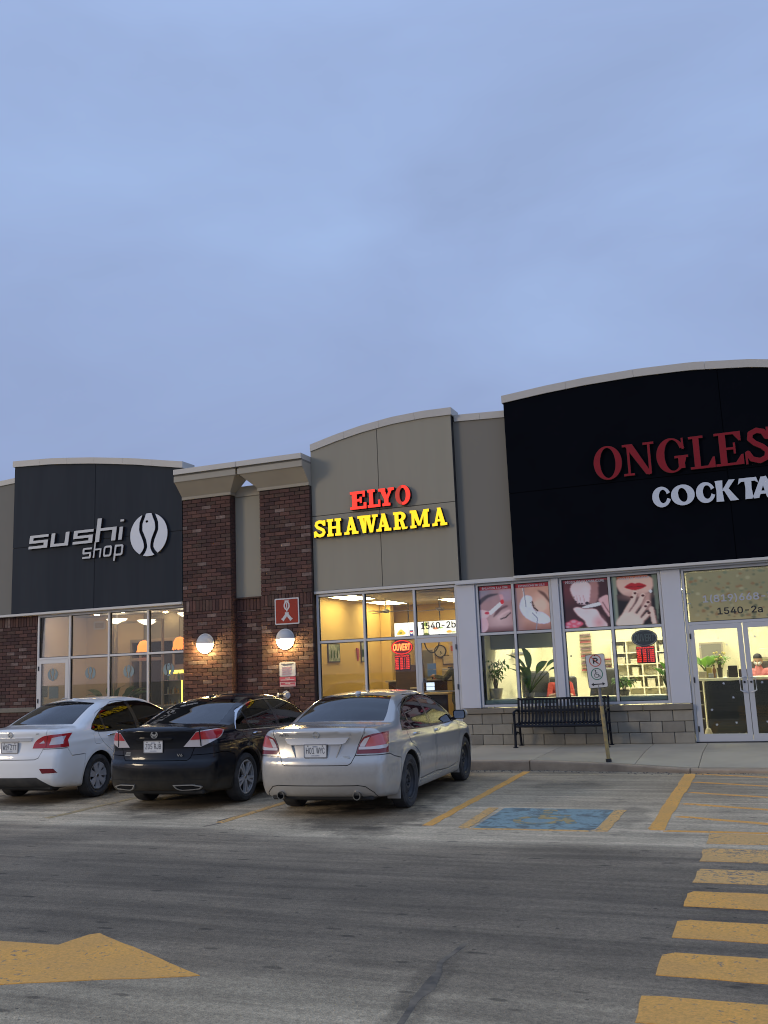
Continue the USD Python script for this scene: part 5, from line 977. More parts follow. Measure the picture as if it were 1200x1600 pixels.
def techno(ch, w=.16):
    if ch == 's': return U(R_(0, 0, 1, w), R_(0, .42, 1, .42 + w), R_(0, .84, 1, .84 + w), R_(0, .42, w, 1), R_(1 - w, 0, 1, .5))
    if ch == 'u': return U(R_(0, 0, 1, w), R_(0, 0, w, 1), R_(1 - w, 0, 1, 1))
    if ch == 'h': return U(R_(0, 0, w, 1.75), R_(0, 1 - w, 1, 1), R_(1 - w, 0, 1, 1))
    if ch == 'i': return U(R_(0, 0, w, 1), R_(0, 1.42, w, 1.42 + w))
    if ch == 'o': return rpoly(0, 0, .92, 1, .22).difference(rpoly(w, w, .92 - w, 1 - w, .12))
    if ch == 'p': return U(R_(0, -.45, w, 1), rpoly(0, 0, .92, 1, .2).difference(rpoly(w, w, .92 - w, 1 - w, .1)))
    if ch == 'S': return U(R_(.05, 0, .82, w), R_(.05, .42, .82, .42 + w), R_(.05, .84, .88, .84 + w), R_(.0, .5, w, .95), R_(.86 - w, .05, .86, .5))
def place(poly, x0, x1, z0, z1, native=None):
    b = native or poly.bounds; return affinity.translate(affinity.scale(poly, (x1 - x0) / (b[2] - b[0]), (z1 - z0) / (b[3] - b[1]), origin=(b[0], b[1])), x0 - b[0], z0 - b[1])
glow('red_neon_face', (1.0, .030, .012), 1.15, (.6, .03, .02)); glow('red_dim_face', (.85, .050, .018), .32, (.5, .04, .02)); glow('yellow_neon_face', (1.0, .62, .004), 1.05, (.8, .55, .02))
look('letter_return', (.020, .012, .010), .5); look('letter_red', (.24, .010, .018), .5, var=.4, scale=5, var_col=(.18, .007, .013), spec=.2); look('letter_white', (.56, .60, .66), .4); look('letter_pale', (.42, .45, .48), .4)
def channel(parent, poly, y, depth, face, back='letter_return', fz=.012):
    p = put(parent, 'letter', xz(poly, y - depth, y - depth + fz), face)
    put(parent, 'letter_side', xz(poly.buffer(.004), y - depth + fz + .0005, y), back); return p
sg = thing('shop_sign', 'red and yellow lit channel letters reading ELYO SHAWARMA on the beige facade', 'sign')
for ch, a, b, z0, z1, f in (('E', -7.665, -7.30, 5.015, 5.395, 'red_neon_face'), ('L', -7.265, -6.985, 5.018, 5.40, 'red_neon_face'), ('Y', -7.02, -6.67, 5.02, 5.395, 'red_neon_face'), ('O', -6.645, -6.315, 5.005, 5.42, 'red_neon_face')):
    poly = place(slab(ch), a, b, z0, z1)
    if ch == 'O':
        L_, R2 = poly.intersection(sbox(a - 1, 0, a + (b - a) * .46, 9)), poly.intersection(sbox(a + (b - a) * .46, 0, b + 1, 9))
        put(sg, 'letter', xz(L_, D - .14, D - .128), 'red_dim_face', label='left half of the letter O, its lamp weak'); put(sg, 'letter', xz(R2, D - .14, D - .128), f); put(sg, 'letter_side', xz(poly.buffer(.004), D - .1275, D - .021), 'letter_return')
    else: channel(sg, poly, D - .021, .119, f)
for ch, a, b in (('S', -8.535, -8.265), ('H', -8.225, -7.895), ('A', -7.825, -7.505), ('W', -7.515, -7.055), ('A', -7.095, -6.765), ('R', -6.71, -6.40), ('M', -6.34, -5.925), ('A', -5.865, -5.55)):
    channel(sg, place(slab(ch), a, b, 4.495, 4.865), D - .021, .119, 'yellow_neon_face')
sg = thing('shop_sign', 'dark red unlit serif letters reading ONGLES on the black facade', 'sign')
for ch, a, b in (('O', -2.535, -2.01), ('N', -1.985, -1.41), ('G', -1.375, -.815), ('L', -.785, -.355), ('E', -.34, .135), ('S', .165, .59)):
    channel(sg, place(serif(ch), a, b, 5.06 - .02 * (ch in 'OGS'), 5.675 + .02 * (ch in 'OGS')), D - .151, .06, 'letter_red')
sg = thing('shop_sign', 'pale bluish white unlit letters reading COCKTA on the black facade', 'sign')
for ch, a, b in (('C', -1.515, -1.19), ('O', -1.18, -.765), ('C', -.74, -.415), ('K', -.40, -.02), ('T', -.01, .33), ('A', .205, .62)):
    if ch == 'T': a, b = -.015, .33
    channel(sg, place(flare(ch), a, b, 4.415, 4.80), D - .151, .06, 'letter_white')
sg = thing('shop_sign', 'pale angular letters reading sushi shop with a round fish emblem on the slate facade', 'sign')
sk = lambda p, z0, k=.14: affinity.transform(p, [1, k, 0, 1, -k * z0, 0]) if False else affinity.affine_transform(p, [1, k, 0, 1, -k * z0, 0])
for ch, a, b in (('s', -16.22, -15.655), ('u', -15.56, -15.03), ('s', -14.89, -14.32), ('h', -14.235, -13.655), ('i', -13.57, -13.475)):
    poly = techno(ch, .20 if ch != 'i' else .16); h = .325 * {'h': 1.72, 'i': 1.46}.get(ch, 1.0)
    channel(sg, sk(place(poly, a, b, 4.895, 4.895 + h), 4.895), D - .131, .07, 'letter_pale')
for ch, a, b in (('S', -14.62, -14.36), ('h', -14.30, -14.08), ('o', -14.01, -13.78), ('p', -13.70, -13.46)):
    poly = techno(ch, .17); z0 = 4.53 - (.115 if ch == 'p' else 0); h = .255 * {'h': 1.45, 'p': 1.45}.get(ch, 1)
    channel(sg, sk(place(poly, a, b, z0, z0 + h), 4.53), D - .131, .06, 'letter_pale')
def fish(cx, cz, rx, rz):
    e = ell(0, 0, 1, 1)
    left = [(-.20, 1.1), (-.29, .85), (-.42, .50), (-.43, .26), (-.32, -.03), (-.21, -.30), (-.17, -.55), (-.25, -.76), (-.42, -.95), (-.52, -1.1)]
    ln = spline([(p[0], p[1]) for p in left], 6, closed=False) if False else LineString(left)
    P = PchipInterpolator([-p[1] for p in left], [p[0] for p in left]); zz = np.linspace(-1.1, 1.1, 60); L1 = [(float(P(t)) , -t) for t in zz]
    a = LineString(L1).buffer(.09); b = affinity.scale(LineString(L1), -1, 1, origin=(0, 0)).buffer(.09)
    out = e.difference(U(a, b)).difference(ell(-.10, .62, .075, .06))
    return affinity.translate(affinity.scale(out, rx, rz, origin=(0, 0)), cx, cz)
channel(sg, fish(-12.725, 4.945, .51, .50), D - .131, .06, 'letter_white')

# ------------------------------------------------------------------ signs, plaques and lamps on the brick pillars
look('sign_red', (.30, .030, .016), .55, var=.25, scale=3, var_col=(.25, .025, .013), spec=.25); look('sign_white', (.52, .52, .52), .45); look('sign_ink', (.02, .02, .022), .5); look('sign_orange', (.48, .10, .05), .5); look('sign_green', (.03, .16, .10), .5); look('sign_faded_red', (.42, .06, .09), .5); look('sign_grey', (.30, .30, .33), .5)
BY = D - .128
s = thing('hydrant_sign', 'square red sign with a white hydrant connection symbol above the lamp on the right-hand pillar', 'sign')
put(s, 'sign_plate', xz(rpoly(-9.515, 2.695, -8.935, 3.255, .02), BY - .014, BY - .002), 'sign_white'); put(s, 'sign_face', xz(rpoly(-9.488, 2.722, -8.962, 3.228, .012), BY - .017, BY - .0145), 'sign_red')
cx, cz = -9.225, 2.975
ic = U(ell(cx, cz + .12, .072, .098).difference(ell(cx, cz + .12, .040, .064)), R_(cx - .012, cz + .07, cx + .012, cz + .17), R_(cx - .05, cz + .205, cx + .05, cz + .232), R_(cx - .018, cz - .005, cx + .018, cz + .03))
ic2 = U(R_(cx - .045, cz - .095, cx + .045, cz - .022), st([(cx - .012, cz - .075), (cx - .105, cz - .185)], .062), st([(cx + .012, cz - .075), (cx + .105, cz - .185)], .062), st([(cx - .135, cz - .155), (cx - .072, cz - .205)], .018), st([(cx + .135, cz - .155), (cx + .072, cz - .205)], .018))
for q in (ic, ic2): put(s, 'pictogram', xz(q, BY - .020, BY - .0175), 'sign_white')
s = thing('notice_plaque', 'white printed notice plaque with rounded corners under the right-hand wall lamp', 'plaque')
put(s, 'sign_plate', xz(rpoly(-9.435, 1.605, -9.055, 1.90, .03), BY - .010, BY - .002), 'sign_white')
for k, (zz, w) in enumerate(((1.865, .30), (1.842, .22))): put(s, 'text_line', xz(sbox(-9.245 - w / 2, zz - .007, -9.245 + w / 2, zz + .007), BY - .012, BY - .0105), 'sign_ink')
for k in range(9): put(s, 'text_line', xz(sbox(-9.37, 1.80 - k * .021 - .004, -9.13 - .02 * (k % 3), 1.80 - k * .021 + .004), BY - .012, BY - .0105), 'sign_faded_red' if k % 2 else 'sign_grey')
for z0, z1, lab in ((1.50, 1.596, 'upper red plaque with white print, directly under the white notice plaque'), (1.39, 1.492, 'lower red plaque with a white border, under the other red plaque')):
    s = thing('warning_plaque', lab, 'plaque'); put(s, 'sign_plate', xz(rpoly(-9.435, z0, -9.055, z1, .006), BY - .010, BY - .002), 'sign_faded_red')
    if z0 < 1.45: put(s, 'border', xz(sbox(-9.428, z0 + .007, -9.062, z1 - .007).difference(sbox(-9.418, z0 + .015, -9.072, z1 - .015)), BY - .012, BY - .0105), 'sign_white')
    m = glyphs('DANGER' if z0 > 1.45 else 'DÉFENSE', .020, .0015, True); put(s, 'lettering', stand(m, -9.245, BY - .0102, z0 + .056), 'sign_white')
    put(s, 'text_line', xz(sbox(-9.41, z0 + .026, -9.09, z0 + .038), BY - .012, BY - .0105), 'sign_white')
glow('lamp_glow', (1.0, .70, .28), 210.0, (.9, .85, .7)); look('lamp_shell', (.50, .50, .49), .45)
for x, lab in ((-11.27, 'round bulkhead wall lamp on the pillar beside the sushi shop, lower half lit'), (-9.285, 'round bulkhead wall lamp under the red hydrant sign, lower half lit')):
    l = thing('wall_lamp', lab, 'lamp', (x, BY + .004, 2.385))
    def half(lo, hi, r, mat, nm):
        prof = [(0, .165), (.075 * r / .2, .157), (.13 * r / .2, .132), (.17 * r / .2, .095), (r * .97, .045), (r, 0.0), (0, 0)]
        t = revolve(prof, 40); v = t.vertices; t = trimesh.Trimesh(np.stack([v[:, 0], -v[:, 2], v[:, 1]], 1), t.faces, process=False); trimesh.repair.fix_normals(t)
        put(l, nm, to_tm(to_mf(t) ^ to_mf(box(-1, 1, -1, 1, lo, hi))), mat, smooth=30)
    half(.004, 1, .205, 'lamp_shell', 'lamp_hood'); half(-1, .003, .196, 'lamp_glow', 'lamp_glass')
    put(l, 'backplate', trimesh.Trimesh(*(lambda t: (np.stack([t.vertices[:, 0], -t.vertices[:, 2] + .0, t.vertices[:, 1]], 1), t.faces[:, ::-1]))(revolve([(0, .0), (.222, .0), (.222, .016), (.206, .020), (.2, 0.0)], 40)), process=False), 'lamp_shell', smooth=30)
h = thing('fire_hose_connection', 'grey metal fire hose connection with two outlets low on the right-hand pillar', 'hose connection', (-9.29, BY, 1.215))
put(h, 'wall_flange', cyl((0, 0, 0), (0, -.02, 0), .09, n=24), 'frame_aluminium', smooth=30); put(h, 'pipe', cyl((0, -.02, 0), (0, -.10, 0), .05, n=20), 'dark_metal', smooth=30)
for sx in (-1, 1):
    put(h, 'outlet', cyl((0, -.08, 0), (sx * .10, -.15, 0), .042, n=20), 'dark_metal' if sx < 0 else 'frame_aluminium', smooth=30); put(h, 'outlet_cap', [cyl((sx * .10, -.15, 0), (sx * .125, -.168, 0), .058, n=24), cyl((sx * .125, -.168, 0), (sx * .135, -.175, 0), .02, n=10)], 'frame_aluminium', smooth=30)
# decals on the glass
look('decal_blue', (.20, .27, .28), .6); look('decal_white', (.50, .52, .60), .55); look('decal_faint', (.40, .41, .46), .6); look('decal_dark', (.02, .02, .02), .6)
for x, lab in ((-15.585, 'in the sushi shop door'), (-14.51, 'in the pane right of the sushi shop door'), (-13.43, 'in the third pane of the sushi shop window'), (-12.34, 'in the sushi shop pane next to the brick pillar')):
    single('window_decal', xz(fish(x, 1.86, .15, .145), D + .0095 if x < -15.2 else D + .038, D + .0105 if x < -15.2 else D + .0395), 'decal_blue', 'pale blue round fish decal ' + lab, 'decal')
def numbers(txt, x0, x1, z, h, y, mat, lab, bold=False):
    m = meshkit.text_mesh(txt, h, .002, True); sx = (x1 - x0) / (m.bounds[1, 0] - m.bounds[0, 0]); m.vertices[:, 0] = x0 + (m.vertices[:, 0] - m.bounds[0, 0]) * sx
    single('window_lettering', stand(m, 0, y, z), mat, lab, 'lettering')
numbers('1540-2b', -6.28, -5.535, 2.44, .125, D + .040, 'decal_dark', 'dark address number 1540-2b on the transom over the shawarma shop door')
numbers('1540-2a', -.585, .18, 2.405, .115, D + .040, 'decal_dark', 'dark address number 1540-2a on the papered transom over the salon door')
numbers('1(819)668-888', -.815, .62, 2.635, .12, D + .040, 'decal_faint', 'pale telephone number on the papered transom over the salon door', True)
# ------------------------------------------------------------------ bench and parking sign
look('bench_black', (.006, .008, .013), .6, var=.3, scale=20, var_col=(.011, .013, .02), spec=.25)
bn = thing('park_bench', 'black metal slatted bench against the low stone wall of the salon', 'bench', (-3.44, 17.36, .15))
W2 = .80; seat_z = .43
n = 24
for k in range(n):
    x = -W2 + .03 + (2 * W2 - .06) * k / (n - 1); pts = [(x, .16, .86), (x, .135, .70), (x, .11, .52), (x, .085, .46), (x, .03, .435), (x, -.15, .43), (x, -.24, .425), (x, -.265, .40), (x, -.262, .37)]
    P2 = np.array(pts); V = []
    for p in P2: V += [p + [-.0185, 0, 0], p + [.0185, 0, 0]]
    V = np.array(V); nrm = np.gradient(P2, axis=0); nrm = np.stack([nrm[:, 0] * 0, nrm[:, 2], -nrm[:, 1]], 1); nrm /= np.linalg.norm(nrm, axis=1, keepdims=True); N2 = np.repeat(nrm, 2, 0) * .006
    A = np.vstack([V - N2, V + N2]); m = len(V); F = []
    for i in range(len(P2) - 1):
        a, b, c, d = 2 * i, 2 * i + 1, 2 * i + 3, 2 * i + 2; F += [[a, b, c, d], [m + a, m + d, m + c, m + b], [a, d, m + d, m + a], [b, m + b, m + c, c]]
    F += [[0, m, m + 1, 1], [m - 2, m - 1, 2 * m - 1, 2 * m - 2]]; t = trimesh.Trimesh(A, np.vstack([np.array(F)[:, [0, 1, 2]], np.array(F)[:, [0, 2, 3]]]), process=False); trimesh.repair.fix_normals(t)
    put(bn, 'slat', t, 'bench_black')
put(bn, 'top_rail', cbox(-W2 - .01, W2 + .01, .14, .185, .835, .875, .008), 'bench_black'); put(bn, 'middle_rail', cbox(-W2, W2, .112, .14, .62, .665, .006), 'bench_black'); put(bn, 'front_rail', tube([(-W2 - .01, -.255, .385), (W2 + .01, -.255, .385)], .026, 10), 'bench_black', smooth=40); put(bn, 'rear_rail', tube([(-W2, .09, .42), (W2, .09, .42)], .02, 10), 'bench_black', smooth=40)
for s in (-1, 1):
    x = s * (W2 + .035)
    put(bn, 'leg', tube([(x, .17, .88), (x, .13, .62), (x, .11, .42), (x, .16, .15), (x, .20, .0)], .022, 10), 'bench_black', smooth=40); put(bn, 'leg', tube([(x, -.26, .62), (x, -.25, .42), (x, -.25, .2), (x, -.27, .0)], .024, 10), 'bench_black', smooth=40)
    put(bn, 'armrest', tube([(x, .13, .62), (x, .02, .665), (x, -.14, .66), (x, -.27, .635), (x, -.305, .60), (x, -.285, .565), (x, -.255, .57)], .020, 10), 'bench_black', smooth=40); put(bn, 'stretcher', tube([(x, -.25, .20), (x, -.08, .27), (x, .08, .24), (x, .145, .19)], .015, 8), 'bench_black', smooth=40); put(bn, 'seat_bracket', tube([(x, -.25, .40), (x, .11, .42)], .02, 8), 'bench_black', smooth=40)
    for y in (.20, -.27): put(bn, 'foot_plate', cbox(x - .04, x + .04, y - .045, y + .045, .001, .012, .003), 'bench_black')
look('pole_yellow', (.42, .31, .11), .7, var=.9, scale=16, detail=5, var_col=(.20, .17, .12)); look('pole_grey', (.22, .22, .23), .5, .5, var=.5, scale=12, var_col=(.14, .12, .10)); look('sign_face_white', (.60, .58, .55), .45, var=.2, scale=3, var_col=(.52, .50, .46))
ps = thing('parking_sign', 'leaning accessible parking sign on a worn yellow pole in front of the bench', 'sign')
base = np.array([-2.285, 14.955, float(walk_z(np.array(-2.285), np.array(14.955)))]); topp = np.array([-2.372, 14.92, 1.80]); dirv = (topp - base); 
def along(z): return base + dirv * (z - base[2]) / dirv[2]
put(ps, 'pole', cyl(along(.165), along(.97), .030, n=16), 'pole_yellow', smooth=30); put(ps, 'upper_post', cyl(along(.9705), along(1.76), .024, n=16), 'pole_grey', smooth=30); put(ps, 'base_collar', cyl(base + [0, 0, .002], along(.17), .045, n=12), 'dark_metal', smooth=30)
sp = holder(ps, 'sign_panel', tuple(along(1.51) + np.array([0, -.034, 0])), 4.0, 0, -math.degrees(math.atan2(topp[0] - base[0], topp[2] - base[2])) * -1 if False else math.degrees(math.atan2(topp[0] - base[0], topp[2] - base[2])))
put(sp, 'plate', xz(rpoly(-.150, -.262, .150, .262, .03), 0, .004), 'sign_face_white'); put(sp, 'border', xz(rpoly(-.150, -.262, .150, .262, .03).difference(rpoly(-.143, -.255, .143, .255, .026)), -.002, -.0003), 'sign_ink')
ringp = lambda cz, r, w: Point(0, cz).buffer(r, quad_segs=20).difference(Point(0, cz).buffer(r - w, quad_segs=20))
Rl = U(R_(-.038, .115, -.018, .205), st([(-.03, .196), (.012, .196), (.032, .180), (.032, .168), (.012, .152), (-.03, .152)], .019, 2, 1), st([(.004, .15), (.036, .116)], .021))
put(sp, 'letter', xz(Rl, -.0022, -.0006), 'sign_ink'); put(sp, 'prohibition_ring', xz(U(ringp(.160, .094, .013), st([(-.062, .222), (.062, .098)], .012)), -.0036, -.0024), 'sign_orange')
put(sp, 'wheelchair_ring', xz(ringp(-.047, .092, .013), -.0022, -.0006), 'sign_green')
wc = U(Point(-.018, .005).buffer(.011), st([(-.016, -.008), (-.013, -.052), (.022, -.052), (.040, -.088), (.052, -.082)], .009, 1, 1), st([(-.015, -.028), (.012, -.030)], .008), Point(-.008, -.068).buffer(.036).difference(Point(-.008, -.068).buffer(.028)).difference(R_(-.02, -.06, .1, .1)))
put(sp, 'wheelchair_symbol', xz(wc, -.0022, -.0006), 'sign_ink')
ar = U(R_(-.075, -.212, .075, -.196), P_([(-.108, -.204), (-.066, -.178), (-.066, -.230)]), P_([(.108, -.204), (.066, -.178), (.066, -.230)]))
put(sp, 'arrow', xz(ar, -.0022, -.0006), 'sign_ink')
for z in (.238, -.232): put(sp, 'bolt', cyl((0, -.008, z), (0, .01, z), .009, n=8), 'sign_ink')
# salt grit and pebbles along the curb
gm = []; rg = random.Random(12)
for k in range(420):
    x = rg.uniform(-4.6, 3); y = float(curb_y(x)) - abs(rg.gauss(0, .10)) - .005; s = rg.uniform(.004, .013); m = trimesh.creation.icosphere(0, s); m.apply_scale((1, rg.uniform(.6, 1.2), .6)); m.apply_translation((x, y, s * .4)); gm.append(m)
single('grit', trimesh.util.concatenate(gm), look('grit_grey', (.16, .14, .11), .9), 'loose grit and small leaves gathered along the foot of the curb', 'grit', kind='stuff')
# ------------------------------------------------------------------ flat prints (posters, menu screens) painted vertex by vertex
from shapely import contains_xy
from scipy.ndimage import gaussian_filter
class Canvas:
    """u runs right, v runs down, both 0 to 1"""
    def __init__(s, w, h, col):
        s.w, s.h = w, h; s.a = np.zeros((h, w, 3)); s.a[:] = srgb(*col); s.U, s.V = np.meshgrid(np.linspace(0, 1, w), np.linspace(0, 1, h))
    def mask(s, poly, blur=.6): return gaussian_filter(contains_xy(poly, s.U.ravel(), s.V.ravel()).reshape(s.h, s.w).astype(float), blur)
    def fill(s, poly, col, blur=.6, k=1.0):
        m = (s.mask(poly, blur) * k)[..., None]; s.a = s.a * (1 - m) + np.array(srgb(*col)) * m; return s
    def line(s, pts, w, col, blur=.5, k=1.0): return s.fill(LineString(pts).buffer(w), col, blur, k)
    def grad(s, col, fn, k=1.0):
        m = np.clip(fn(s.U, s.V), 0, 1)[..., None] * k; s.a = s.a * (1 - m) + np.array(srgb(*col)) * m; return s
    def get(s): return np.clip(s.a, 0, 1)
    def noise(s, amt, f, seed):
        n = meshkit.fbm(np.stack([s.U * f, s.V * f * s.h / s.w, s.U * 0 + seed], -1), 3) - .5; s.a = s.a * (1 + amt * n[..., None]); return s
P_ = Polygon
def poster_wax():
    c = Canvas(72, 108, (150, 118, 120)); c.grad((188, 160, 158), lambda u, v: 1 - np.hypot((u - .62) / .55, (v - .72) / .28)).grad((120, 118, 134), lambda u, v: 1 - np.hypot((u - .15) / .5, (v - .12) / .25)).grad((88, 58, 62), lambda u, v: (v - .86) / .14)
    c.fill(spline([(0, .30), (.25, .19), (.56, .17), (.58, .20), (.28, .26), (.02, .40)], 6), (62, 56, 66), 1.2); c.fill(P_([(.62, .12), (.98, .10), (1, .34), (.66, .34)]), (150, 130, 145), 2.5)
    c.fill(spline([(.40, .68), (.52, .53), (.72, .46), (.86, .44), (.84, .48), (.66, .54), (.50, .64)], 6), (92, 66, 72), 1.2); c.line([(.62, .73), (.78, .70), (.93, .61)], .014, (36, 26, 32), .7); c.line([(.55, .70), (.70, .62), (.9, .56)], .02, (196, 168, 168), 1.6)
    c.fill(P_([(.24, .58), (.62, .37), (.74, .40), (.34, .63)]), (222, 222, 230), .7); c.fill(ell(.70, .36, .055, .06), (190, 40, 52), .7); c.fill(P_([(.62, .20), (.72, .20), (.76, .30), (.66, .32)]), (190, 140, 145), 1)
    c.fill(spline([(0, .52), (.18, .53), (.30, .58), (.26, .66), (.10, .72), (0, .72)], 6), (214, 170, 172), .9); c.fill(ell(.22, .585, .07, .032), (176, 52, 72), .6); c.fill(spline([(0, .72), (.16, .68), (.24, .80), (.20, .95), (0, 1)], 6), (206, 160, 166), .9)
    c.fill(P_([(0, .0), (1, .0), (1, .085), (0, .085)]), (128, 22, 36), .4); return c.noise(.18, 6, 1)
def poster_lash():
    c = Canvas(72, 108, (176, 134, 118)); c.grad((206, 172, 154), lambda u, v: 1 - np.hypot((u - .75) / .4, (v - .45) / .3)).grad((134, 92, 84), lambda u, v: (v - .80) / .2).grad((150, 120, 118), lambda u, v: (.3 - u) / .3)
    c.fill(spline([(.68, .16), (.86, .22), (1.0, .38), (1.0, .46), (.86, .32), (.70, .20)], 6), (96, 66, 60), 1.3)
    c.fill(spline([(.22, .30), (.38, .26), (.50, .32), (.48, .46), (.58, .58), (.78, .64), (.95, .74), (.98, .84), (.80, .88), (.52, .84), (.24, .70), (.12, .50)], 6), (186, 192, 214), .8)
    c.fill(ell(.70, .50, .20, .12), (204, 168, 150), 1.6); c.line([(.50, .40), (.53, .52), (.64, .60)], .016, (40, 30, 32), .6)
    for k in range(9): c.line([(.50 + .016 * k, .40 + .022 * k), (.44 + .020 * k, .42 + .030 * k)], .005, (44, 34, 36), .4)
    c.line([(.27, .10), (.31, .50)], .014, (120, 124, 136), .5); c.line([(.24, .10), (.28, .48)], .006, (210, 214, 224), .5); c.line([(.48, .64), (.62, .76), (.56, 1.0)], .013, (120, 124, 138), .5)
    c.fill(P_([(0, .0), (1, .0), (1, .09), (0, .09)]), (132, 26, 40), .4); return c.noise(.15, 6, 2)
def poster_pedi():
    c = Canvas(72, 108, (58, 34, 40)); c.grad((92, 46, 52), lambda u, v: 1 - np.hypot((u - .1) / .5, (v - .2) / .4))
    c.fill(spline([(.62, .06), (.78, .06), (.76, .42), (.66, .52), (.56, .48), (.60, .28)], 6), (148, 108, 106), 1.2)
    c.fill(spline([(.20, .12), (.30, .05), (.52, .05), (.62, .14), (.60, .34), (.56, .50), (.50, .53), (.40, .52), (.33, .50), (.28, .44), (.22, .34), (.18, .22)], 6), (208, 180, 184), .9)
    for x, y, r in ((.52, .50, .045), (.41, .505, .028), (.35, .50, .024), (.28, .455, .02), (.25, .36, .016)): c.fill(ell(x, y, r, r * .62), (38, 26, 40), .5)
    for x in (.30, .37, .45): c.line([(x, .34), (x + .02, .47)], .006, (150, 116, 120), .6)
    c.fill(spline([(.22, .60), (.34, .58), (.46, .62), (.70, .64), (.80, .80), (.92, 1.0), (.52, 1.0), (.44, .86), (.30, .74)], 6), (222, 184, 184), .9); c.grad((176, 124, 128), lambda u, v: (1 - np.hypot((u - .75) / .18, (v - .92) / .2)) * .8)
    c.fill(spline([(.40, .585), (.60, .53), (.86, .49), (.92, .52), (.76, .57), (.52, .60)], 6), (220, 222, 230), .6); c.fill(spline([(.78, .44), (1.0, .38), (1.0, .80), (.90, .70), (.84, .58)], 6), (200, 158, 160), .9); c.line([(.86, .5), (.98, .72)], .012, (120, 80, 86), .7)
    for x, y in ((.10, .92), (.22, .96), (.30, .92), (.20, .88), (.05, .98)): c.fill(ell(x, y, .10, .05), (196, 84, 104), 1); c.fill(ell(x, y - .01, .05, .025), (226, 140, 154), .8)
    c.fill(P_([(0, .0), (1, .0), (1, .04), (0, .05)]), (120, 40, 50), .4); return c.noise(.15, 6, 3)
def poster_lips():
    c = Canvas(72, 108, (26, 24, 28)); c.fill(P_([(0, 0), (.12, 0), (.10, 1), (0, 1)]), (118, 128, 112), .8).fill(P_([(.88, 0), (1, 0), (1, .5), (.93, 1)]), (96, 106, 92), .8)
    c.fill(spline([(.12, .10), (.20, .04), (.50, .0), (.82, .04), (.90, .14), (.86, .30), (.70, .40), (.50, .44), (.26, .38), (.14, .24)], 6), (196, 162, 148), 1.1); c.grad((150, 112, 104), lambda u, v: (1 - np.hypot((u - .5) / .5, (v - .42) / .12)) * .6); c.fill(P_([(.60, .40), (.82, .36), (.80, .72), (.62, .70)]), (168, 132, 122), 1.5)
    c.fill(spline([(.28, .225), (.40, .155), (.47, .15), (.52, .165), (.58, .15), (.66, .17), (.76, .225), (.62, .285), (.50, .30), (.40, .28)], 6), (158, 26, 34), .7); c.line([(.32, .225), (.5, .235), (.72, .225)], .008, (92, 12, 20), .5)
    for pts, w in ((((.16, .92), (.30, .70), (.44, .52), (.50, .36)), .052), (((.20, .98), (.42, .74), (.58, .56), (.66, .42)), .052), (((.30, 1.0), (.52, .84), (.68, .66), (.76, .56)), .046), (((.42, 1.0), (.60, .92), (.74, .80)), .042), (((.86, 1.0), (.84, .86), (.82, .70)), .05)):
        c.line(pts, w, (206, 174, 160), .8); c.line([(x + .055, y + .012) for x, y in pts], .010, (112, 78, 72), .8, .8)
    c.fill(spline([(.10, .86), (.30, .74), (.52, .80), (.60, 1.0), (.08, 1.0)], 6), (210, 180, 166), 1.2)
    for x, y in ((.50, .36), (.42, .44), (.66, .42), (.76, .56), (.70, .64), (.76, .78)): c.fill(ell(x, y, .035, .024), (66, 24, 28), .5)
    c.fill(ell(.83, .34, .03, .035), (216, 218, 222), .5); c.fill(P_([(.14, .0), (.80, .0), (.80, .05), (.14, .05)]), (150, 84, 60), .5); return c.noise(.12, 6, 4)
painted_look('poster_print', .45); painted_look('screen_print', .4, 1.0)
for fn, x0, x1, z0, z1, txt, th, lab in ((poster_wax, -5.025, -4.355, 2.305, 3.215, 'ÉPILATION À LA CIRE', .036, 'poster of a brow being waxed beside a closed eye, leftmost in the salon window'), (poster_lash, -4.295, -3.615, 2.305, 3.215, 'EXTENSIONS DE CILS', .036, 'poster of a white eye pad under long lashes, in the salon window'),
                                        (poster_pedi, -3.355, -2.49, 2.30, 3.215, 'PÉDICURE ET MANUCURE', .044, 'poster of a foot and hand with a white nail file, in the salon window'), (poster_lips, -2.43, -1.575, 2.30, 3.215, 'ONGLES DE TREMPAGE', .036, 'poster of red lips and fingers with patterned nails, in the salon window')):
    p = thing('window_poster', lab, 'poster'); print_sheet(p, 'print', x0, x1, D + .0385, z0, z1, np.clip(fn().get() * 1.6, 0, .85), 'poster_print'); put(p, 'backing', box(x0, x1, D + .0388, D + .0412, z0, z1), 'sign_grey')
    m = glyphs(txt, th, .0015, True); w = m.bounds[1, 0] - m.bounds[0, 0]; lim = (x1 - x0) * .86
    if w > lim: m.vertices[:, 0] *= lim / w
    put(p, 'lettering', stand(m, (x0 + x1) / 2, D + .038, z1 - .055 - th * .3), 'decal_white')
# paper over the transom
def wrap():
    c = Canvas(120, 90, (150, 140, 100)); rg = np.random.default_rng(3); c.grad((176, 158, 112), lambda u, v: (v - .45) / .55)
    for k in range(150):
        u, v = rg.random(2); col = [(112, 122, 92), (150, 108, 62), (96, 100, 70), (176, 166, 130)][rg.integers(4)]; r = rg.uniform(.008, .022)
        c.fill(ell(u, v, r, r * 1.6), col, .7, .8)
    return c.noise(.2, 8, 5)
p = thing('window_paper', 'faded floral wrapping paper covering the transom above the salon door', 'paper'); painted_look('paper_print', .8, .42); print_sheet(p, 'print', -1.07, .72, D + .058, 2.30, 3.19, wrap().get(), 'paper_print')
put(p, 'tape', [box(-1.105 + a, -1.03 + a, D + .0555, D + .0565, z, z + .018) for a, z in ((0, 2.62), (.01, 2.80))], 'decal_white')

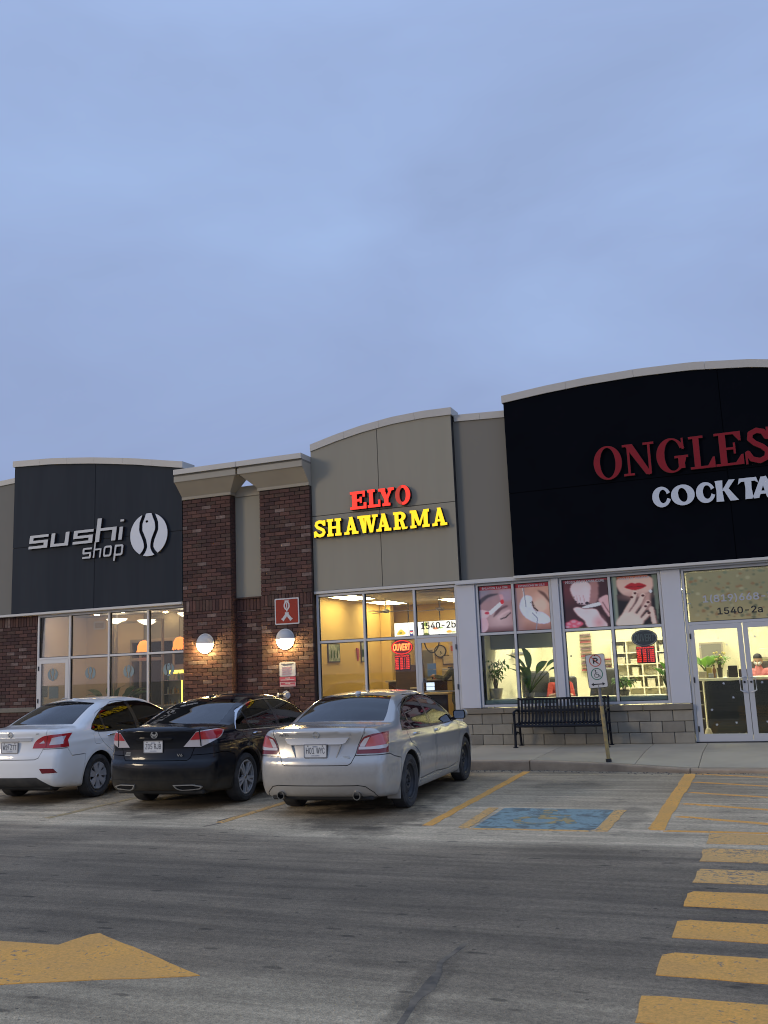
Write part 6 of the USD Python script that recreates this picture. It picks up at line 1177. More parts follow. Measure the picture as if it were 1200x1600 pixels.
# ------------------------------------------------------------------ lights inside
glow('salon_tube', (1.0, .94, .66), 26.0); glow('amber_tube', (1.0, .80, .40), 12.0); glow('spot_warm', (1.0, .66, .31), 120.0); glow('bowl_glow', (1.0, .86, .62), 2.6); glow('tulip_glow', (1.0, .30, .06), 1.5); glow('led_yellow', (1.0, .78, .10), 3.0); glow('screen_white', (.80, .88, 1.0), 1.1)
GRP = 'salon ceiling lights'
for x, y, lab in ((-3.9, D + 1.6, 'left of the salon, just behind the posters'), (-2.0, D + 1.6, 'middle of the salon, just behind the posters'), (-.1, D + 1.6, 'salon, above the reception counter'), (-3.9, D + 3.9, 'left of the salon, near the polish racks'), (-2.0, D + 3.9, 'middle of the salon, before the cubby shelf'), (-.1, D + 3.9, 'salon, behind the seated woman')):
    c = thing('ceiling_light', 'bright white ceiling light panel, ' + lab, 'light', (x, y, 3.195), 0, GRP); put(c, 'frame', xz(sbox(0, 0, .1, .1), 0, .01) if False else box(-.62, .62, -.32, .32, -.012, 0), 'flashing'); put(c, 'diffuser', box(-.59, .59, -.29, .29, -.020, -.0125), 'salon_tube')
for x, y, lab in ((-8.08, D + .75, 'glowing amber ceiling light panel nearest the shawarma shop window'), (-8.10, D + 2.85, 'glowing amber ceiling light panel behind the ceiling fan of the shawarma shop'), (-6.2, D + 1.2, 'dim ceiling light panel above the shawarma shop door'), (-6.5, D + 3.4, 'ceiling light panel over the shawarma counter')):
    c = thing('ceiling_light', lab, 'light', (x, y, 3.245)); put(c, 'frame', box(-.32, .32, -.62, .62, -.012, 0), 'flashing'); put(c, 'diffuser', box(-.29, .29, -.59, .59, -.020, -.0125), 'amber_tube' if 'amber' in lab or 'over' in lab else 'flashing')
for x, y, lab in ((-16.2, D + 1.1, 'small round downlight above the sushi shop door'), (-15.55, D + 1.55, 'small round downlight beside the ceiling vent of the sushi shop'), (-14.5, D + 1.2, 'small round downlight in the middle of the sushi shop ceiling'), (-14.0, D + 2.3, 'small round downlight deep in the sushi shop'), (-12.2, D + 1.3, 'small round downlight near the brick pillar end of the sushi shop')):
    c = thing('downlight', lab, 'light', (x, y, 3.355)); put(c, 'trim', revolve([(.06, 0), (.09, 0), (.09, -.012), (.06, -.008), (.06, 0)], 20), 'flashing'); put(c, 'bulb', revolve([(0, -.004), (.058, -.004), (.055, -.030), (0, -.036)], 20), 'spot_warm')
for x, y, z, lab in ((-15.28, D + 2.0, 3.17, 'white bowl pendant lamp behind the second mullion of the sushi shop'), (-14.33, D + 2.0, 3.09, 'white bowl pendant lamp behind the third mullion of the sushi shop'), (-13.12, D + 2.0, 3.20, 'white bowl pendant lamp partly hidden by the brick pillar')):
    c = thing('pendant_lamp', lab, 'lamp', (x, y, z)); put(c, 'bowl', revolve([(0, -.075), (.10, -.055), (.20, 0), (.27, .06), (.262, .062), (.19, .008), (.09, -.045), (0, -.062)], 32), 'bowl_glow', smooth=30); put(c, 'rod', cyl((0, 0, -.06), (0, 0, 3.355 - z), .008, n=8), 'flashing')
for x, y, z, lab in ((-14.37, D + 1.9, 2.46, 'orange tulip shaped pendant lamp left of the last sushi shop mullion'), (-13.30, D + 1.9, 2.50, 'orange tulip shaped pendant lamp next to the brick pillar')):
    c = thing('pendant_lamp', lab, 'lamp', (x, y, z)); n = 8
    for k in range(n):
        a = 2 * math.pi * k / n; pts = [(.03, .17), (.10, .14), (.155, .04), (.16, -.06), (.19, -.15)]; V = []
        for r, h in pts:
            w = .62 * (1 if h > -.1 else .25); V += [(r * math.cos(a - w * .6), r * math.sin(a - w * .6), h), (r * math.cos(a) * 1.05, r * math.sin(a) * 1.05, h), (r * math.cos(a + w * .6), r * math.sin(a + w * .6), h)]
        F = [[i * 3 + j, i * 3 + j + 1, (i + 1) * 3 + j + 1, (i + 1) * 3 + j] for i in range(len(pts) - 1) for j in range(2)]
        put(c, 'petal', (np.array(V), np.array(F)), 'tulip_glow', smooth=True)
    put(c, 'cord', cyl((0, 0, .16), (0, 0, 3.355 - z), .006, n=6), 'dark_metal')
# ------------------------------------------------------------------ sushi shop things
vent = thing('ceiling_vent', 'square white air grille high on the wall inside the sushi shop', 'vent'); put(vent, 'vent_frame', xz(sbox(-16.78, 3.06, -16.36, 3.32).difference(sbox(-16.72, 3.10, -16.42, 3.28)), D + 3.17, D + 3.199) if False else xz(sbox(-16.50, 3.03, -16.13, 3.25).difference(sbox(-16.46, 3.07, -16.17, 3.21)), D + 2.59, D + 2.618), 'flashing')
for k in range(5): put(vent, 'slat', box(-16.46, -16.17, D + 2.60, D + 2.615, 3.075 + k * .027, 3.088 + k * .027), 'sign_grey')
look('leaf_green', (.09, .20, .045), .5, var=.5, scale=5, var_col=(.035, .10, .02), rand=.3, trans=(.10, .26, .03)); look('leaf_dark', (.05, .12, .035), .5, rand=.3, trans=(.05, .12, .02)); look('leaf_bright', (.13, .27, .05), .5, rand=.3, trans=(.2, .4, .05)); look('stem_green', (.07, .10, .03), .7); look('stem_brown', (.10, .07, .045), .8); look('pot_beige', (.50, .44, .34), .7); look('pot_dark', (.10, .09, .075), .6); look('soil', (.03, .022, .016), .95)
def leaf(L, w, bend=.3, n=6, curl=.0):
    """a leaf along +x with a fold along its midrib"""
    t = np.linspace(0, 1, n); x = L * t * np.cos(bend * t); z = -L * t * np.sin(bend * t) * t; hw = w * np.sin(np.pi * np.clip(t * .94 + .04, 0, 1)) ** .8
    V = np.vstack([np.stack([x, -hw, z + hw * .25], 1), np.stack([x, 0 * x, z], 1), np.stack([x, hw, z + hw * .25], 1)]); F = []
    for i in range(n - 1): F += [[i, i + 1, n + i + 1, n + i], [n + i, n + i + 1, 2 * n + i + 1, 2 * n + i]]
    return V, np.array(F)
def xf(m, yaw, pitch, p, roll=0):
    V, F = m; R = trimesh.transformations.euler_matrix(roll, -pitch, yaw, 'sxyz')[:3, :3]; return V @ R.T + np.array(p), F
def pot(t, r, h, mat):
    put(t, 'pot', revolve([(0, 0), (r * .74, 0), (r * .95, h * .86), (r * 1.04, h * .86), (r * 1.04, h), (r * .93, h), (r * .90, h * .9), (0, h * .9)], 24), mat, smooth=30); put(t, 'soil', revolve([(0, h * .905), (r * .9, h * .905), (r * .9, h * .89), (0, h * .89)], 16), 'soil')
def bush(name, label, loc, r, h, height, spread, nst, nlf, L, mat='leaf_green', pm='pot_beige', seed=0):
    rg = random.Random(seed); t = thing(name, label, 'plant', loc); pot(t, r, h, pm)
    for k in range(nst):
        a = 2 * math.pi * k / nst + rg.uniform(-.3, .3); s = spread * rg.uniform(.4, 1); H = height * rg.uniform(.75, 1)
        pts = [(0.02 * math.cos(a), .02 * math.sin(a), h * .9), (s * .35 * math.cos(a), s * .35 * math.sin(a), h + H * .5), (s * math.cos(a), s * math.sin(a), h + H)]
        put(t, 'stem', tube(pts, [.010, .008, .005], 6), 'stem_brown', smooth=40)
        for j in range(nlf):
            f = rg.uniform(.35, 1.0); i = 0 if f < .5 else 1; g = (f - .5 * i) * 2; p = np.array(pts[i]) * (1 - g) + np.array(pts[i + 1]) * g; b = rg.uniform(0, 6.28); ll = L * rg.uniform(.7, 1.15)
            q = p + np.array([math.cos(b), math.sin(b), .2]) * rg.uniform(.02, .13); put(t, 'leaf', xf(leaf(ll, ll * .24, .5), b, rg.uniform(-.5, .6), q), mat)
    return t
def fan(name, label, loc, r, h, leaves, mat='leaf_dark', pm='pot_dark', seed=0):
    """tall plant with big paddle leaves: (azimuth, lean, stalk length, blade length, blade half width)"""
    t = thing(name, label, 'plant', loc); pot(t, r, h, pm); rg = random.Random(seed)
    for az, lean, sl, bl, bw in leaves:
        d = np.array([math.cos(az) * math.sin(lean), math.sin(az) * math.sin(lean), math.cos(lean)]); p0 = np.array([0, 0, h * .9]); p1 = p0 + d * sl
        put(t, 'stem', tube([p0, (p0 + p1) / 2 + np.array([0, 0, .02]), p1], [.014, .011, .008], 6), 'stem_green', smooth=40)
        put(t, 'leaf', xf(leaf(bl, bw, .5, 9), az, math.pi / 2 - lean - .15, p1, rg.uniform(-.9, .9)), mat, smooth=True)
    return t
fan('potted_plant', 'dark leafy plant behind the second pane of the sushi shop', (-15.05, D + 1.7, .17), .16, .35, [(k * .9, .35 + .1 * (k % 3), .75, .55, .09) for k in range(9)], seed=4)
sh = thing('bar_shelf', 'lit back bar shelf with a yellow light strip seen beside the brick pillar', 'shelf'); X0, X1, YS = -13.86, -13.25, D + 2.25
put(sh, 'side_panel', cbox(X0 - .03, X0, YS - .25, YS, .17, 2.0, .004), 'dark_metal'); put(sh, 'back_panel', box(X0, X1, YS - .02, YS, .17, 2.0), 'warm_trim')
for z in (.55, .95, 1.28, 1.62): put(sh, 'shelf_board', cbox(X0, X1, YS - .25, YS - .02, z - .02, z, .004), 'warm_trim')
put(sh, 'light_strip', box(X1 - .07, X1 - .035, YS - .27, YS - .255, .75, 1.60), 'led_yellow'); put(sh, 'light_strip', box(X0 + .03, X1 - .1, YS - .032, YS - .024, 1.78, 1.86), 'led_yellow')
look('bottle_amber', (.25, .14, .03), .2); look('bottle_pale', (.55, .5, .3), .2); look('bottle_green', (.05, .2, .06), .2); rg = random.Random(2)
ORD = ('first', 'second', 'third', 'fourth', 'fifth', 'sixth'); WHERE = {0: 'lower shelf', 1: 'middle shelf', 2: 'top shelf'}
for r, z in enumerate((.95, 1.28, 1.62)):
    for k in range(6):
        bm = rg.choice(['bottle_amber', 'bottle_pale', 'bottle_green']); hh = rg.uniform(.12, .22)
        c = thing('bottle', f'small {bm[7:]} bottle, {ORD[k]} from the left on the {WHERE[r]} of the sushi bar', 'bottle', (X0 + .06 + k * .082, YS - .16 + rg.uniform(-.04, .04), z), 0, f'bottles on the {WHERE[r]} of the sushi bar')
        put(c, 'glass_body', revolve([(0, 0), (.026, 0), (.028, .01), (.028, hh * .6), (.011, hh * .78), (.011, hh), (0, hh)], 12), bm, smooth=40)
sn = thing('door_notice', 'pale printed notice taped inside the sushi shop door', 'notice'); put(sn, 'sheet', box(-15.70, -15.42, D + .022, D + .024, 1.30, 1.58), 'decal_blue')
sn = thing('door_notice', 'small dark leaflet taped inside the sushi shop door beside the pale notice', 'notice'); put(sn, 'sheet', box(-15.92, -15.74, D + .022, D + .024, 1.34, 1.60), 'decal_dark')
tb = thing('dining_counter', 'low pale counter along the sushi shop window', 'counter'); put(tb, 'top', cbox(-14.95, -12.0, D + .5, D + .85, 1.02, 1.06, .006), 'warm_trim')
for x in (-14.8, -13.5, -12.2): put(tb, 'leg', cbox(x - .03, x + .03, D + .62, D + .70, .17, 1.02, .005), 'dark_metal')
# ------------------------------------------------------------------ shawarma shop things
look('menu_frame', (.03, .03, .03), .5)
def menu(k):
    c = Canvas(90, 42, (226, 232, 244)); rg = np.random.default_rng(k)
    for i in range(5): c.line([(.05 + .02 * i, .08 + .07 * i), (.22 + .05 * rg.random(), .08 + .07 * i)], .010, (190, 170, 170), .5, .7); c.line([(.45, .1 + .07 * i), (.56, .1 + .07 * i)], .010, (170, 170, 186), .5, .7)
    if k == 0:
        c.fill(spline([(.08, .78), (.22, .45), (.38, .70), (.36, .84), (.14, .86)], 5), (206, 168, 70), .7).fill(ell(.22, .72, .07, .07), (110, 120, 50), .7); c.fill(sbox(.52, .56, .66, .96), (40, 60, 130), .6).fill(ell(.59, .72, .05, .10), (214, 214, 222), .5).fill(ell(.59, .66, .05, .05), (180, 30, 44), .5)
    if k == 1:
        c.fill(sbox(0, 0, .12, 1), (226, 226, 170), .5).fill(ell(.05, .20, .06, .16), (110, 140, 60), .8).fill(ell(.06, .92, .10, .12), (70, 90, 40), .8); c.fill(sbox(.125, 0, .135, 1), (40, 44, 50), .4); c.line([(.25, .62), (.45, .72), (.62, .60), (.8, .5)], .010, (140, 150, 170), .5); c.fill(ell(.36, .52, .10, .07), (196, 120, 80), .8).fill(ell(.52, .48, .08, .06), (130, 170, 80), .8).fill(ell(.78, .80, .09, .10), (206, 160, 70), .7).fill(ell(.92, .84, .06, .06), (170, 180, 110), .7)
    if k == 2: c.fill(ell(.3, .6, .18, .2), (206, 160, 80), .8).fill(ell(.7, .6, .16, .18), (170, 190, 100), .8)
    return c.get()
for k, (a, b, lab) in enumerate(((-8.185, -7.43, 'bright shawarma menu screen with a blue drink can, left of the door frame'), (-7.41, -6.60, 'bright menu screen behind the 1540-2b number in the shawarma shop'), (-6.585, -5.80, 'bright menu screen mostly hidden by the white post beside the shawarma door'))):
    m = thing('menu_screen', lab, 'screen'); print_sheet(m, 'display', a, b, D + 3.495, 2.43, 2.765, menu(k), 'screen_print'); put(m, 'bezel', box(a - .008, b + .008, D + 3.497, D + 3.54, 2.42, 2.775), 'menu_frame'); put(m, 'hanger', cyl(((a + b) / 2, D + 3.52, 2.775), ((a + b) / 2, D + 3.52, 3.25), .012, n=8), 'dark_metal')
look('neon_red_dark', (.16, .01, .008), .4, emit=(1, .02, .01), emit_s=.10); glow('neon_red', (1.0, .035, .015), 1.6); glow('neon_orange', (1.0, .25, .06), 3.2); glow('led_red', (1.0, .05, .03), 1.6); look('neon_off', (.035, .045, .045), .5); look('neon_off_tube', (.13, .18, .16), .4); look('led_board', (.05, .004, .004), .5)
def open_sign(nm, x0, x1, z1, lit, lab, y=D + .16):
    s = thing('open_sign', lab, 'sign'); w = x1 - x0; cx = (x0 + x1) / 2; oz = z1 - .155
    put(s, 'oval_board', xz(ell(cx, oz, w / 2, .155), y, y + .03), 'neon_red_dark' if lit else 'neon_off'); put(s, 'oval_tube', xz(ell(cx, oz, w / 2 - .012, .143).difference(ell(cx, oz, w / 2 - .026, .129)), y - .012, y - .001), 'neon_red' if lit else 'sign_grey')
    m = meshkit.text_mesh('OUVERT', .13, .010, True); m.vertices[:, 0] += m.vertices[:, 1] * .18; m.vertices[:, 0] = (m.vertices[:, 0] - m.bounds[:, 0].mean()) * (w * .80 / (m.bounds[1, 0] - m.bounds[0, 0])); put(s, 'lettering', stand(m, cx, y - .001, oz - .06), 'neon_orange' if lit else 'neon_off_tube')
    bw = .335; z = z1 - .31; put(s, 'hours_board', cbox(cx - bw / 2, cx + bw / 2, y, y + .03, z - .315, z + .005, .004), 'led_board')
    m = glyphs('HEURES D\'OUVERTURE', .022, .004, True); m.vertices[:, 0] *= bw * .92 / (m.bounds[1, 0] - m.bounds[0, 0]); put(s, 'hours_title', stand(m, cx, y - .0005, z - .035), 'led_red')
    for r, day in enumerate(('LUN', 'MAR', 'MER', 'JEU', 'VEN', 'SAM', 'DIM')):
        zz = z - .078 - r * .035
        for tx, xx, ww in ((day, -.120, .075), ('10:00', -.020, .062), ('A', .048, .014), ('21:00', .115, .075)):
            m = glyphs(tx, .024, .004, True); m.vertices[:, 0] *= ww / (m.bounds[1, 0] - m.bounds[0, 0]); put(s, 'hours_row', stand(m, cx + xx, y - .0005, zz), 'led_red')
    for xx in (-.15, .15): put(s, 'hanging_wire', cyl((cx + xx, y + .01, oz + .1), (cx + xx, y + .01, oz + .9), .003, n=5), 'dark_metal')
open_sign('a', -6.99, -6.515, 2.255, True, 'lit red OUVERT neon sign with hours board in the shawarma shop window')
open_sign('b', -2.155, -1.68, 2.205, False, 'unlit OUVERT sign with a red hours board in the salon window')
look('picture_pale', (.52, .55, .40), .6, var=1, scale=6, var_col=(.10, .16, .10)); look('picture_frame', (.06, .045, .03), .5); look('wood_brown', (.12, .065, .03), .5, var=.6, scale=4, stretch=(1, 1, 8), var_col=(.07, .035, .018)); look('grey_panel', (.20, .19, .16), .6); look('dark_brown', (.035, .018, .012), .5)
def picture(x, y0, y1, z0, z1, lab, mat='picture_pale'):
    p = thing('wall_picture', lab, 'picture'); put(p, 'frame', box(x, x + .025, y0, y1, z0, z1), 'picture_frame'); put(p, 'canvas', box(x + .0255, x + .028, y0 + .03, y1 - .03, z0 + .025, z1 - .025), mat)
    for k in range(3): put(p, 'painted_tree', yz(affinity.translate(affinity.scale(Point(0, 0).buffer(1), .035, .09), y0 + (y1 - y0) * (.25 + .25 * k), (z0 + z1) / 2 - .03), x + .0285, x + .0295), 'leaf_dark')
picture(-8.58, 18.25, 18.87, 1.86, 2.27, 'pale picture of trees on the amber side wall of the shawarma shop'); picture(-8.58, 20.07, 20.24, 1.85, 2.33, 'narrow dark framed picture on the amber wall behind the mullion')
w = thing('wall_ornament', 'small red hanging ornament on the amber shawarma shop wall', 'ornament'); put(w, 'pennant', yz(P_([(19.80, 2.18), (19.94, 2.16), (19.93, 1.98), (19.86, 1.88)]), -8.575, -8.55), 'sign_faded_red')
w = thing('wall_picture', 'brown framed picture left of the menu screens on the shawarma back wall', 'picture'); put(w, 'frame', box(-9.0 + .42, -8.30, D + 4.47, D + 4.495, 2.35, 2.75), 'wood_brown'); put(w, 'canvas', box(-8.53, -8.35, D + 4.465, D + 4.469, 2.40, 2.70), 'amber_wall')
f = thing('ceiling_fan', 'white ceiling fan hanging in the left half of the shawarma shop', 'fan', (-7.70, D + 1.75, 0)); put(f, 'rod', cyl((0, 0, 3.0), (0, 0, 3.25), .012, n=8), 'flashing'); put(f, 'motor', revolve([(0, 2.92), (.07, 2.925), (.09, 2.95), (.08, 2.99), (.03, 3.01), (0, 3.01)], 24), 'flashing', smooth=30)
for k in range(3):
    b = cbox(.09, .62, -.055, .055, -.006, .006, .004); b.apply_transform(trimesh.transformations.rotation_matrix(.3 + k * 2.094, (0, 0, 1))); b.apply_translation((0, 0, 2.955)); put(f, 'blade', b, 'sign_grey')
f = copy_of(f, 'ceiling_fan', 'white ceiling fan hanging above the shawarma shop door', 'fan', (-6.55, D + 2.2, 0), 25)
c = thing('service_counter', 'brown service counter with a pale top in the shawarma shop', 'counter'); put(c, 'front_panel', cbox(-8.2, -6.05, D + 3.0, D + 3.08, .17, 1.36, .005), 'wood_brown'); put(c, 'top', cbox(-8.25, -6.0, D + 2.92, D + 3.4, 1.36, 1.40, .006), 'warm_trim'); put(c, 'side_panel', cbox(-6.72, -6.05, D + 2.96, D + 2.995, .3, 1.34, .004), 'amber_wall')
c = thing('low_table', 'low table with a bright edge just inside the shawarma shop door', 'table'); put(c, 'top', cbox(-6.95, -6.25, D + 1.5, D + 1.9, 1.08, 1.12, .006), 'warm_wall'); put(c, 'panel', cbox(-6.92, -6.28, D + 1.55, D + 1.6, .17, 1.08, .005), 'dark_brown')
c = thing('register_monitor', 'bluish cash register monitor on the shawarma counter', 'monitor'); put(c, 'screen', [cbox(-7.20, -6.99, D + 2.98, D + 3.01, 1.46, 1.62, .005)], look('screen_blue', (.06, .09, .14), .3, emit=(.12, .2, .32), emit_s=.35)); put(c, 'screen_back', cbox(-7.20, -6.99, D + 2.985, D + 3.02, 1.63, 1.76, .005), 'screen_blue'); put(c, 'stand', cyl((-7.095, D + 3.03, 1.40), (-7.095, D + 3.03, 1.62), .02, n=10), 'dark_metal')
c = thing('receipt_printer', 'cream coloured printer on the shawarma counter', 'printer'); put(c, 'case', cbox(-6.86, -6.60, D + 3.02, D + 3.28, 1.40, 1.60, .02), 'pot_beige'); put(c, 'lid', cbox(-6.85, -6.61, D + 3.03, D + 3.27, 1.601, 1.63, .01), 'flashing')
c = thing('food_tray', 'small red tray between the monitor and the printer', 'tray'); put(c, 'tray', cbox(-7.06, -6.89, D + 2.96, D + 3.15, 1.401, 1.43, .006), 'sign_orange')
c = thing('wall_clock', 'round pale clock on the back wall above the shawarma counter', 'clock', (-7.35, D + 4.48, 2.06)); put(c, 'rim', xz(Point(0, 0).buffer(.155).difference(Point(0, 0).buffer(.135)), -.03, .01), 'dark_metal'); put(c, 'dial', xz(Point(0, 0).buffer(.136), -.012, .005), 'pot_beige'); put(c, 'hand', xz(U(st([(0, 0), (.04, -.07)], .012), st([(0, 0), (0, -.10)], .009)), -.018, -.013), 'dark_metal')
c = thing('hanging_cable', 'thick black cable hanging in a loop over the shawarma counter', 'cable'); a = np.linspace(-.15, math.pi + .15, 24); put(c, 'cable', tube(np.stack([-6.86 - .19 * np.cos(a), np.full(24, D + 2.4), 2.36 - .36 * np.sin(a)], 1), .014, 8), 'dark_metal', smooth=40)
c = thing('private_sign', 'red PRIVÉ sign on a pale board at the right of the shawarma shop', 'sign'); put(c, 'board', box(-6.75, -6.1, D + 3.3, D + 3.33, 1.92, 2.42), 'warm_wall'); put(c, 'plate', box(-6.70, -6.36, D + 3.29, D + 3.298, 2.03, 2.15), 'sign_orange'); put(c, 'lettering', stand(glyphs('PRIVÉ', .05, .002, True), -6.53, D + 3.289, 2.085), 'sign_white')
c = thing('refrigerator', 'dark refrigerator at the right behind the shawarma counter', 'refrigerator'); put(c, 'cabinet', cbox(-6.72, -6.0, D + 3.6, D + 4.2, .17, 1.95, .02), 'dark_brown'); put(c, 'handle', cyl((-6.66, D + 3.58, 1.2), (-6.66, D + 3.58, 1.7), .012, n=8), 'dark_metal')
c = thing('rear_door', 'grey brown door in the shawarma shop back wall', 'door'); put(c, 'leaf', box(-8.0, -7.55, D + 4.44, D + 4.495, .17, 2.1), 'grey_panel'); put(c, 'door_trim', xz(sbox(-8.05, .17, -7.5, 2.15).difference(sbox(-8.0, .17, -7.55, 2.1)), D + 4.46, D + 4.498), 'warm_wall')
c = thing('wall_notice', 'small framed certificate under the clock in the shawarma shop', 'notice'); put(c, 'frame', box(-7.30, -6.95, D + 4.47, D + 4.495, 1.72, 1.95), 'picture_frame'); put(c, 'paper', box(-7.28, -6.97, D + 4.465, D + 4.469, 1.74, 1.93), 'warm_wall')
c = thing('wall_phone', 'small dark wall terminal under the certificate in the shawarma shop', 'terminal'); put(c, 'case', cbox(-7.17, -7.05, D + 4.43, D + 4.495, 1.52, 1.66, .01), 'dark_brown')
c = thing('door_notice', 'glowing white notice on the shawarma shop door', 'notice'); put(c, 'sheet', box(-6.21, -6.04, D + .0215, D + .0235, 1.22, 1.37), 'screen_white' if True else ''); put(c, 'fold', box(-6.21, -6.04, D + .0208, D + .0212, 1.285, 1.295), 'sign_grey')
c = thing('door_notice', 'small grey accessibility sticker on the shawarma shop door', 'sticker'); put(c, 'sheet', box(-6.275, -6.20, D + .0215, D + .0235, 1.37, 1.47), 'sign_grey'); put(c, 'symbol', xz(U(Point(-6.24, 1.44).buffer(.010), st([(-6.24, 1.43), (-6.238, 1.41), (-6.222, 1.40)], .010)), D + .0205, D + .0213), 'sign_ink')
c = thing('dark_partition', 'brown partition behind the OUVERT neon sign', 'partition'); put(c, 'panel', cbox(-7.78, -7.1, D + 2.4, D + 2.5, .17, 1.75, .01), 'wood_brown')
for z in (1.02, 1.2): put(c, 'ledge', cbox(-7.35, -7.08, D + 2.15, D + 2.395, z, z + .04, .005), 'warm_wall')
# ------------------------------------------------------------------ people
look('skin', (.42, .25, .18), .55); look('hair_dark', (.012, .010, .010), .5); look('hair_fair', (.42, .28, .13), .6); look('pink_top', (.62, .20, .22), .8); look('dark_top', (.03, .025, .025), .85); look('mask_white', (.62, .64, .66), .8); look('red_top', (.40, .045, .035), .8); look('jacket_camo', (.14, .14, .10), .9, var=1.0, scale=9, detail=3, var_col=(.055, .055, .035)); look('trousers', (.04, .04, .045), .9); look('shoe', (.02, .02, .02), .6); look('eye', (.02, .015, .012), .3)
def person(label, loc, rz, joints, clothes, hair, hair_len=.0, mask=False, tilt=.2, seed=0):
    """one continuous body from joints (metres, facing -y), clothes as slightly fuller shells over the same bones"""
    J = {k: np.array(v, float) for k, v in joints.items()}; t = thing('person', label, 'person', loc, rz)
    R = dict(head=.098, chin=.062, neck=.054, chest=.125, belly=.115, hip=.120, sh=.062, el=.045, wr=.032, kn=.062, an=.042)
    def bone(a, b, ra, rb): return ((J[a], ra), (J[b], rb))
    def torso(g): return [bone('neck', 'chest', .055 + g, .11 + g), ((J['chest'] + [-.09, 0, .03], .085 + g), (J['chest'] + [.09, 0, .03], .085 + g)), ((J['chest'] + [-.07, 0, 0], .10 + g), (J['hip'] + [-.06, 0, .0], .10 + g)), ((J['chest'] + [.07, 0, 0], .10 + g), (J['hip'] + [.06, 0, 0], .10 + g))]
    def arm(s, g, upto=1): 
        o = [((J['sh' + s], .058 + g), (J['el' + s], .044 + g)), ((J['chest'] + (np.array([-.10 if s == 'l' else .10, 0, .06])), .07 + g), (J['sh' + s], .058 + g))]
        if upto: o.append(((J['el' + s], .044 + g), (J['wr' + s] if upto == 1 else J['wr' + s] * .96 + J['el' + s] * .04, .030 + g)))
        return o
    def leg(s, g): return [((J['hip'] + [-.08 if s == 'l' else .08, 0, -.02], .088 + g), (J['kn' + s], .060 + g)), ((J['kn' + s], .058 + g), (J['an' + s], .040 + g))]
    hd = J['head']; fw = J['face'] / np.linalg.norm(J['face']); upv = np.array([0, 0, 1.]) - fw * fw[2]; upv /= np.linalg.norm(upv); rt = np.cross(fw, upv)
    skull = [((hd + upv * .035 - fw * .015, .086), (hd - upv * .02 + fw * .012, .078)), ((hd - upv * .03 + fw * .02, .066), (hd - upv * .105 + fw * .045, .036)), ((hd - upv * .09, .05), (J['neck'], .052)), ((hd - upv * .018 + fw * .085, .014), (hd - upv * .042 + fw * .100, .016))]
    skull += [((hd + rt * s * .082 - upv * .01, .014), (hd + rt * s * .086 - upv * .045, .011)) for s in (-1, 1)]
    hands = []
    for s in 'lr':
        w = J['wr' + s]; d = w - J['el' + s]; d /= np.linalg.norm(d); side = np.cross(d, [0, 0, 1.0]); side /= max(np.linalg.norm(side), 1e-6); down = np.cross(side, d)
        pc = w + d * .05; hands += [((w, .028), (pc + d * .03, .030)), ((pc + side * .025, .020), (pc - side * .025, .020))]
        for k, (o, L) in enumerate(((-.030, .060), (-.010, .072), (.010, .068), (.028, .052))):
            a = pc + d * .04 + side * o; b = a + d * L * .5 - down * .012; e = b + d * L * .35 - down * .03; hands += [((a, .0095), (b, .009)), ((b, .009), (e, .0078))]
        th = pc + side * .035 * (1 if s == 'l' else -1); hands += [((pc + side * .02 * (1 if s == 'l' else -1), .013), (th + d * .03, .010)), ((th + d * .03, .010), (th + d * .055 - down * .01, .008))]
    bones = torso(0) + arm('l', 0) + arm('r', 0) + leg('l', 0) + leg('r', 0) + skull + hands
    put(t, 'body', blob(bones, .016, 5), 'skin', smooth=True)
    for s in (-1, 1): put(t, 'eye', trimesh.Trimesh(*(lambda q: (q.vertices * .012 + hd + rt * s * .033 + upv * .012 + fw * .078, q.faces))(trimesh.creation.icosphere(2))), 'eye', smooth=True)
    if not mask: put(t, 'mouth', tube([hd - rt * .022 - upv * .075 + fw * .078, hd - upv * .077 + fw * .084, hd + rt * .022 - upv * .075 + fw * .078], .005, 6), 'red_top', smooth=True)
    hb = [((hd + upv * .055 - fw * .022, .088), (hd - upv * .01 - fw * .040, .086))] + ([((hd - fw * .05, .08), (hd - fw * .06 - upv * hair_len, .06))] if hair_len else [])
    put(t, 'hair', blob(hb, .016, 4), hair, smooth=True)
    if mask: put(t, 'face_mask', blob([((hd - upv * .035 + fw * .055 - rt * .035, .042), (hd - upv * .035 + fw * .055 + rt * .035, .042)), ((hd - upv * .045 + fw * .07, .042), (hd - upv * .085 + fw * .05, .036))], .012, 4), 'mask_white', smooth=True)
    for nm, mat, parts in clothes:
        bl = []
        for q in parts: bl += torso(.014) if q == 'torso' else arm(q[1], .014, 2) if q[0] == 'A' else arm(q[1], .014, 0) if q[0] == 'a' else leg(q[1], .014)
        if 'skirt' in nm or nm == 'jacket': bl += [((J['hip'] + [-.07, 0, .0], .125), (J['hip'] + [-.09, 0, -.14], .12)), ((J['hip'] + [.07, 0, 0], .125), (J['hip'] + [.09, 0, -.14], .12)), ((J['hip'] + [-.09, 0, -.14], .12), (J['hip'] + [.09, 0, -.14], .12))]
        put(t, nm, blob(bl, .02, 4), mat, smooth=True)
    for s in 'lr': put(t, 'shoe', blob([((J['an' + s] + [0, .03, -.03], .045), (J['an' + s] + [0, -.13, -.045], .036))], .02, 3), 'shoe', smooth=True)
    return t
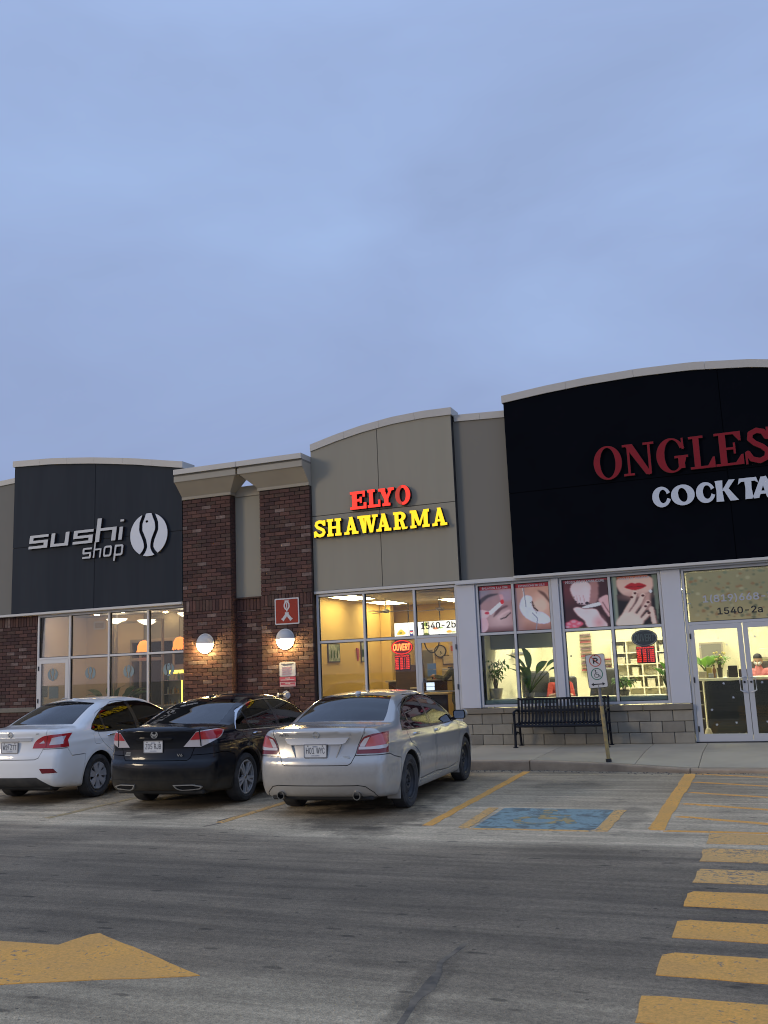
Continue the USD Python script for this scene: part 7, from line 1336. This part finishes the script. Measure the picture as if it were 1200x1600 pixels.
seat = dict(hip=(0, 0, .52), chest=(0, .0, .93), neck=(0, -.01, 1.10), head=(0, -.03, 1.24), face=(0, -1, -.35), shl=(-.19, 0, 1.02), shr=(.19, 0, 1.02), ell=(-.24, -.12, .80), elr=(.24, -.12, .80), wrl=(-.10, -.34, .84), wrr=(.10, -.34, .84), knl=(-.10, -.42, .52), knr=(.10, -.42, .52), anl=(-.10, -.42, .08), anr=(.10, -.42, .08))
lo = {k: (v[0], v[1], v[2] + .13 if k not in ('anl', 'anr', 'face') else v[2]) for k, v in seat.items()}
person('woman with dark hair and white face mask, in pink top, behind the salon counter', (.01, D + 3.0, .17), -8, lo, [('top', 'pink_top', ['torso', 'Al', 'Ar']), ('trousers', 'trousers', ['Ll', 'Lr'])], 'hair_dark', .06, True)
person('person in a red top half hidden behind the white post between the salon windows', (-3.90, D + 1.95, .17), 10, seat, [('top', 'red_top', ['torso', 'al', 'ar']), ('trousers', 'trousers', ['Ll', 'Lr'])], 'hair_fair', .12)
stand_ = dict(hip=(0, 0, .92), chest=(0, 0, 1.28), neck=(0, 0, 1.47), head=(0, -.02, 1.62), face=(-.6, -1, -.2), shl=(-.19, 0, 1.40), shr=(.19, 0, 1.40), ell=(-.36, .02, 1.24), elr=(.24, .04, 1.12), wrl=(-.58, .10, 1.30), wrr=(.22, -.08, .90), knl=(-.10, -.02, .49), knr=(.10, .02, .49), anl=(-.11, .02, .08), anr=(.11, .04, .08))
person('person in a grey green camouflage jacket standing inside the shawarma shop door', (-5.98, D + 1.6, .17), 0, stand_, [('jacket', 'jacket_camo', ['torso', 'Al', 'Ar']), ('trousers', 'jacket_camo', ['Ll', 'Lr'])], 'hair_dark')
c = thing('chair', 'plain dark chair behind the salon counter', 'chair'); put(c, 'seat', cbox(-.22, .24, D + 2.8, D + 3.24, .60, .66, .02), 'car_seat'); put(c, 'backrest', cbox(-.22, .24, D + 3.2, D + 3.26, .7, 1.52, .02), 'car_seat')
for sx in (-.18, .20):
    for sy in (2.83, 3.2): put(c, 'leg', cyl((sx, D + sy, .17), (sx, D + sy, .6), .018, n=8), 'dark_metal')
# ------------------------------------------------------------------ salon things
look('shelf_white', (.78, .74, .58), .6); look('box_cream', (.66, .60, .44), .7, rand=.3); look('counter_black', (.012, .014, .015), .12); look('chair_black', (.020, .020, .021), .42)
sh = thing('cubby_shelf', 'tall white cubby shelf on the salon back wall behind the OUVERT sign', 'shelf'); sx0, sx1, ys = -3.22, -1.85, D + 5.0; nx, zz = 4, (.62, 1.0, 1.27, 1.55, 1.82, 2.10)
put(sh, 'back_board', box(sx0, sx1, ys + .33, ys + .35, .17, 2.12), 'shelf_white')
for i in range(nx + 1): x = sx0 + (sx1 - sx0) * i / nx; put(sh, 'divider', cbox(x - .015, x + .015, ys, ys + .33, .17, 2.12, .003), 'shelf_white')
for z in zz: put(sh, 'shelf_board', cbox(sx0 + .016, sx1 - .016, ys + .004, ys + .33, z - .014, z + .014, .003), 'shelf_white')
rg = random.Random(9); POSN = ('bottom', 'second', 'third', 'fourth', 'top'); COLN = ('first', 'second', 'third', 'last')
for i in range(nx):
    for j in range(1, 5):
        if rg.random() < .72:
            x = sx0 + (sx1 - sx0) * (i + .5) / nx; h = rg.uniform(.07, .2); w = rg.uniform(.06, .13)
            b = thing('storage_box', f'cream storage box in the {COLN[i]} column, {POSN[j]} row of the white cubby shelf', 'box', (x, ys + .16, zz[j] + .0145 if j < 5 else 0)); put(b, 'carton', cbox(-w, w, -.12, .1, 0, h, .006), 'box_cream'); put(b, 'lid', cbox(-w - .006, w + .006, -.126, .106, h + .001, h + .02, .004), 'shelf_white')
look('polish_a', (.40, .07, .09), .3); look('polish_b', (.42, .25, .20), .3); look('polish_c', (.20, .10, .14), .3); look('polish_d', (.55, .42, .36), .3)
for x0, x1, z0, z1, lab in ((-4.02, -3.74, 1.42, 2.36, 'nail polish rack of many ledges seen left of the parking sign'), (-3.58, -3.28, .98, 1.76, 'lower nail polish rack seen right of the parking sign')):
    r = thing('polish_rack', lab, 'rack'); yb = D + 5.39; put(r, 'back_board', box(x0, x1, yb - .02, yb, z0, z1), 'shelf_white'); n = int((z1 - z0) / .085)
    for k in range(n):
        z = z0 + k * .085; put(r, 'ledge', cbox(x0, x1, yb - .09, yb - .021, z, z + .012, .002), 'warm_trim')
        put(r, 'polish_bottles', [revolve([(0, 0), (.012, 0), (.012, .03), (.005, .034), (.005, .055), (0, .055)], 8).apply_translation((x0 + .02 + q * .026, yb - .055, z + .0125)) for q in range(int((x1 - x0) / .026))], 'polish_' + 'abcd'[k % 4], kind='stuff')
def massage_chair(lab, loc, rz):
    t = thing('pedicure_chair', lab, 'chair', loc, rz); put(t, 'base', cbox(-.32, .32, -.35, .35, 0, .38, .05), 'chair_black', smooth=40); put(t, 'seat', cbox(-.27, .27, -.42, .22, .38, .54, .06), 'chair_black', smooth=40)
    b = cbox(-.30, .30, -.10, .10, 0, .85, .08); b.vertices[:, 1] += .22 + b.vertices[:, 2] * .28; b.vertices[:, 2] += .48; put(t, 'backrest', b, 'chair_black', smooth=40)
    for s in (-1, 1): put(t, 'armrest', cbox(s * .36 - .07, s * .36 + .07, -.38, .25, .42, .70, .05), 'chair_black', smooth=40)
    h = cbox(-.17, .17, -.07, .05, 1.14, 1.30, .05); h.vertices[:, 1] += .50; put(t, 'headrest', h, 'chair_black', smooth=40)
    for k in range(4): s = cbox(-.22, .22, -.012, .012, 0, .05, .01); s.vertices[:, 1] += .20 + (.2 + k * .16) * .28; s.vertices[:, 2] += .62 + k * .16; put(t, 'cushion_roll', s, 'chair_black', smooth=40)
massage_chair('black pedicure chair behind the large leaved plant in the salon', (-4.28, D + 1.7, .17), 25); massage_chair('black pedicure chair behind the parking sign in the salon', (-3.20, D + 2.0, .17), -25); massage_chair('black pedicure chair on which the person in red sits', (-3.90, D + 2.2, .03), 10)
bush('potted_plant', 'airy small leaved plant in a beige pot in the left salon window', (-4.88, D + .40, 1.005), .135, .20, .60, .26, 7, 15, .11, seed=1)
c = thing('window_bench', 'pale bench carrying plants behind the salon windows', 'bench'); put(c, 'top', cbox(-4.95, -1.6, D + .2, D + .66, .96, 1.0, .006), 'shelf_white')
for x in (-4.9, -4.0, -3.3, -2.4, -1.65): put(c, 'support', cbox(x - .02, x + .02, D + .3, D + .6, .17, .96, .004), 'shelf_white')
fan('potted_plant', 'tall plant with broad dark paddle leaves in the second salon pane', (-4.22, D + .45, .98), .10, .12, [(2.9, .10, .30, .62, .085), (1.6, .04, .45, .60, .09), (-.2, .42, .42, .40, .075), (.2, .62, .62, .30, .05), (-.4, .85, .62, .26, .045), (3.3, .14, .08, .60, .08), (-1.6, .10, .15, .5, .075), (2.4, .10, .05, .50, .07), (-2.4, .12, .22, .5, .08)], seed=2)
bush('potted_plant', 'small leafy plant in a dark pot under the OUVERT sign of the salon', (-2.39, D + .42, 1.001), .10, .10, .24, .10, 4, 14, .15, 'leaf_green', 'pot_dark', 5)
fan('potted_plant', 'climbing plant with long leaves at the right edge of the second salon window', (-1.60, D + .40, 1.001), .06, .10, [(.7 * k, .15 + .12 * (k % 3), .08 + .05 * k, .19, .04) for k in range(9)], 'leaf_green', 'pot_beige', 6)
look('star_dark', (.03, .04, .035), .6)
for x, z, r, lab in ((-3.52, 1.78, .05, 'dark star ornament on the salon wall right of the parking sign'), (-4.12, 1.80, .035, 'small dark star ornament on the salon wall left of the parking sign')):
    st_ = P_([(r * (1 if k % 2 == 0 else .4) * math.cos(k * math.pi / 6), r * (1 if k % 2 == 0 else .4) * math.sin(k * math.pi / 6)) for k in range(12)]); single('wall_star', xz(affinity.translate(st_, x, z), D + 4.6, D + 4.62), 'star_dark', lab, 'ornament')
v = thing('wall_vent', 'slim grey air conditioner louvre on the salon side wall', 'vent'); put(v, 'louvre', cbox(-5.42 + .45, -5.40 + .8, D + 2.2, D + 2.3, 1.87, 1.92, .01), 'sign_grey'); put(v, 'housing', cbox(-4.985, -4.55, D + 2.31, D + 2.45, 1.84, 2.0, .02), 'cream_wall')
ct0 = thing('display_stand', 'dark display stand at the left end of the salon counter', 'stand'); put(ct0, 'cabinet', cbox(-1.32, -1.06, D + 1.75, D + 2.0, .17, 1.19, .01), 'dark_brown')
for z in (.45, .72, .98): put(ct0, 'shelf_edge', cbox(-1.31, -1.07, D + 1.735, D + 1.749, z, z + .025, .002), 'pot_beige')
ct = thing('reception_counter', 'black glass fronted reception counter with a pale top inside the salon door', 'counter'); put(ct, 'top', cbox(-1.12, 1.6, D + 1.45, D + 2.2, 1.195, 1.245, .006), 'shelf_white'); put(ct, 'front', cbox(-1.0, 1.55, D + 1.52, D + 1.56, .17, 1.19, .004), 'counter_black'); put(ct, 'corner_post', cbox(-1.02, -1.002, D + 1.50, D + 1.56, .17, 1.19, .003), 'warm_trim')
TOP = 1.246
fan('potted_plant', 'bright green broad leaved plant on the salon counter by the door edge', (-.95, D + 1.75, TOP), .07, .09, [(k * .75, .35 + .16 * (k % 3), .14 + .05 * (k % 3), .34, .075) for k in range(11)], 'leaf_bright', 'pot_beige', 8)
bush('flower_vase', 'dark vase of yellow white flowers on the salon counter', (-.70, D + 1.7, TOP), .055, .19, .24, .12, 9, 7, .07, 'leaf_bright', 'pot_dark', 9)
look('flower_yellow', (.62, .52, .16), .7); fl = random.Random(4); t9 = '/World/flower_vase'
for k in range(16): a = fl.uniform(0, 6.28); r = fl.uniform(.02, .15); put(t9, 'blossom', trimesh.creation.icosphere(1, .022).apply_translation((r * math.cos(a), r * math.sin(a), .40 + fl.uniform(-.08, .10))), 'flower_yellow', smooth=True)
def bottle(lab, x, y, r, h, mat, cap_='dark_metal'):
    b = thing('bottle', lab, 'bottle', (x, y, TOP)); put(b, 'glass_body', revolve([(0, 0), (r, 0), (r, h * .62), (r * .4, h * .78), (r * .4, h * .92), (0, h * .92)], 14), mat, smooth=40); put(b, 'cap', cyl((0, 0, h * .921), (0, 0, h), r * .45, n=10), cap_)
bottle('tall brown bottle between the green plant and the vase on the counter', -.80, D + 1.58, .035, .25, look('brown_glass', (.22, .10, .04), .3)); bottle('pale bottle right of the vase on the salon counter', -.56, D + 1.6, .022, .14, 'pot_beige'); bottle('slim dark bottle among the pens on the salon counter', -.30, D + 1.62, .02, .18, 'dark_top')
for x, w, h, mat, lab in ((-1.02, .075, .12, 'pot_beige', 'cream cup shaped box at the left end of the salon counter'), (-.90, .05, .20, 'flower_yellow', 'yellow packet standing behind the boxes on the salon counter'), (-.84, .08, .085, 'sign_grey', 'grey card box on the salon counter'), (-.46, .085, .22, 'dark_top', 'black card holder with raised corners on the salon counter'), (-.28, .08, .15, 'dark_brown', 'dark brown box against the door edge on the salon counter')):
    b = thing('counter_box', lab, 'box', (x, D + 1.6 + (.12 if mat == 'flower_yellow' else 0), TOP)); put(b, 'carton', cbox(-w, w, -.05, .05, 0, h, .006), mat); put(b, 'rim', cbox(-w * .9, w * .9, -.045, .045, h + .001, h + .012, .003), 'shelf_white')
w = thing('wall_picture', 'grey framed window picture above the plants on the salon back wall', 'picture'); put(w, 'frame', xz(sbox(-1.22, 1.5, -.70, 1.98).difference(sbox(-1.18, 1.5, -.74, 1.94)), D + 4.93, D + 4.96), 'warm_trim'); put(w, 'canvas', box(-1.179, -.741, D + 4.94, D + 4.955, 1.5, 1.939), 'grey_panel'); put(w, 'backing', box(-1.22, -.70, D + 4.962, D + 5.39, 1.5, 1.98), 'cream_wall')
w = thing('split_air_conditioner', 'flat cream air conditioner on the salon back wall above the seated woman', 'air conditioner'); put(w, 'case', cbox(.05, .9, D + 5.2, D + 5.395, 1.55, 1.80, .02), 'shelf_white'); put(w, 'louvre', box(.08, .87, D + 5.19, D + 5.198, 1.57, 1.60), 'warm_trim')
sl = thing('slippers', 'pair of cream slippers on the floor inside the salon door', 'slippers', (-.72, D + .75, .17))
for s in (-1, 1): put(sl, 'slipper', [cbox(s * .06 - .045, s * .06 + .045, -.12, .12, 0, .025, .01), tube([(s * .06 - .045, -.03, .02), (s * .06, -.04, .075), (s * .06 + .045, -.03, .02)], .018, 8)], 'pot_beige', smooth=40)
sl = thing('cat_figurine', 'pale round figurine on the floor inside the salon door corner', 'figurine', (-.98, D + .9, .17)); put(sl, 'body', blob([(((0, 0, .07), .07), ((0, 0, .13), .05))], .015, 4), 'pot_beige', smooth=True)
ho = thing('sandals', 'pair of tan sandals on the floor near the middle of the salon door', 'sandals', (-.38, D + .8, .17))
for s in (-1, 1): put(ho, 'sandal', [cbox(s * .055 - .04, s * .055 + .04, -.12, .12, 0, .03, .01), tube([(s * .055 - .04, -.02, .02), (s * .055, -.03, .08), (s * .055 + .04, -.02, .02)], .016, 8)], 'warm_trim', smooth=40)
k = 0
for x, z in ((-.62, 1.98), (-.94, 1.84), (-.48, 1.86), (-.60, 1.18), (-.46, .93), (-.84, .72), (-.78, .46), (-.45, .49), (.04, 1.18), (.06, .5), (.0, 1.98)):
    k += 1; r = .022; q = U(*[st([(x - r * math.cos(a), z - r * math.sin(a)), (x + r * math.cos(a), z + r * math.sin(a))], .007) for a in (0, 1.047, 2.094)])
    single('snowflake_decal', xz(q, D + .0105, D + .0115), 'decal_white', 'tiny pale snowflake decal on the glass of the salon door', 'decal', group='snowflake decals on the salon door')
